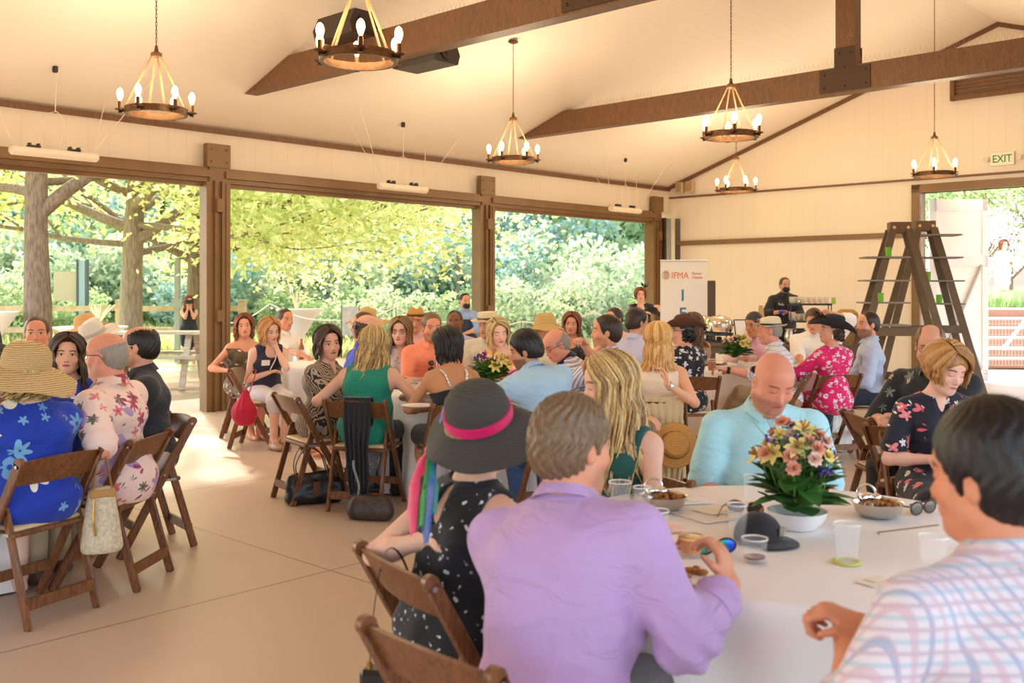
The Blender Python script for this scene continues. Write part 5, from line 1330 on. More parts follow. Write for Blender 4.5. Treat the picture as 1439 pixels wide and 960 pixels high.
sc = MB(); sc.lathe([(.1015, .004), (.1065, .006), (.1055, .034), (.1005, .036)], n=48, R=HR, c=hc); scf = sc.build('scarf', mg, p.root, 60)
def on_hat(a, z, r=.106): return hc+HR @ Vector((r*math.cos(a), r*math.sin(a), z))
ka = D2R(205)+0
knot = on_hat(ka, .012, .116)
MB().ball(knot, (.020, .018, .022), 10).ball(knot+Vector((.01, 0, .014)), (.018, .014, .012), 8).build('scarf_knot', rd, scf, 60)
def ribbon(pts, w, matl, nm='scarf_tail', face=None, th=.003):
    vs = []; fs = []; n = len(pts)
    for i, q in enumerate(pts):
        q = Vector(q); d = (Vector(pts[min(i+1, n-1)])-Vector(pts[max(i-1, 0)])).normalized(); fc = Vector(face) if face else Vector((0, -1, 0)); x = d.cross(fc).normalized(); ww = w[i] if isinstance(w, list) else w; nn = x.cross(d)
        for e in (-1, -.33, .33, 1): vs.append(q+x*ww*e*.5+nn*(.006*(1-e*e)+th))
        for e in (1, .33, -.33, -1): vs.append(q+x*ww*e*.5+nn*(.006*(1-e*e)))
        if i: a = 8*(i-1); fs += [(a+k, a+(k+1) % 8, a+8+(k+1) % 8, a+8+k) for k in range(8)]
    fs += [tuple(range(7, -1, -1)), tuple(8*(n-1)+k for k in range(8))]
    return MB().add(vs, fs).build(nm, matl, scf, 60)
iv = Rz(-p.yaw); base = Vector((p.x, p.y, 0)); L_ = lambda v: iv @ (v-base)
fc = iv @ Vector((-.2, -1, .1)); kw = base+Rz(p.yaw) @ knot
band_k = knot; knot = L_(W(606, 636, kw.y-.02)); MB().ball(knot, (.024, .02, .026), 10).ball(knot+Vector((.01, 0, .02)), (.02, .016, .014), 8).build('scarf_knot', rd, scf, 60)
ribbon([band_k, band_k.lerp(knot, .5), knot], [.034, .04, .03], mg, face=tuple(fc)); ribbon([on_hat(D2R(225), .02, .112), band_k.lerp(knot, .6)+Vector((.012, 0, .01)), knot], [.02, .03, .02], bu, face=tuple(fc))
def tail(pp, w, m): ribbon([knot]+[L_(W(a+4, b, kw.y-.05-max(0, b-652)/100*(kw.y-2.72))) for a, b in pp], w, m, face=tuple(fc))
tail([(592, 648), (580, 680), (577, 715), (578, 752)], [.02, .034, .034, .036, .018], mg)
tail([(604, 655), (598, 690), (596, 735), (596, 765)], [.02, .03, .042, .034, .012], bu)
tail([(600, 662), (606, 690), (606, 725)], [.02, .034, .036, .02], tl)
tail([(594, 665), (589, 700), (588, 742)], [.02, .03, .034, .02], gr_)
tail([(586, 660), (589, 690), (585, 705)], [.02, .028, .03, .018], bk)
for k, (a0, a1, m) in enumerate(((178, 202, bu), (158, 182, tl), (195, 208, bk))):
    MB().lathe([(.1025, .01), (.1085, .012), (.1075, .028), (.1015, .03)], n=72, R=HR, c=hc).build('x', m, scf) if 0 else None
    pts = [on_hat(D2R(a0+(a1-a0)*q/6), .02+.004*q*(k == 0), .109) for q in range(7)]; MB().tube(pts, [.011]*7, 8, flat=.35).build('scarf_fold', m, scf, 60)
ch = seat(p, 'the woman in the dark sun hat, seen edge-on', -57)
sn = MB().tube([(-.0, .12, 0)]*2, .01, 6) if 0 else None
for i, a in enumerate(p.A):
    f = Fld(); f.ell(a-Vector((0, 0, .062))+Vector((0, .05, 0)), (.045, .135, .02), None, .02); so_ = p.part('sandal', f, M('white_sole', '#e8e2dc', .5), .01)
    for k, m in enumerate((mg, fab('strap_yellow', '#d9c24a', .3), gr_, rd)): MB().tube([a+Vector((-.048, .13-.05*k, -.05)), a+Vector((0, .12-.05*k, -.012)), a+Vector((.048, .13-.05*k, -.05))], .013, 6, flat=.4).build('sandal_strap', m, so_, 60)
# lavender man
lav = fab('lavender_shirt', '#b794c2', .75)
p = Person(800, 2.42, -30, 'man in a lavender long-sleeved shirt seen from behind, raising one hand over the nearest table', h=.96, vox=.0065, X=.10, wid=1.18, belly=.9, lean=19, side=-6, twist=-4, fat=.8, tone=SK_R, head=(-24, 3, -2), skin_k=K(beard='#7a6a5a', bamt=.4),
           arms=(('W', W(860, 800, 2.72), (-.5, -.6, -.7), .6, (0, 0, -1)), ('W', W(1024, 822, 2.56), (-.1, -.7, -1), .8, (-.6, .2, -.6), (-.1, .4, .9))))
s_ = p.top('shirt', lav, 1.74, neck='shirt', collar=True, cuff=1, loose=.012, fold=.011, v=.006); p.short(H_GRY, g=.014, amp=.0045, full=.006, low=-.07, tex=420); p.legs_cover('trousers', fab('grey_slacks', '#5e5a58'), 1.96); p.shoes(fab('black_shoe', '#1c1818', .1, .4)); P_LAV = p
p.glasses(black_p) if 0 else None
chair(-.02, 2.34, -46, 'nearest brown folding chair, its top rail crossing the lavender shirt at the bottom edge')
# man in the checked shirt, right foreground
chk = plaid('pastel_check', '#ded3d8', [(.02, .4, '#9dbfcf', (0, .2, 1)), (.02, .4, '#cfa8b4', (1, .6, 0)), (.04, .16, '#8fa8c6', (1, .6, 0)), (.04, .18, '#d4a8b0', (0, .2, 1))])
p = Person(1432, 1.80, 16, 'dark-haired man in a pastel checked shirt, cut off by the right edge', h=1.0, vox=.006, X=.93, wid=1.13, belly=.6, lean=5, tone=SK_R, head=(24, 4, 0), fat=.3, skin_k=K(closed=True),
           arms=(('W', W(1196, 918, 1.99), (-.5, -.7, -.8), 1.0, (.5, .2, -1)), ('W', W(1216, 886, 2.04), (.8, -.5, -.7), 1.1, (-.6, .3, -1))))
p.top('shirt', chk, 1.50, neck='shirt', collar=True, loose=.010, fold=.009, v=.006); p.short(hair_mat('near_black_hair', '#120c0a', '#38251c'), g=.016, amp=.0016, full=.012, low=-.075, tex=420); p.legs_cover('trousers', fab('grey_slacks', '#5e5a58')); seat(p, 'the man in the pastel checked shirt')
# bald man, aqua shirt
aq = fab('aqua_shirt', '#a6d4dc', .6)
p = Person(1070, 4.45, 176, 'bald man in a pale aqua polo shirt looking down, behind the bouquet', h=.985, vox=.0065, wid=1.15, belly=1.2, lean=10, fat=1.0, tone='#dd9478', head=(14, 26, -3), skin_k=K(closed=True, beard='#7a5540', bamt=.5, brow='#7a5236'),
           arms=(('W', W(1150, 716, 4.1), (.45, .2, -1), .6, (0, 0, -1)), ('W', W(1030, 712, 4.1), (-.45, .2, -1), .6, (0, 0, -1))), neckf=.35)
p.top('shirt', aq, .82, neck='shirt', collar=True, loose=.010, fold=.010, v=.007); p.badge(-1, .14); p.legs_cover('trousers', fab('navy_trousers', '#2c3344'))
p.glasses(M('grey_frame', '#6a6468', .4), lens_d, up=-.01, back=True, name='sunglasses')
seat(p, 'the bald man in the aqua polo')
# blonde woman, dark green dress
dg = fab('forest_green_dress', '#0f4a42', .4)
p = Person(872, 4.0, 142, 'long-haired blonde woman in a dark green dress, in profile behind the lavender shirt', h=.99, fem=True, vox=.006, wid=1.0, lean=3, tone=SK_F, head=(-46, 6, 3), skin_k=K(brow='#7a5a3a', lip='#c2606a', closed=True),
           arms=('lap', 'lap'))
p.top('dress', dg, .12, neck='scoop', strap=.35, hem=1.1); p.long(H_HBL, L=.40, n=240, rad=.0085, wave=.018, curl=8, face=50, seed=4, g=.012, spread=.03); seat(p, 'the blonde woman in dark green', label='brown wooden folding chair mostly hidden behind the woman in dark green')
# ---------- left table
bf = floral('royal_blue_floral', '#0d35a8', [(6.5, .45, '#7db4d8', '#1c4fb4', 7, .36), (6, .30, '#f2ece0', '#e0b03a', 5, .40), (12, .3, '#5f98cc', '#a8cfe8', 5, .3)])
p = Person(50, 4.78, 52, 'woman in a wide straw hat and royal blue floral dress, seen from behind', fem=True, h=.95, vox=.008, X=-2.29, wid=1.25, belly=.5, fat=.5, lean=6, tone=SK_P, head=(-8, 8, 0), arms=('table', 'table'))
p.top('dress', bf, .9, neck='crew', hem=1.0, loose=.015); p.long(H_BLD, L=.13, n=90, wave=.022, curl=16, face=60, rad=.011, spread=.02, hat=True)
st = straw('natural_straw', '#a8834e', '#dcc08c', 130); p.hat('straw_hat', st, crown=(.115, .12), brim=.24, tilt=(-19, 4), kind='round', droop=.075, wob=.012, lift=.035); seat(p, 'the woman in royal blue at the left edge', 64)
pf = floral('pink_tropical_print', '#f0cfc2', [(7, .6, '#b89ac0', '#8f78a8', 4, .44), (9, .7, '#b03a58', '#5a2a3a', 6, .42), (12, .5, '#e08080', '#c84058', 5, .36), (11, .45, '#6a6a5c', '#48503e', 8, .34)])
p = Person(165, 5.32, 84, 'heavy bald man with glasses in a pink tropical shirt, facing left at the left table', h=1.0, vox=.008, X=-2.10, wid=1.24, belly=.9, lean=4, fat=1, tone='#dc977c', head=(-2, 2, 0), arms=(('W', W(112, 640, 5.1), (.5, -.6, -.6), .5), ('W', W(110, 610, 5.5), (.4, .5, -.6), .5)), skin_k=K(beard='#b0a090', bamt=.45, scalp=None))
p.top('shirt', pf, .85, neck='shirt', collar=True, loose=.016, length=1); p.short(H_SLV, g=.001, crown_cut=(.095, .12, .075), low=-.07); p.glasses(tort); p.legs_cover('trousers', fab('khaki', '#b8a482'))
p.shoes(fab('brown_shoe', '#5a3826', .1, .5)); seat(p, 'the man in the pink tropical shirt', 84)
p = Person(218, 6.05, 112, 'balding man in a black shirt facing left, nearest the open floor at the left table', h=1.02, vox=.008, X=-2.17, wid=1.08, lean=6, tone='#d8a084', head=(-22, -2, 0), arms=(('W', W(175, 540, 6.0), (.6, -.5, -.8), .6), ('W', W(180, 535, 6.3), (0, .6, -.8), .6)), skin_k=K(beard='#3a2c24', bamt=.35))
p.top('shirt', fab('black_shirt', '#23252c', .6), 1.9, neck='shirt', collar=True); p.short(H_BLK, g=.006, crown_cut=(.055, .10, .07), low=-.06); p.glasses(M('white_frame', '#d8d4cc', .4)); p.legs_cover('trousers', fab('stone_chinos', '#b5a9a0')); p.shoes(fab('brown_shoe', '#5a3826')); chair(-2.24, 6.02, 128, 'brown wooden folding chair under the man in the black shirt at the left table')
nf = floral('cobalt_white_floral', '#1836a0', [(14, .45, '#e8e6ee', '#c0c8e8', 5, .32), (20, .3, '#0c1450', '#0c1450', 4, .3)])
p = Person(97, 6.3, 196, 'dark-haired woman in a cobalt floral top facing the camera beside the straw hat', fem=True, h=.95, vox=.009, tone='#e8b698', head=(4, -3, -3), arms=('lap', 'lap'), skin_k=K(lip='#c04a50', brow='#3a2418'))
p.top('shirt', nf, .3, neck='scoop'); p.long(H_DBR, L=.30, n=80, wave=.010, face=52); p.badge(1, .15); seat(p, 'the woman in the cobalt floral top')
p = Person(-6, 6.2, 150, 'person under a black and gold patterned hat cut off by the left edge', fem=True, h=.98, tone=SK_T, head=(20, 0, 0)); p.top('shirt', fab('dark_red_top', '#7a4038'), .5); p.short(H_BLK)
p.hat('patterned_hat', floral('black_gold_hat', '#1c1814', [(16, .5, '#c8a860', '#e8d8a0', 2, .3)]), crown=(.105, .11), brim=.16, kind='fedora', droop=.05, tilt=(-4, 8)); seat(p, 'the person in the black and gold hat')
p = Person(58, 7.35, 186, 'short-haired man in a white shirt with a dark collar, framed by the nearest tree trunk', h=1.06, tone='#e09a78', head=(16, -4, 0), arms=('lap', 'lap')); p.top('shirt', fab('white_shirt', '#efe8e0'), .8, neck='shirt', collar=fab('charcoal_collar', '#3a3a40')); p.short(H_BR, g=.006); seat(p, 'the man in white framed by the tree trunk')
p = Person(141, 9.1, 120, 'person in a tan wide-brim hat looking down, farther of the two hats on the left', fem=True, h=1.02, tone='#e2936c', head=(-20, 16, 6)); p.top('shirt', fab('white_shirt', '#efe8e0'), .5); p.long(H_BR, L=.08, n=30, hat=True); p.glasses(black_p)
p.hat('tan_hat', straw('tan_straw', '#c98f50', '#eac088'), crown=(.10, .11), brim=.20, kind='fedora', dent=.02, droop=.035, band=fab('tan_band', '#d8a468'), tilt=(0, 0)); seat(p, 'the person in the tan wide-brim hat')
p = Person(150, 8.0, 60, 'person in a pale grey-white hat tipped to the left, in front of the tan hat', fem=True, h=.97, tone='#e8a08a', head=(20, 14, -14)); p.top('shirt', fab('coral_white_top', '#f0b8a8'), .5); p.long(H_BR, L=.08, n=30, hat=True)
p.hat('pale_hat', mat('pale_felt', '#ded6c8', .8), crown=(.10, .12), brim=.20, kind='fedora', dent=.02, droop=.01, tilt=(0, -8), band=fab('grey_band', '#b8aea0')); seat(p, 'the person in the pale tipped hat')
# ---------- far left table
cf = floral('camo_floral_dress', '#6a5a44', [(12, .5, '#e8e0d0', '#c03830', 5, .34), (9, .4, '#8a6a50', '#4a3c2c', 4, .36)])
p = Person(341, 10.65, 216, 'curly auburn-haired woman in a strappy floral dress beside the nearest brown post', fem=True, h=.985, tone='#eaa888', head=(-20, -4, 4), arms=('lap', 'armrest'), legs='together'); p.top('dress', cf, 0, neck='scoop', cut=-.06, hem=1.0); p.long(H_AUB, L=.16, n=60, wave=.02, curl=16); seat(p, 'the curly-haired woman beside the post', 280)
for sg in (-1, 1): MB().tube([p.S[0 if sg < 0 else 1]-p.rt*(sg*.07)+p.fw*.06+p.u2*.05-p.u2*.03, p.Cx+p.rt*(sg*.07)+p.fw*.13+p.u2*.04], .004, 5).build('strap', fab('thin_strap', '#7a5a40'), p.root)
p = Person(374, 10.0, 214, 'woman with a red-blond bob in a navy sleeveless top, hand on her chin', fem=True, h=.97, tone=SK_P, head=(6, 12, 6), lean=9, arms=('chin', ('W', W(378, 524, 9.85), (-.6, .2, -.8), .5)), legs='together'); p.top('shirt', fab('navy_top', '#211f34'), 0, strap=.7, neck='scoop'); p.long(H_RED, L=.15, n=70, wave=.008, face=55); p.badge(1, .12); p.legs_cover('skirt', fab('pale_grey_skirt', '#cfc8cc'), 1.2, .02); p.shoes(fab('tan_shoe', '#a8805c', .1, .4))
MB().tube([p.N+p.fw*.10-p.rt*.06, p.N+p.fw*.15-p.u2*.10-p.rt*.02, p.N+p.fw*.16-p.u2*.2+p.rt*.03], .006, 6).build('necklace', M('cream_rope', '#f0e4cc', .6), p.root)
chair(-2.50, 9.9, 268, 'brown wooden folding chair under the red-blond woman, red bag hanging from its back')
p = Person(394, 11.7, 232, 'man in a white polo with his arm stretched along the far left table', h=1.02, tone='#e09c7c', head=(-6, 2, 0), arms=('lap', ('W', W(436, 504, 11.2), (0, .2, -1), .5))); p.top('shirt', fab('white_shirt', '#efe8e0'), .9, neck='shirt', collar=True); p.short(H_BR, g=.007); p.legs_cover('trousers', fab('khaki', '#b8a482')); seat(p, 'the man in the white polo')
p = Person(524, 11.8, 150, 'auburn-haired woman under a wide tan floppy hat beyond the middle table', fem=True, h=1.0, tone='#e8a078', head=(-10, 6, 0), arms=('lap', 'lap')); p.top('shirt', fab('peach_top', '#e8b090'), 0, strap=.6); p.long(H_GLD, L=.26, n=50, wave=.02, hat=True); p.hat('floppy_hat', straw('honey_straw', '#b58a4c', '#e0bc80'), crown=(.105, .13), brim=.26, kind='round', droop=.05, wob=.02, tilt=(0, -6)); seat(p, 'the woman in the wide tan floppy hat')
p = Person(585, 11.6, 184, 'person in an amber straw hat with a dark band, behind the man in orange', h=1.0, tone=SK_T, head=(0, 5, 0)); p.top('shirt', fab('pink_shirt', '#e0a8a0'), .8, collar=True, neck='shirt'); p.hat('amber_hat', straw('amber_straw', '#b5762c', '#dca458'), crown=(.10, .10), brim=.16, kind='fedora', dent=.02, band=fab('dark_brown_band', '#5a3a24'), bandh=.035, droop=.0); seat(p, 'the person in the amber straw hat')
# ---------- middle table
zb = bpy.data.materials.new('sheer_swirl_print'); t = NT(zb); w_ = t.n.new('ShaderNodeTexWave'); w_.inputs['Scale'].default_value = 22; w_.inputs['Distortion'].default_value = 9; w_.inputs['Detail Scale'].default_value = .8; t.l.new(t.coord(), w_.inputs['Vector'])
t.base(t.mix(t.step(w_.outputs['Fac'], .35, .55), srgb('#2a221e'), srgb('#b59c84'))); _fin(t, .3)
p = Person(449, 7.50, -75, 'dark-haired woman in a sheer swirl-print blouse turning to look back at the camera', fem=True, h=.96, vox=.008, wid=1.06, tone='#ecb49c', lean=6, twist=-40, head=(-74, 2, 6), arms=(('W', W(505, 590, 7.3), (.2, -1, -.4), .5), 'lap'), legs='together', skin_k=K(lip='#c05a58', brow='#3a2620'))
p.top('blouse', zb, 1.7, neck='v', length=1, loose=.008); p.long(H_DBR, L=.13, n=80, wave=.010, face=55, curl=6); p.legs_cover('trousers', floral('grey_print_trousers', '#8d8a90', [(30, .7, '#d8d4d8', '#4a484c', 3, .34)])); p.glasses(black_p, None, up=.085); p.shoes(fab('black_shoe', '#1c1818', .1, .4)); chair(-1.47, 7.44, -55, 'brown wooden folding chair under the woman in the sheer swirl blouse')
tq = fab('teal_tank', '#0c8068', .4)
p = Person(514, 7.18, -12, 'woman in a bright teal tank top with highlighted blonde hair, seen from behind', fem=True, h=.98, vox=.0075, X=-1.06, wid=1.16, belly=.4, tone='#e4b094', lean=12, head=(4, 4, 4), arms=(('W', W(478, 552, 7.45), (-.8, -.3, -.7), .5), ('W', W(575, 556, 7.35), (.8, -.3, -.7), .5)), legs='sit')
p.top('tank_top', tq, 0, strap=.55, neck='scoop', length=1); p.long(H_HBL, L=.26, n=180, rad=.009, wave=.018, curl=7, face=56, seed=8, spread=.02); p.legs_cover('trousers', fab('black_trousers', '#1a191c')); p.shoes(fab('black_shoe', '#1c1818')); chair(-1.05, 7.18, -12, 'brown wooden folding chair under the woman in teal, black cardigan over its back')
p = Person(640, 6.95, 22, 'black-haired woman with a bare back and white straps, head turned left at the middle table', fem=True, h=.985, vox=.0075, tone='#c98e64', lean=10, head=(42, 12, 4), arms=(('W', W(598, 575, 7.25), (-.8, -.3, -.7), .6), ('W', W(680, 560, 7.3), (.8, -.2, -.7), .5)), skin_k=K(closed=True, brow='#2a1a14'))
p.top('dress', fab('black_dress', '#1c1a20'), 0, neck='scoop', cut=-.17, hem=1.0); p.long(H_BLK, L=.15, n=90, wave=.004, face=66, rad=.012)
for sg in (-1, 1): MB().tube([p.Cx-p.fw*.128+p.rt*sg*.06-p.u2*.0, p.N-p.fw*.112+p.rt*sg*.08-p.u2*.055, p.N+p.rt*sg*.10+p.u2*.012, p.Cx+p.fw*.14+p.rt*sg*.07+p.u2*.04], .008, 6, flat=.5).build('strap', plaid('candy_strap', '#f0ece8', [(.03, .3, '#8a6a70', (0, .5, 1))]), p.root, 60)
seat(p, 'the black-haired woman with white straps')
lb = fab('light_blue_shirt', '#a4c4dc', .7)
p = Person(788, 6.62, 26, 'dark-haired man in a light blue shirt leaning forward onto the middle table', h=1.04, vox=.0075, wid=1.14, belly=.3, lean=24, side=-8, tone='#cf9470', head=(58, 12, -2), neckf=.4, arms=(('W', W(668, 580, 7.2), (-.8, -.2, -.8), .5), ('W', W(726, 560, 7.35), (.8, -.2, -.5), .5)), skin_k=K(beard='#2e2420', bamt=.75, brow='#241812'))
p.top('shirt', lb, 1.0, neck='shirt', collar=True, loose=.012, fold=.009); p.short(H_BLK, g=.015, full=.012, low=-.05); p.legs_cover('trousers', fab('blue_jeans', '#34507e')); p.shoes(fab('brown_shoe', '#5a3826')); seat(p, 'the man in light blue')
op = fab('orange_polo', '#ee8a66', .5)
p = Person(607, 8.95, 184, 'man in an orange polo shirt with sunglasses hooked in its placket, facing front', h=1.04, vox=.009, wid=1.04, tone='#dc9674', head=(12, 4, 0), arms=(('W', W(640, 545, 8.5), (.6, 0, -1), .5), ('W', W(592, 542, 8.5), (-.6, 0, -1), .5)), skin_k=K(beard='#8a5c3c', bamt=.6)); p.top('shirt', op, .9, neck='shirt', collar=True); p.short(H_LBR, g=.008, full=.004); p.badge(-1, .12); seat(p, 'the man in the orange polo')
c_ = p.N-p.u2*.12+p.fw*.15
MB().ball(c_, (.028, .008, .024), 10).ball(c_-p.u2*.06, (.028, .008, .024), 10).tube([c_, c_-p.u2*.06], .004, 5).build('sunglasses', lens_d, p.root, 60)
p = Person(566, 9.1, 176, 'woman with very long wavy brown hair and glasses, left of the man in orange', fem=True, h=1.0, vox=.009, tone='#eab8a0', head=(-4, 0, 0), arms=('lap', 'lap'), skin_k=K(lip='#c86a66')); p.top('dress', floral('small_grey_floral', '#cfc8cc', [(26, .6, '#5a5868', '#e8e0e0', 5, .32)]), .4, neck='v', hem=.9); p.long(H_LBR, L=.50, n=100, wave=.022, curl=14, face=54, spread=.03); p.glasses(tort); seat(p, 'the woman with very long wavy hair')
p = Person(503, 8.15, -60, 'bald man in a royal blue shirt facing away, sunglasses on the back of his head', h=1.05, tone='#dfa588', head=(-10, 0, 0), fat=.5, arms=('table', 'table')); p.top('shirt', fab('royal_blue_shirt', '#2440b8'), .9, neck='shirt', collar=True); p.glasses(black_p, lens_d, up=.02, back=True, name='sunglasses'); p.short(H_BR, g=.002, crown_cut=(.085, .12, .095), low=-.06); seat(p, 'the bald man in royal blue')
p = Person(523, 9.5, 110, 'brown-haired man in a pale pink shirt, mostly hidden behind the bald man in blue', h=1.03, tone=SK_M, head=(0, 0, 0)); p.top('shirt', fab('pale_pink_shirt', '#e4bcb4'), .8, neck='shirt', collar=True); p.short(H_BR, g=.008); seat(p, 'the man in pale pink')
p = Person(702, 9.05, 176, 'woman with a straight blonde bob and an orange top, looking down behind the flowers', fem=True, h=1.0, vox=.009, tone=SK_P, head=(20, 10, 6), arms=('lap', ('W', W(728, 520, 8.6), (.5, .3, -1), .7)), skin_k=K(closed=True, lip='#c86a66')); p.top('dress', floral('orange_top', '#f08a5c', [(16, .3, '#f6c0a0', '#e86a3c', 5, .3)]), 0, strap=.7, neck='scoop', cut=-.085, hem=.9); p.long(H_BLD, L=.14, n=90, wave=.003, face=56, rad=.011, part=1); seat(p, 'the woman with the straight blonde bob')
MB().ball(p.hp(.045, .03, .105), (.028, .028, .02), 8).build('hair_flower', M('burgundy_flower', '#7a3a2a', .7), p.root)
p = Person(641, 10.6, 176, 'dark-skinned man in a lavender-blue shirt looking at the camera, left of the second post', h=1.03, tone=SK_D, head=(0, 0, 0), skin_k=K(lip='#8a5044', brow='#1c120c', iris='#2a1a10', beard='#2a1c16', bamt=.3)); p.top('shirt', fab('periwinkle_shirt', '#b8b8d8'), .9, neck='shirt', collar=True); p.short(H_BLK, g=.003, low=-.04); seat(p, 'the dark-skinned man in lavender-blue')
p = Person(688, 10.2, 172, 'man in a beige shirt and a straw boater, partly behind the blonde bob', h=1.0, wid=1.2, tone=SK_M, head=(-20, 6, 0)); p.top('shirt', fab('beige_shirt', '#d8ccb4'), .9, neck='shirt', collar=True); p.short(H_BR, g=.004); p.hat('boater_hat', straw('pale_boater', '#cdb288', '#efe0c0'), crown=(.098, .075), brim=.17, kind='boater', band=fab('boater_band', '#5a4838'), bandh=.025, lift=.055); seat(p, 'the man in the straw boater')
p = Person(775, 9.6, 20, 'person seen only as a large plain straw sun hat above the bald man with glasses', fem=True, h=.97, tone=SK_M, head=(20, 16, 0)); p.top('shirt', fab('beige_shirt', '#d8ccb4'), .9); p.hat('plain_straw_hat', straw('plain_straw', '#b8924c', '#dcba7c'), crown=(.11, .13), brim=.21, kind='round', droop=.06, tilt=(-6, 6)); seat(p, 'the person in the large plain straw hat')
p = Person(803, 11.1, 176, 'woman with an auburn shoulder-length bob and a patterned halter, far beyond the middle table', fem=True, h=1.0, tone='#e2a080', head=(-6, 0, -4), arms=('lap', 'lap')); p.top('dress', floral('black_white_halter', '#2a2830', [(24, .6, '#e8e4e8', '#8a8890', 4, .32)]), 0, strap=.9, neck='scoop', hem=.9); p.long(H_AUB, L=.15, n=60, wave=.005); seat(p, 'the woman with the auburn bob')
st_n = plaid('navy_white_stripe', '#e6e2ee', [(.028, .62, '#1c1f52', (0, .25, 1))])
p = Person(835, 8.0, 98, 'bald grey-fringed man with glasses bowing his head, in a navy striped polo', h=.99, tone='#e09880', wid=1.06, lean=22, head=(18, 26, 0), neckf=.5, arms=('table', 'table'), skin_k=K(closed=True)); p.top('shirt', st_n, .8, neck='shirt', collar=fab('navy_collar', '#1c1f42')); p.short(H_SLV, g=.003, crown_cut=(.09, .11, .08), low=-.06); p.glasses(tort); seat(p, 'the bowed bald man in navy stripes')
st_h = plaid('white_navy_stripe', '#e6e6f0', [(.03, .45, '#22307a', (.3, .8, .6))])
p = Person(862, 7.55, 78, 'brown-haired man in profile holding food to his mouth, in a striped shirt', h=1.06, vox=.009, tone='#e0a080', lean=3, head=(12, -2, 0), arms=(('chin'), ('W', W(822, 486, 7.3), (0, -.5, -1), 1.0, (0, 0, -1))), skin_k=K(beard='#7a563c', bamt=.5, closed=True)); p.top('shirt', st_h, 1.3, neck='shirt', collar=True); p.short(H_DBR, g=.010, up=.02, full=.0, low=-.07); seat(p, 'the brown-haired man eating')
p = Person(886, 9.2, -52, 'dark-haired man in a grey-lavender shirt turned away to the right, below the standing woman', h=1.10, vox=.009, tone='#dca080', head=(-14, 0, 0), wid=1.02); p.top('shirt', fab('grey_lavender_shirt', '#c2c2da'), 1.8, neck='shirt', collar=True); p.short(H_DBR, g=.009, full=.006); seat(p, 'the man in grey-lavender')
p = Person(868, 11.5, 150, 'person half hidden behind the dark-haired man in grey-lavender, only an ear and hair showing', h=1.04, tone=SK_M, head=(-10, 0, 0)); p.top('shirt', fab('pale_pink_shirt', '#e4bcb4'), .8); p.short(H_DBR, g=.01); seat(p, 'the half-hidden person near the far post')
# ---------- right-hand far table
p = Person(925, 7.05, -14, 'woman with long straight golden hair and a silver watch, hand raised beside her face', fem=True, h=1.02, vox=.008, X=1.03, tone='#ecb08c', lean=4, head=(24, 2, 0), arms=(('W', W(908, 585, 6.8), (-.6, -.5, -.6), .5), ('W', W(938, 540, 6.75), (.7, -.7, -1.0), .6, (-1, 0, 0), (-.15, 0, 1)))); p.top('blouse', fab('cream_blouse', '#e8cfb4'), 0, strap=.5, neck='scoop', cut=-.05); p.long(H_GLD, L=.22, n=170, wave=.004, rad=.009, face=60); p.legs_cover('trousers', fab('tan_trousers', '#c8ae84'))
S_, E_, W_ = p.arms[1][:3]; d_ = (W_-E_).normalized(); MB().tube([W_-d_*.035, W_-d_*.012], .032, 14).build('wrist_watch', M('silver_watch', '#e6e2dc', .25, .6), p.root, 60)
chair(1.03, 7.12, -14, 'brown wooden folding chair with a tan jacket and an amber straw hat hanging from it')
bwf = floral('black_cream_floral', '#17141c', [(15, .7, '#e8dcd8', '#c8b0b4', 5, .42), (24, .5, '#d8ccd0', '#e8e0e0', 4, .36)])
p = Person(968, 9.1, 30, 'woman in a dark brown cowboy hat, glasses and black floral blouse, chin on her hand', fem=True, h=1.0, vox=.008, tone='#eab094', lean=5, head=(52, 0, 0), arms=('chin', 'table'), wid=1.05, skin_k=K(lip='#c05a58')); p.top('blouse', bwf, 1.2, neck='crew', length=1, loose=.014); p.long(H_BLK, L=.10, n=50, wave=.02, curl=14, rad=.012, hat=True, face=84); p.glasses(tort)
p.hat('cowboy_hat', straw('dark_brown_straw', '#3e2218', '#7c4c38', 160), crown=(.10, .115), brim=.20, kind='cowboy', dent=.03, tilt=(2, 0)); chair(1.62, 9.12, 4, 'brown wooden folding chair under the woman in the dark brown cowboy hat')
p = Person(981, 10.6, 30, 'long-haired brunette with bare shoulders, behind the brown cowboy hat', fem=True, h=1.0, tone='#e09c78', head=(-10, 0, 0)); p.top('dress', fab('tan_dress', '#caa078'), 0, strap=.8, cut=-.08, hem=.9); p.long(H_BR, L=.30, n=60, wave=.015); seat(p, 'the brunette behind the cowboy hat')
p = Person(1068, 11.1, 150, 'dark-haired man in a pink polo leaning on the far right table, behind the flowers', h=1.0, vox=.009, tone='#c98a64', lean=14, head=(-18, 8, 0), neckf=.3, arms=('table', 'table'), skin_k=K(brow='#1c120c')); p.top('shirt', fab('pink_polo', '#e6b0bc'), .9, neck='shirt', collar=True); p.short(hair_mat('salt_pepper_hair', '#26201e', '#7a726c'), g=.012, full=.01); seat(p, 'the man in the pink polo')
cks = plaid('white_blue_check', '#ece8ec', [(.04, .16, '#7a86b0', (0, 0, 1)), (.04, .16, '#8a90b4', (1, .4, 0))])
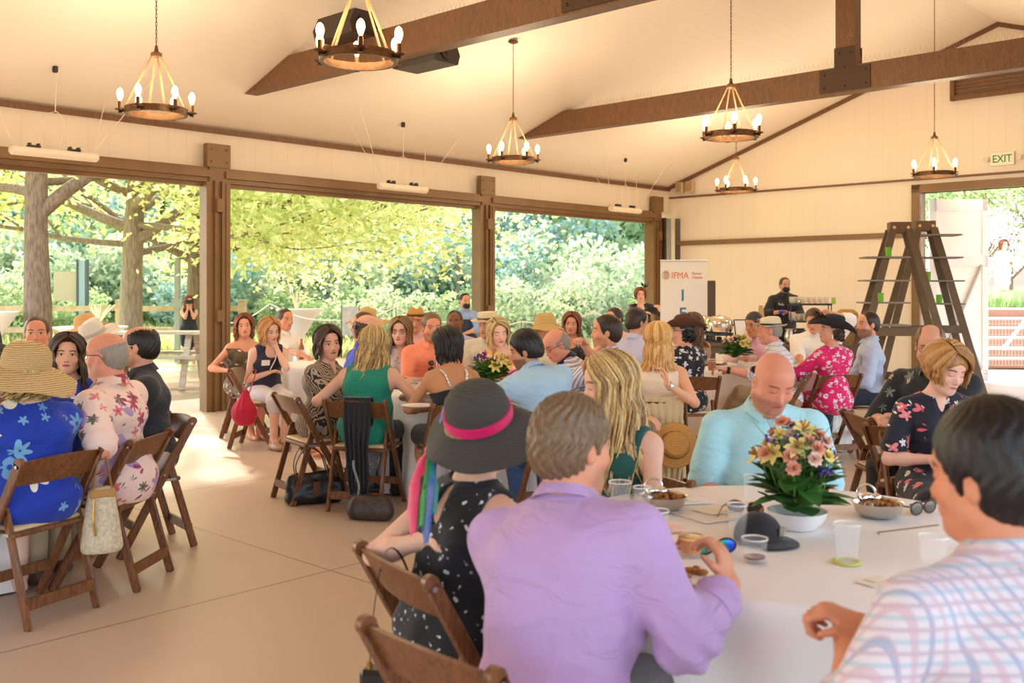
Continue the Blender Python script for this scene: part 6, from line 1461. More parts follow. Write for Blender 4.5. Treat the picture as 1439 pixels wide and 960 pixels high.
p = Person(1108, 9.2, 74, 'elderly man in a cream cap with goggles on it, white checked shirt, legs crossed', h=.99, vox=.008, tone='#e09a80', lean=12, head=(6, 4, 0), neckf=.2, legs='cross', arms=(('W', W(1022, 520, 9.05), (0, -.5, -1), .7), ('W', W(1035, 520, 9.3), (0, .3, -1), .6)), skin_k=K(closed=True, brow='#a89888')); p.top('shirt', cks, 1.0, neck='shirt', collar=True, loose=.012); p.short(H_SLV, g=.000, low=-.045, crown_cut=(.1, .12, .06)); p.legs_cover('trousers', fab('khaki_brown', '#a5835c')); p.shoes(fab('black_shoe', '#1c1818')); seat(p, 'the elderly man in the cream cap', 70)
o, c, R = p.hat('cream_cap', mat('cream_felt', '#e0d2b0', .8), crown=(.105, .085), brim=.155, kind='fedora', dent=.01, droop=-.01, band=black_p, bandh=.02, tilt=(-4, 0))
MB().ball(c+R @ Vector((-.02, .108, .045)), (.02, .01, .018), 10).ball(c+R @ Vector((.03, .105, .045)), (.02, .01, .018), 10).build('cap_goggles', M('copper_goggles', '#a0522c', .3, .6), o, 60)
S_, E_, W_ = p.arms[0][:3]; d_ = (W_-E_).normalized(); MB().tube([W_-d_*.03, W_-d_*.0], .034, 14).build('wrist_watch', black_p, p.root, 60)
hpk = floral('hot_pink_floral', '#e01668', [(17, .75, '#fbe4ea', '#22101a', 5, .42), (24, .5, '#f4c8d4', '#1a1016', 4, .36)])
p = Person(1172, 9.15, 24, 'woman in a hot pink floral dress and black feathered hat, face turned left', fem=True, h=1.0, vox=.008, X=2.96, tone='#dca084', lean=3, head=(62, -8, 0), arms=('table', 'table'), skin_k=K(closed=True, lip='#b04a4c')); p.top('dress', hpk, .9, neck='crew', hem=1.0, loose=.012); p.long(H_DBR, L=.08, n=40, wave=.012, curl=14, hat=True, face=84)
blh = straw('black_woven_hat', '#16161a', '#34343a', 180); o, c, R = p.hat('black_hat', blh, crown=(.103, .11), brim=.20, kind='cowboy', dent=.015, tilt=(-4, -4), band=black_p, bandh=.02)
mb = MB()
for k in range(26):
    a = k*.5; q = c+R @ Vector((-.06+.01*math.sin(k*3), .10+.03*math.sin(k*1.7), .05)); mb.tube([q, q+R @ Vector((.03*math.cos(a), .05+.03*math.sin(a*2), .035+.02*math.sin(k))), q+R @ Vector((.07*math.cos(a), .09+.04*math.sin(a*2), .03*math.sin(k*2)))], [.002, .008, .002], 5, flat=.3)
mb.build('hat_feathers', M('black_feather', '#2c2024', .9), o)
MB().tube([p.hp(-.079, -.004, -.04), p.hp(-.081, -.002, -.075)], .006, 6).tube([p.hp(.079, -.004, -.04), p.hp(.081, -.002, -.075)], .006, 6).build('earring', M('pearl', '#f0e8dc', .2), p.root)
chair(2.93, 9.32, 16, 'brown wooden folding chair under the woman in hot pink')
p = Person(1226, 9.6, 74, 'bearded man in a pale blue-grey shirt with rolled sleeves beside the ladder shelf', h=1.03, vox=.008, tone='#dfa082', lean=2, head=(30, -2, 0), wid=1.05, arms=(('W', W(1180, 538, 9.4), (.4, -.3, -1), .5), 'lap'), skin_k=K(beard='#4a3428', bamt=.75)); p.top('shirt', fab('blue_grey_shirt', '#b4bfd8'), 1.35, neck='shirt', collar=True, loose=.012); p.short(H_DBR, g=.006, up=.02); p.legs_cover('trousers', fab('navy_trousers', '#2c3344')); p.shoes(fab('brown_shoe', '#5a3826')); chair(3.48, 9.62, 66, 'brown wooden folding chair under the bearded man in pale blue')
p = Person(1148, 11.0, 150, 'person in a white shirt behind the black feathered hat, one hand raised over it', h=1.06, wid=1.12, tone='#dca080', head=(0, 20, 0), arms=(('W', W(1166, 440, 10.6), (.9, 0, .1), .8, (0, -.6, -1)), ('W', W(1128, 513, 10.5), (-.6, 0, -1), .4))); p.top('shirt', fab('white_shirt', '#efe8e0'), 1.2, neck='shirt', collar=True, loose=.015); p.short(H_BR); seat(p, 'the person in white behind the black hat')
# ---------- right side
ftb = floral('black_tropical_shirt', '#1b1a1e', [(9, .35, '#7a8078', '#4a5048', 6, .34), (13, .25, '#c8b8a8', '#8a7a70', 4, .28)])
p = Person(1322, 6.1, 126, 'balding man in a black tropical shirt behind the copper-haired woman', h=1.05, vox=.008, tone='#dca286', wid=1.16, belly=.4, lean=8, head=(30, 14, 0), skin_k=K(closed=True), arms=(('W', W(1268, 588, 5.9), (.2, -.6, -1), .8), ('W', W(1240, 592, 6.0), (-.4, .6, -1), .8))); p.top('shirt', ftb, 1.0, neck='shirt', collar=True, loose=.015); p.short(H_GRY, g=.006, up=.03, crown_cut=(.05, .1, .07)); p.glasses(M('grey_frame', '#6a6468')); p.legs_cover('trousers', fab('black_trousers', '#1a191c')); seat(p, 'the man in the black tropical shirt', 110)
nvf = floral('navy_coral_floral', '#161628', [(13, .55, '#e85a70', '#f8c0b8', 5, .40), (17, .5, '#ece4dc', '#d8b0a8', 5, .36)])
p = Person(1313, 5.2, 172, 'older woman with a copper bob and navy floral dress looking down at her clasped hands', fem=True, h=.98, vox=.007, tone='#ecbaa4', lean=7, head=(24, 18, -6), arms=(('W', W(1340, 640, 4.95), (.8, .3, -.6), .7, (0, 0, -1), (-.8, -.3, 0)), ('W', W(1318, 646, 4.95), (-.8, .3, -.6), .7, (0, .3, -1), (.8, -.3, .1))), skin_k=K(closed=True, lip='#c87a74'), neckf=.25)
p.top('dress', nvf, .7, neck='v', hem=1.2, loose=.008); p.long(hair_mat('copper_bob_hair', '#8a5a2c', '#d8a060'), L=.085, n=170, wave=.005, face=52, rad=.010, g=.022, part=1.2, spread=-.01); p.badge(-1, .13); seat(p, 'the older woman with the copper bob'); p.shoes(fab('black_shoe', '#1c1818'))
MB().ball(p.hp(-.082, -.004, -.052), .009, 8).ball(p.hp(.082, -.004, -.052), .009, 8).build('earring', M('pearl', '#f0e8dc'), p.root)
chair(2.38, 6.22, -88, 'empty brown folding chair facing right, its two rails crossing beside the copper-haired woman')
chair(2.36, 5.72, -52, 'empty brown folding chair between the tropical shirt man and the copper-haired woman')
chair(2.02, 4.42, 128, 'empty brown folding chair at the far right side of the nearest table')
# ---------- standing people
p = Person(1101, 15.9, 180, 'masked catering worker in a black jacket and purple glove standing behind the buffet', h=1.045, seated=False, legs='stand', tone='#d8a084', head=(4, 4, 0), fem=True, wid=1.15, vox=.01, arms=(('W', W(1110, 440, 15.6), (.9, .3, -.6), .6), ('W', W(1098, 438, 15.55), (-.9, .3, -.6), .6)))
blk_c = fab('chef_black', '#1e1c20', .5); p.top('chef_jacket', blk_c, 1.35, neck='shirt', collar=True, length=1, loose=.015); p.legs_cover('trousers', fab('black_trousers', '#1a191c')); p.short(H_BR, g=.006); p.shoes(fab('black_shoe', '#1c1818'))
f = Fld(); f.ell(Vector(tuple(p.C+p.H@A3((0, .058, -.066)))), A3((.060, .060, .052)), p.H); p.part('face_mask', f, fab('mask_black', '#1c1a1c', .2), .006)
S_, E_, W_ = p.arms[1][:3]; f = Fld(); p.arm(f, 1, .004, hand=True); f.half(W_-(W_-E_).normalized()*.03, -(W_-E_)); p.part('glove', f, fab('purple_nitrile', '#4a3ab0', .2, .4), .008)
c_ = p.N-p.u2*.13+p.rt*.08+p.fw*.165
mb = MB()
for a, b in (((-.03, 0), (0, .02)), ((0, .02), (.012, -.004)), ((.012, -.004), (.04, .03)), ((-.03, 0), (-.002, -.003)), ((.04, .03), (.034, -.002))): mb.tube([c_+p.rt*a[0]*1.2+p.u2*a[1]*1.2, c_+p.rt*b[0]*1.2+p.u2*b[1]*1.2], .004, 5)
mb.build('jacket_logo', M('logo_white', '#ece8e8', .6), p.root)
pbf = floral('black_pink_shawl', '#1e1c24', [(10, .4, '#d8a8b4', '#8a5a70', 5, .36)])
p = Person(900, 17.4, 176, 'woman in a black dress and pink shawl standing beside the tall white banner', h=.93, seated=False, legs='stand', fem=True, wid=1.25, tone='#ecb8a0', head=(4, 0, 0), arms=(('W', W(926, 432, 17.0), (.9, 0, -.6), .5), ('W', W(905, 440, 17.0), (-.9, 0, -.6), .5))); p.top('dress', pbf, 1.2, neck='scoop', hem=1.4, loose=.03); p.long(H_AUB, L=.09, n=46, wave=.014, curl=12)
mb = MB()
for k in range(14): q = p.hp(-.07, -.02, .13); a = k*.9; mb.tube([q, q+Vector((.05*math.cos(a), .03*math.sin(a), .05+.03*math.sin(k))), q+Vector((.09*math.cos(a), .04*math.sin(a), .06+.05*math.sin(k*2)))], [.004, .014, .003], 5, flat=.4)
mb.build('hair_ornament', M('black_feather', '#2c2024'), p.root)
f = Fld(); f.cone(p.S[0]-p.u2*.02, p.Cx+p.fw*.13-p.u2*.0, .045, .05, .05).cone(p.S[1]-p.u2*.02, p.Cx+p.fw*.13, .045, .05, .05).cone(p.S[0], p.S[1]-p.fw*.05, .05, .05, .05); p.part('shawl', f, fab('pink_shawl', '#e6bcb8'), .012)
p = Person(654, 15.6, 176, 'man in a black mask and blue shirt standing outside, half behind the second brown post', h=.86, seated=False, legs='stand', tone='#d8a084', head=(30, 6, 0)); p.top('shirt', fab('steel_blue_shirt', '#8fa6c8'), 1.3, neck='shirt', collar=True); p.short(H_BLK, g=.003); p.legs_cover('trousers', fab('navy_trousers', '#2c3344')); p.shoes(fab('black_shoe', '#1c1818'))
f = Fld(); f.ell(Vector(tuple(p.C+p.H@A3((0, .058, -.066)))), A3((.060, .060, .052)), p.H); p.part('face_mask', f, fab('mask_black', '#1c1a1c'), .008); f = Fld(); p.torso(f, .02); f.half(p.Cx+p.u2*.02, p.u2); f.half(p.P, (0, 0, -1)); p.part('apron', f, fab('dark_apron', '#2c3648'), .014)
p = Person(266, 21.6, 200, 'distant woman in a short black dress photographing beyond the third tree trunk', h=.90, seated=False, legs='stand', fem=True, tone='#dca080', head=(0, 0, 0), arms=('chin', 'chin')); p.top('dress', fab('black_dress', '#1c1a20'), 0, strap=.8, hem=.8); p.long(H_AUB, L=.2, n=30); p.root.location.z = gz(p.x, p.y); o = MB().box(p.hp(0, .15, .0), (.13, .08, .09), bev=.01).build('camera_body', black_p, p.root)
p = Person(1409, 23.6, 180, 'distant woman in a short white dress on the raised terrace outside the doorway', h=.93, seated=False, legs='stand', fem=True, tone='#f0c8b4', head=(0, 0, 0), arms=('lap', 'down')); p.top('dress', fab('bright_white_dress', '#d6d4d4'), .4, neck='scoop', hem=.75, loose=.02); p.long(H_AUB, L=.14, n=30); p.root.location.z = bz
# ================================================================ things on and around the tables
def TP(px, py, z=.762): D = (CAMH-z)*F/(py-HOR); return atpx(px, D), D
def put(o, px, py, label, cat, group=None, rz=0, z=.762): x, y = TP(px, py, z); o.location = (x, y, z); o.rotation_euler = (0, 0, rz); return tag(o, label, cat, group)
def leafshape(mb, p, d, L, w, up=(0, 0, 1), bend=.25, n=5):
    p = Vector(p); d = Vector(d).normalized(); s_ = d.cross(Vector(up)); s_ = s_.normalized() if s_.length > .05 else Vector((1, 0, 0)); vs = []; fs = []
    for i in range(n+1):
        u = i/n; c = p+d*L*u-Vector((0, 0, bend*L*u*u)); ww = w*math.sin(PI*min(1, u*.92+.08))**.8*.5; nn = s_.cross(d)*(-ww*.35); vs += [c-s_*ww-nn*.0, c+nn*.6, c+s_*ww]
        if i: q = 3*(i-1); fs += [(q, q+1, q+4, q+3), (q+1, q+2, q+5, q+4)]
    mb.add(vs, fs)
lf1 = leaf_mat('bouquet_leaf', '#2f5c22', '#4e8236', .15); lf2 = leaf_mat('lime_leaf', '#7a9c2e', '#a9c455', .3); stemg = mat('green_stem', '#7c9a4a', .6)
def carnation(e, c, r, m, d=(0, 0, 1), name='flower_head'):
    mb = MB(); d = Vector(d).normalized(); R = d.to_track_quat('Z', 'Y').to_matrix(); rg = random.Random(int(c[0]*9999+c[2]*999))
    for ring, (rr, zz, n) in enumerate(((.25, .35, 4), (.55, .25, 7), (.85, .05, 9))):
        for k in range(n):
            a = 2*PI*(k+ring*.4)/n+rg.uniform(-.2, .2); o = R @ Vector((math.cos(a)*.2, math.sin(a)*.2, 0))*r; dd = R @ Vector((math.cos(a)*rr, math.sin(a)*rr, 1-rr*.75)); leafshape(mb, Vector(c)+o*.4, dd, r*(.8+.3*rr), r*.85, tuple(R @ Vector((-math.sin(a), math.cos(a), .01)).cross(dd)), -.1 if ring < 2 else .15, 3)
    return mb.build(name, m, e, 60)
def lily(e, c, r, m, d):
    mb = MB(); d = Vector(d).normalized(); R = d.to_track_quat('Z', 'Y').to_matrix()
    for k in range(6): a = PI*k/3; dd = R @ Vector((math.cos(a)*.9, math.sin(a)*.9, .6)); leafshape(mb, c, dd, r*1.2, r*.5, tuple(R @ Vector((0, 0, 1))), .25, 4)
    o = mb.build('flower_head', m, e, 60); mb = MB()
    for k in range(5): a = k*1.26; mb.tube([c, Vector(c)+R @ Vector((math.cos(a)*.3*r, math.sin(a)*.3*r, r*.8))], [.0015, .003], 4)
    mb.build('stamens', M('stamen', '#b8822c', .7), o)
peach = mat('peach_petal', '#f2a98a', .6, var=.15, vscale=40); yel = mat('butter_petal', '#f2dc86', .6, var=.1); orp = mat('orange_petal', '#f08a4a', .6, var=.2); pur = mat('purple_petal', '#5a3a9a', .6, var=.2); blush = mat('blush_petal', '#ecc4b0', .6); sage = mat('sage_sprig', '#7f9a70', .7)
def bouquet(x, y, z, r, H, label, seed, pal, bowl=True, n=26, big=True):
    e = empty('flower_arrangement', (x, y, z), 0, label, 'flowers'); rg = random.Random(seed)
    if bowl: MB().lathe([(r*.38, 0), (r*.48, .01), (r*.6, .03), (r*.68, .06), (r*.64, .06), (r*.55, .03), (r*.3, .015)], n=32).build('bowl', M('white_ceramic', '#f0eae6', .25), e, 40)
    else: MB().lathe([(.04, 0), (.05, .03), (.055, .11), (.05, .11), (.045, .03), (0, .02)], n=20).build('vase', clear, e, 40)
    mb = MB(); z0 = .06 if bowl else .1
    for k in range(60):
        a = k*2.4; el = rg.uniform(-.05, .9) if k < 44 else 1.6; d = Vector((math.cos(a), math.sin(a), el)); leafshape(mb, (math.cos(a)*r*.3, math.sin(a)*r*.3, z0+.02+(k % 4)*.03*H/.3), d, r*rg.uniform(.7, 1.05), r*rg.uniform(.42, .62), bend=.22)
    me = mb.mesh('leaves', lf1, 60); 
    at = me.attributes.new('lv', 'FLOAT', 'POINT'); at.data.foreach_set('value', np.random.default_rng(seed).random(len(me.vertices)).astype(np.float32)); link('leaves', me, e)
    mb = MB()
    for k in range(14): a = k*2.1; leafshape(mb, (math.cos(a)*r*.4, math.sin(a)*r*.4, z0+H*.3), Vector((math.cos(a), math.sin(a), rg.uniform(.1, 1.2))), r*.6, r*.4)
    me = mb.mesh('lime_leaves', lf2, 60); at = me.attributes.new('lv', 'FLOAT', 'POINT'); at.data.foreach_set('value', np.random.default_rng(seed+1).random(len(me.vertices)).astype(np.float32)); link('lime_leaves', me, e)
    st_ = MB()
    for k in range(n):
        a = k*2.4+.4; rr = r*.85*math.sqrt((k+.5)/n); hz = z0+H*(.45+.55*(1-(rr/r)**2))*rg.uniform(.78, 1.0)-.02; c = Vector((math.cos(a)*rr, math.sin(a)*rr, hz)); kind, m, fs = pal[k % len(pal)]
        st_.tube([(c.x*.3, c.y*.3, z0), (c.x*.7, c.y*.7, hz*.6), tuple(c)], .002, 4); d = Vector((c.x*3, c.y*3-.1, .25))
        if kind == 'c': carnation(e, c, fs, m, d)
        elif kind == 'l': lily(e, c, fs, m, d)
        elif kind == 's':
            q = MB()
            for j in range(10): w = c+Vector((rg.uniform(-1, 1), rg.uniform(-1, 1), rg.uniform(-1, 1)))*fs; q.ball(w, fs*.3, 6)
            q.build('flower_cluster', m, e, 60)
        else:
            q = MB()
            for j in range(9): leafshape(q, c-Vector((0, 0, .02*j*.3)), Vector((math.cos(j*2.4), math.sin(j*2.4), .5)), fs*.9, fs*.5)
            q.build('sprig', m, e, 60)
    for k in range(7): a = k*.9+seed; st_.tube([(0, 0, z0), (math.cos(a)*r*.5, math.sin(a)*r*.5, H*.8), (math.cos(a)*r*1.05, math.sin(a)*r*1.05, H*1.08)], [.002, .0018, .0008], 4)
    st_.build('stems', stemg, e); return e
pal1 = [('c', peach, .026), ('k', sage, .05), ('l', yel, .046), ('s', pur, .020), ('c', blush, .026), ('k', sage, .045), ('c', peach, .028), ('k', sage, .05), ('c', yel, .024)]
bouquet(.945, 3.30, .762, .145, .335, 'loose bouquet of peach, yellow and purple flowers in a low white bowl', 3, pal1, n=58)
bouquet(atpx(690, 8.0), 8.0, .762, .17, .26, 'yellow and orange lily bouquet on the middle table', 5, [('l', yel, .06), ('l', orp, .055), ('k', sage, .05), ('l', yel, .06), ('s', pur, .03)], n=20)
bouquet(atpx(1035, 10.3), 10.3, .762, .17, .25, 'yellow and purple bouquet in a glass vase on the far right table', 7, [('c', yel, .045), ('s', pur, .035), ('k', sage, .05), ('c', yel, .05), ('c', blush, .035)], bowl=False, n=18)
tagm = MB().lathe([(.0, 0)]) if 0 else None
# magenta handbag edge on middle table, white napkin, teal fan
e = empty('painted_fan', (*TP(735, 548), .762), 0, 'round white and magenta patterned pouch on the middle table, right of the lilies', 'pouch')
MB().ball((0, 0, .08), (.12, .05, .085), 18).build('pouch_body', floral('pouch_print', '#e8dfe6', [(30, .6, '#8a4a90', '#3a2a5a', 4, .3)]), e, 60); MB().tube([(math.cos(a)*.125, -.01, .075+math.sin(a)*.09) for a in [PI*i/14 for i in range(15)]], .010, 6).build('rim', fab('magenta_trim', '#d02a9a'), e, 60)
o = MB().box((0, 0, .08), (.055, .02, .17), bev=.01).build('teal_phone', M('teal_case', '#1c6f7c', .4)); put(o, 722, 560, 'teal upright phone held near the blue-shirted man, over the pouch', 'phone'); o.location = W(723, 507, 8.52); o.rotation_euler = (-.15, .2, .3)
def tumbler(px, py, r, h, label, z=.762, m=clear, rim=None, name='drinking_glass', cat='glass', group=None, fill=None):
    e = empty(name, (0, 0, 0)); put(e, px, py, label, cat, group, z=z)
    MB().lathe([(0, .002), (r*.78, .002), (r*.82, .004), (r, h), (r*.955, h), (r*.77, .012), (0, .01)], n=28).build('glass_body', m, e, 40)
    MB().lathe([(r*.95, h), (r*1.015, h+.001), (r*1.015, h-.003), (r*.95, h-.003), (r*.95, h)], n=28).build('rim', rim or M('clear_rim', '#e8e4dc', .15), e, 40)
    if fill: MB().lathe([(0, .012), (r*.76, .012), (r*(.76+.19*fill[1]), h*fill[1]), (0, h*fill[1])], n=24).build('drink', fill[0], e, 40)
    return e
tumbler(872, 716, .042, .10, 'wide clear tumbler beside the woman in dark green, farthest left on the nearest table')
tumbler(903, 722, .033, .095, 'smaller clear tumbler just left of the left steel bowl')
tumbler(925, 762, .036, .10, 'clear cup half hidden behind the lavender shoulder')
tumbler(1037, 765, .031, .125, 'tall clear plastic cup standing in front of the black cap')
tumbler(1061, 790, .038, .07, 'short clear cup with dark leftovers, right of the raised hand', fill=(M('dark_leftover', '#7a3a34', .3), .25))
tumbler(1058, 706, .034, .10, 'clear glass behind the bouquet on its left side')
ybr = mat('yellow_green_ring', '#c9cc6a', .3)
o = MB().lathe([(.036, 0), (.04, 0), (.042, .006), (.036, .006), (.036, 0)], n=32).build('glass_ring', ybr, None, 40)
e = tumbler(1191, 791, .038, .115, 'clear cup with a yellow-green base ring, alone in front of the bouquet'); bpy.data.objects.remove(o)
MB().lathe([(.031, 0), (.04, 0), (.041, .007), (.033, .008), (.031, 0)], n=32).build('base_ring', ybr, e, 40)
tumbler(972, 782, .036, .062, 'orange drink in a short glass with a yellow rim, by the lavender shoulder', rim=M('yellow_rim', '#c9a82c', .3), fill=(M('orange_juice', '#e08a2c', .3), .85))
tumbler(1330, 726, .034, .085, 'clear glass beside the sunglasses, right of the right steel bowl')
tumbler(1312, 792, .042, .08, 'clear cup beside the checked shirt with a stirrer leaning in it')
tumbler(1345, 770, .036, .10, 'clear glass just in front of the dark-haired man’s chin')
# steel snack bowls
def snack_bowl(px, py, r, label, rg):
    e = empty('steel_bowl', (0, 0, 0)); put(e, px, py, label, 'bowl', None)
    MB().lathe([(0, 0), (r*.6, 0), (r*.85, .015), (r, .048), (r*1.03, .052), (r*.97, .050), (r*.8, .018), (0, .008)], n=36).build('bowl_body', M('satin_steel', '#d6cabb', .18, .9), e, 40)
    mb = MB()
    for k in range(26): a = rg.uniform(0, 6.28); q = r*.8*math.sqrt(rg.random()); mb.ball((math.cos(a)*q, math.sin(a)*q, .04+rg.uniform(0, .014)), (.013, .01, .008), 6, Euler((rg.random(), rg.random(), a)).to_matrix())
    o = mb.build('snack_mix', M('snack_brown', '#b5722e', .7, var=.4, vscale=60), e, 60); o['kind'] = 'stuff'
    for k in range(3): MB().ball((-r*.5+k*.022, r*.2+.012*(k % 2), .062), .017, 14).build('chrome_ball', M('chrome', '#f4f0ec', .05, 1), e, 60)
    MB().tube([(-r*.35+.032*math.cos(a), r*.35, .075+.032*math.sin(a)) for a in [2*PI*i/20 for i in range(20)]], .004, 6, closed=True).build('ring_handle', M('chrome'), e, 60)
    return e
snack_bowl(932, 716, .085, 'steel snack bowl at the left end of the nearest table, by the tumblers', random.Random(2)); snack_bowl(1234, 726, .085, 'steel snack bowl right of the bouquet on the nearest table', random.Random(5))
# black cap
f = Fld(); f.ell((0, 0, .02), (.095, .105, .10), None, .02).half((0, 0, .005), (0, 0, -1)); V, Q = f.mesh(.006)
e = empty('baseball_cap', (0, 0, 0)); e.scale = (.74, .74, .8); put(e, 1066, 762, 'black baseball cap lying between the tall cup and the bouquet', 'cap', rz=-2.2); link('crown', fastmesh('crown', V, Q, fab('cap_black', '#1e1b1c', .3)), e)
mb = MB(); vs = []; fs = []
for i in range(13):
    a = D2R(-62+124*i/12); 
    for (r0, z) in ((.092, .018), (.165-.02*abs(math.sin(a)), .008), (.165-.02*abs(math.sin(a)), .004), (.092, .013)): vs.append((math.sin(a)*r0, math.cos(a)*r0*1.06, z))
    if i: q = 4*(i-1); fs += [(q+k, q+(k+1) % 4, q+4+(k+1) % 4, q+4+k) for k in range(4)]
MB().add(vs, fs).build('brim', fab('cap_black', '#1e1b1c'), e, 40); MB().ball((0, 0, .12), .008, 8).build('button', fab('cap_black', '#1e1b1c'), e); MB().box((0, .104, .055), (.05, .004, .03)).build('front_patch', M('patch_grey', '#8a8070', .6), e)
def shades(px, py, label, lm, fm, rz, s=1):
    e = empty('sunglasses', (0, 0, 0)); put(e, px, py, label, 'sunglasses', rz=rz); e.scale = (s, s, s)
    for sx in (-1, 1):
        MB().ball((sx*.034, 0, .022), (.029, .005, .021), 16).build('lens', lm, e, 60)
        MB().tube([(sx*.034+.030*math.cos(a), 0, .022+.022*math.sin(a)) for a in [2*PI*i/20 for i in range(20)]], .003, 6, closed=True).build('rim', fm, e, 60); MB().tube([(sx*.064, 0, .03), (sx*.068, .05, .026), (sx*.064, .11, .004)], .003, 6).build('temple', fm, e, 60)
    MB().tube([(-.008, 0, .026), (0, -.002, .03), (.008, 0, .026)], .003, 6).build('bridge', fm, e, 60)
cy = bpy.data.materials.new('mirror_lens'); t = NT(cy); x, y, z = t.sep(t.coord()); t.base(t.mix(t.step(x, -.03, .0), srgb('#12c0a0'), t.mix(t.step(x, .01, .05), srgb('#18c878'), srgb('#2850e0')))); t.b.inputs['Metallic'].default_value = .5; t.b.inputs['Roughness'].default_value = .25
shades(1006, 778, 'mirrored blue-green sunglasses on the table beside the raised hand', cy, black_p, .2, 1.0)
shades(1298, 722, 'smoke-grey sunglasses lying right of the right steel bowl', M('smoke_lens', '#6a6258', .1), tort, .5)
shades(1048, 722, 'dark sunglasses with gold frames folded behind the tall cup', lens_d, M('gold_frame', '#b08438', .3, .8), 2.6)
o = MB().tube([(0, 0, .002), (.0, 0.02, .003), (.16, -.075, .05)], [.0025]*3, 6).build('drink_stirrer', M('stirrer_tan', '#a08468', .5)); put(o, 1236, 752, 'thin brown stirrer lying toward the clear cup near the checked shirt', 'stirrer')
# plates, papers, scraps
e = empty('dinner_plate', (0, 0, 0)); put(e, 972, 812, 'white plate with food scraps in front of the lavender shirt', 'plate'); MB().lathe([(0, .0), (.07, 0), (.12, .012), (.122, .016), (.07, .005), (0, .005)], n=36).build('plate_body', M('white_ceramic'), e, 40)
mb = MB(); rg = random.Random(3)
for k in range(12): mb.ball((rg.uniform(-.05, .05), rg.uniform(-.03, .05), .013), (rg.uniform(.008, .02), .011, .009), 6)
o = mb.build('food_scraps', M('snack_brown', '#b5722e'), e, 60); o['kind'] = 'stuff'
def paper(px, py, w, d, rz, label, m='#f2e6d8', cat='paper', name='paper_sheet'):
    o = MB().box((0, 0, .002), (w, d, .0025)).box((w*.1, d*.15, .005), (w*.6, d*.5, .002), Euler((0, .02, .1)).to_matrix()).build(name, M('paper_cream'+m, m, .7)); return put(o, px, py, label, cat, rz=rz)
paper(1010, 722, .28, .2, .5, 'cream folded programme lying behind the sunglasses and tall cup', cat='programme', name='folded_programme'); paper(975, 705, .12, .1, .2, 'crumpled clear-white napkin right of the left steel bowl', '#f4efe8', 'napkin', 'paper_napkin')
paper(1232, 818, .1, .06, .6, 'small cream card flat on the cloth left of the clasped hands', '#efe2cf', 'card', 'small_card')
o = MB().box((0, 0, .008), (.05, .025, .016), bev=.004).build('dark_fob', black_p); put(o, 1262, 826, 'small dark key fob peeking from behind the checked sleeve', 'key fob', rz=.5)
# middle table things
tumbler(590, 556, .05, .13, 'clear glass in front of the man in orange', fill=(M('water', '#e8e0d8', .1), .3)); tumbler(581, 560, .045, .12, 'clear glass nearest the teal top on the middle table')
lathe_thing('dip_dish', [(0, 0), (.05, 0), (.07, .04), (.065, .04), (.045, .012), (0, .012)], *TP(603, 560), .762, M('white_ceramic'), 'small white dish of green dip in front of the man in orange', 'dish')
snack = lathe_thing('bread_plate', [(0, 0), (.08, 0), (.12, .014), (.08, .006), (0, .006)], *TP(588, 572), .762, M('white_ceramic'), 'white plate at the near edge of the middle table, by the bare-backed woman', 'plate')
tumbler(612, 558, .032, .16, 'tall glass left of the black-haired woman', group=None)
# far tables
tumbler(1001, 522, .045, .12, 'amber drink in a clear glass at the left of the far right table', fill=(M('amber_tea', '#c86a20', .2), .8)); tumbler(1022, 520, .04, .13, 'clear glass beside the bouquet on the far right table'); tumbler(1058, 522, .04, .15, 'tall clear glass right of the bouquet on the far right table')
o = MB().prism([(-.07, 0), (.07, 0), (.0, .12)], -.004, .004).build('folded_napkin', M('white_napkin', '#f2ece6', .8)); put(o, 1040, 524, 'white folded napkin standing below the far right bouquet', 'napkin')
e = empty('beer_bottle', (0, 0, 0)); put(e, 424, 505, 'amber beer bottle on the far left table', 'bottle'); MB().lathe([(0, 0), (.03, 0), (.03, .14), (.013, .19), (.013, .235), (0, .235)], n=16).build('bottle_body', M('amber_bottle', '#a8662c', .15), e, 40); MB().lathe([(.0305, .04), (.0305, .11)], n=16).build('bottle_label', M('cream_label', '#e8d8b8', .6), e)
for k, (px, py, lb) in enumerate(((412, 508, 'clear glass left of the beer bottle'), (438, 506, 'clear glass right of the beer bottle'), (450, 509, 'clear glass at the right end of the far left table, by the swirl blouse'))): tumbler(px, py, .04, .13, lb)
# ---------------------------------------------------------------- bags and hung clothes
def strap(mb, pts, w, th=.006, n=24, face=None):
    P = [Vector(p) for p in pts]; out = []
    for i in range(n+1):
        u = i/n*(len(P)-1); k = min(int(u), len(P)-2); f_ = u-k; p0, p1, p2, p3 = P[max(k-1, 0)], P[k], P[k+1], P[min(k+2, len(P)-1)]
        out.append(.5*((2*p1)+(p2-p0)*f_+(2*p0-5*p1+4*p2-p3)*f_*f_+(3*p1-p0-3*p2+p3)*f_**3))
    mb.tube(out, w/2, 8, flat=th/w); return mb
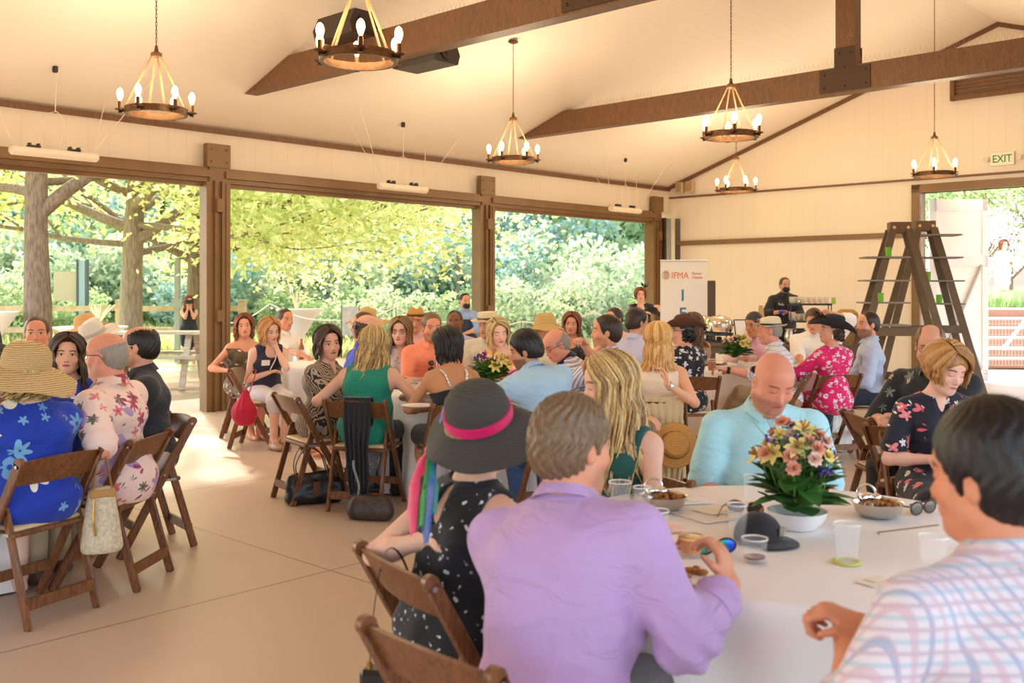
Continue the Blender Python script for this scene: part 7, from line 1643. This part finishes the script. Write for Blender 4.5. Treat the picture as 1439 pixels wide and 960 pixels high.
# cream woven tote on the chair of the woman in blue
tx, ty = -2.03, 4.93
crm = mat('cream_woven', '#e2cfae', .8, var=.3, vscale=60, bump=.8, bscale=160)
e = empty('woven_tote', (tx, ty, .42), .5, 'cream woven straw tote with tan handles hanging from the chair of the woman in blue', 'tote bag')
f = Fld(); f.cone((-.04, 0, -.13), (-.035, 0, .12), .06, .032, .03).cone((.04, 0, -.13), (.03, 0, .13), .06, .03, .03).cone((0, 0, -.13), (0, 0, .12), .062, .032, .03).half((0, 0, -.165), (0, 0, -1)); V, Q = f.mesh(.007, lambda P: (.002*np.sin(P[:, 2]*420)*np.sin((P[:, 0]+P[:, 1])*420)).astype(np.float32)); link('bag_body', fastmesh('bag_body', V, Q, crm), e)
tn = mat('tan_leather', '#b5803f', .5)
for s_ in (-1, 1): strap(MB(), [(-.05, s_*.025, .12), (-.03, s_*.02, .24), (-.005, s_*.01, .36), (.005, s_*.01, .365), (.03, s_*.02, .24), (.05, s_*.025, .12)], .022).build('handle', tn, e, 60)
MB().box((0, -.036, .13), (.12, .012, .04), bev=.005).build('flap', tn, e); MB().tube([(-.04, -.055, .11), (-.045, -.065, .0), (-.035, -.062, -.07)], .006, 6).build('chain_charm', M('gold_chain', '#c8964a', .3, .8), e)
# red drawstring bag
e = empty('red_bag', (atpx(344, 9.55), 9.55, .42), 0, 'crimson drawstring handbag hanging from the red-blond woman’s chair', 'handbag')
f = Fld(); f.ell((0, 0, -.05), (.125, .07, .13), None, .03).cone((0, 0, .0), (.01, 0, .15), .085, .03, .04).half((0, 0, -.17), (0, 0, -1)); V, Q = f.mesh(.009, lambda P: (.006*np.sin(np.arctan2(P[:, 1], P[:, 0])*9)*np.clip((P[:, 2]+.1)*5, 0, 1)).astype(np.float32)); link('bag_body', fastmesh('bag_body', V, Q, fab('crimson_suede', '#b8143c', .3)), e)
strap(MB(), [(-.02, 0, .13), (.03, 0, .3), (.10, .02, .37), (.09, .03, .3), (.04, 0, .13)], .02).build('handle', fab('crimson_suede', '#b8143c'), e, 60)
# brown-handled black handbag on the floor
e = empty('leather_handbag', (atpx(447, 7.35), 7.25, 0), .35, 'black leather handbag with tall brown loop handles on the floor by the swirl-blouse chair', 'handbag')
f = Fld(); f.cone((-.15, 0, .06), (.15, 0, .06), .07, .07, .03).cone((-.16, 0, .13), (.16, 0, .13), .055, .055, .03).cone((-.17, 0, .19), (.15, .01, .21), .032, .03, .03).half((0, 0, .003), (0, 0, -1)); V, Q = f.mesh(.009, lambda P: (.004*np.sin(P[:, 0]*40)*np.sin(P[:, 2]*50)).astype(np.float32)); link('bag_body', fastmesh('bag_body', V, Q, mat('black_leather', '#1e1814', .35)), e)
brl = mat('brown_leather', '#5e3620', .45)
for s_ in (-1, 1): strap(MB(), [(-.12, s_*.05, .14), (-.15, s_*.06-.03, .30), (-.08, s_*.08-.03, .42), (.04, s_*.06-.02, .36), (.10, s_*.05, .17)], .028, .009).build('handle', brl, e, 60)
MB().box((0, -.078, .12), (.05, .008, .1), bev=.003).build('buckle_tab', brl, e)
e = empty('chain_bag', (atpx(522, 6.75), 6.72, 0), -.2, 'small dark mottled shoulder bag with a chain on the floor behind the teal woman', 'handbag')
f = Fld(); f.cone((-.10, 0, .06), (.10, 0, .06), .065, .065, .04).cone((-.09, 0, .12), (.09, 0, .12), .045, .045, .05).half((0, 0, .003), (0, 0, -1)); V, Q = f.mesh(.009); link('bag_body', fastmesh('bag_body', V, Q, mat('mottled_leather', '#4a3a30', .5, var=.5, vscale=25)), e)
mb = MB()
for k in range(26): u = k/25; c = Vector((-.12+.02*math.sin(u*5), .05, .12+u*.26)); mb.tube([c+Vector((.007*math.cos(a)*(k % 2), .007*math.cos(a)*((k+1) % 2), .010*math.sin(a))) for a in [2*PI*i/8 for i in range(8)]], .0022, 4, closed=True)
mb.build('chain', M('dull_chain', '#a09a92', .35, .7), e)
# hung clothes: folded slabs of cloth draped over chair backs
def drape(name, pts, w, m, label, cat, folds=5, amp=.02, seed=1, side=None):
    """a cloth strip following pts (world), w wide along side"""
    rg = random.Random(seed); sv = Vector(side).normalized(); vs = []; fs = []; nu = 18; P = [Vector(p) for p in pts]; nv = 16; Np = []
    for i in range(nv+1):
        u = i/nv*(len(P)-1); k = min(int(u), len(P)-2); Np.append(P[k].lerp(P[k+1], u-k))
    c0 = sum(Np, Vector())/len(Np); up = Vector((0, 0, 1)); nr = sv.cross(up)
    for i, q in enumerate(Np):
        wl = w*(.62+.38*math.sin(i/nv*2.6+.5)+.05*math.sin(i*1.3+seed))
        for j in range(nu+1):
            e_ = j/nu-.5; vs.append(q+sv*(e_*wl)+nr*(amp*math.sin(j/nu*folds*2*PI+i*.15)*min(1, abs(i/nv-.45)*3))+up*(.012*math.sin(j*1.1+i)*(i in (0, nv)))-c0)
    for i in range(nv):
        for j in range(nu): a = i*(nu+1)+j; fs.append((a, a+1, a+nu+2, a+nu+1))
    o = MB().add(vs, fs).build(name, m, None, 60); o.location = c0; md = o.modifiers.new('thickness', 'SOLIDIFY'); md.thickness = .012; md.offset = 0; return tag(o, label, cat)
cx, cy, ya = -1.05, 7.18, D2R(-12); fw = Vector((-math.sin(ya), math.cos(ya), 0)); rt = Vector((math.cos(ya), math.sin(ya), 0)); cc = Vector((cx, cy, 0))
drape('black_cardigan', [cc+fw*-.19+rt*.03+Vector((0, 0, .60)), cc+fw*-.2+rt*.03+Vector((0, 0, .80)), cc+fw*-.26+rt*.03+Vector((0, 0, .80)), cc+fw*-.29+rt*.04+Vector((0, 0, .5)), cc+fw*-.29+rt*.06+Vector((0, 0, .14))], .20, fab('cardigan_black', '#1c1a1e'), 'black cardigan draped over the chair back of the woman in teal', 'cardigan', side=rt)
cx, cy, ya = 1.03, 7.12, D2R(-14); fw = Vector((-math.sin(ya), math.cos(ya), 0)); rt = Vector((math.cos(ya), math.sin(ya), 0)); cc = Vector((cx, cy, 0))
drape('tan_jacket', [cc+fw*-.17+rt*.07+Vector((0, 0, .62)), cc+fw*-.2+rt*.07+Vector((0, 0, .81)), cc+fw*-.26+rt*.08+Vector((0, 0, .81)), cc+fw*-.28+rt*.1+Vector((0, 0, .5)), cc+fw*-.27+rt*.1+Vector((0, 0, .12))], .26, fab('tan_jacket_cloth', '#cdb48a'), 'tan jacket draped over the chair of the golden-haired woman', 'jacket', side=rt, seed=4)
q = cc+fw*-.34+rt*.16+Vector((0, 0, .50))
R = Euler((D2R(78), 0, D2R(-4))).to_matrix()
e = empty('hanging_straw_hat', q, 0, 'amber straw hat hanging from the tan-jacket chair, brim facing the camera', 'hat')
am = straw('amber_straw_hat', '#a86f28', '#d8a258', 130)
MB().lathe([(.155, .0), (.15, .012), (.10, .018), (.092, .03), (.088, .08), (.07, .105), (.0, .11), (.0, .104), (.066, .1), (.083, .076), (.088, .012), (.10, .008), (.15, -.002), (.155, 0)], n=44, R=R).build('hat_body', am, e, 50); MB().lathe([(.096, .022), (.094, .045)], n=40, R=R).build('hat_band', fab('dark_brown_band', '#5a3a24'), e, 60)
# strap and box bag on the hat woman's chair
b0 = W(541, 778, 2.90); b1 = W(534, 935, 2.88)
e = empty('black_crossbody_bag', (b1.x, b1.y, b1.z-.12), 0, 'black crossbody bag hanging on a long strap beside the nearest chairs', 'handbag')
MB().box((.045, .0, .04), (.20, .07, .14), Euler((0, 0, -.2)).to_matrix(), .012).build('bag_body', M('black_leather_smooth', '#1a1614', .35), e)
z_ = b0-Vector(e.location)
strap(MB(), [(-.03, 0, .09), (-.02, 0, .25), tuple(z_), tuple(z_+Vector((.05, .02, -.02))), (.12, .0, .25), (.13, 0, .1)], .014, .003).build('strap', M('black_leather_smooth'), e, 60)
for x_ in (-.03, .13): MB().lathe([(.008, 0), (.008, .03)], (x_, 0, .10), 8, caps=True).build('strap_ring', M('gold_frame', '#b08438', .3, .8), e)
# ================================================================ light, camera
w = bpy.data.worlds.new('World'); SC.world = w; w.use_nodes = True; nt = w.node_tree; nt.nodes.clear()
o_ = nt.nodes.new('ShaderNodeOutputWorld'); bg_ = nt.nodes.new('ShaderNodeBackground'); sky = nt.nodes.new('ShaderNodeTexSky')
sky.sky_type = 'NISHITA'; sky.sun_elevation = math.radians(32); sky.sun_rotation = math.radians(-25); sky.sun_disc = False; sky.air_density = 1.0; sky.dust_density = 3; sky.ozone_density = 1
mx = nt.nodes.new('ShaderNodeMix'); mx.data_type = 'RGBA'; mx.inputs[0].default_value = .55; mx.inputs[7].default_value = (1.0, .95, .86, 1)
nt.links.new(sky.outputs[0], mx.inputs[6]); nt.links.new(mx.outputs[2], bg_.inputs[0]); nt.links.new(bg_.outputs[0], o_.inputs[0]); bg_.inputs[1].default_value = 1.5
sl = bpy.data.lights.new('sun', 'SUN'); sl.energy = 8; sl.angle = math.radians(2); sl.color = (1, .9, .72)
so = bpy.data.objects.new('sun', sl); COL.objects.link(so)
so.rotation_euler = Vector((.42, -1, -.62)).to_track_quat('-Z', 'Y').to_euler(); so.location = (0, 30, 20)
cam = bpy.data.cameras.new('camera'); co = bpy.data.objects.new('camera', cam); COL.objects.link(co); SC.camera = co
co.location = (0, 0, CAMH); co.rotation_euler = (PI/2, 0, 0); cam.sensor_width = 36; cam.lens = 36*F/1439; cam.shift_y = -(480-HOR)/1439; cam.shift_x = 0
cam.clip_start = .05; cam.clip_end = 300
cam.dof.use_dof = True; cam.dof.focus_distance = 7.5; cam.dof.aperture_fstop = 3.6
SC.view_settings.view_transform = 'Standard'; SC.view_settings.look = 'None'; SC.view_settings.gamma = 1; SC.view_settings.use_curve_mapping = False
SC.view_settings.exposure = .42
SC.cycles.max_bounces = 7; SC.cycles.diffuse_bounces = 4; SC.cycles.glossy_bounces = 2; SC.cycles.transmission_bounces = 4; SC.cycles.transparent_max_bounces = 8
SC.cycles.use_denoising = True; SC.cycles.sample_clamp_indirect = 4; SC.cycles.caustics_reflective = False; SC.cycles.caustics_refractive = False
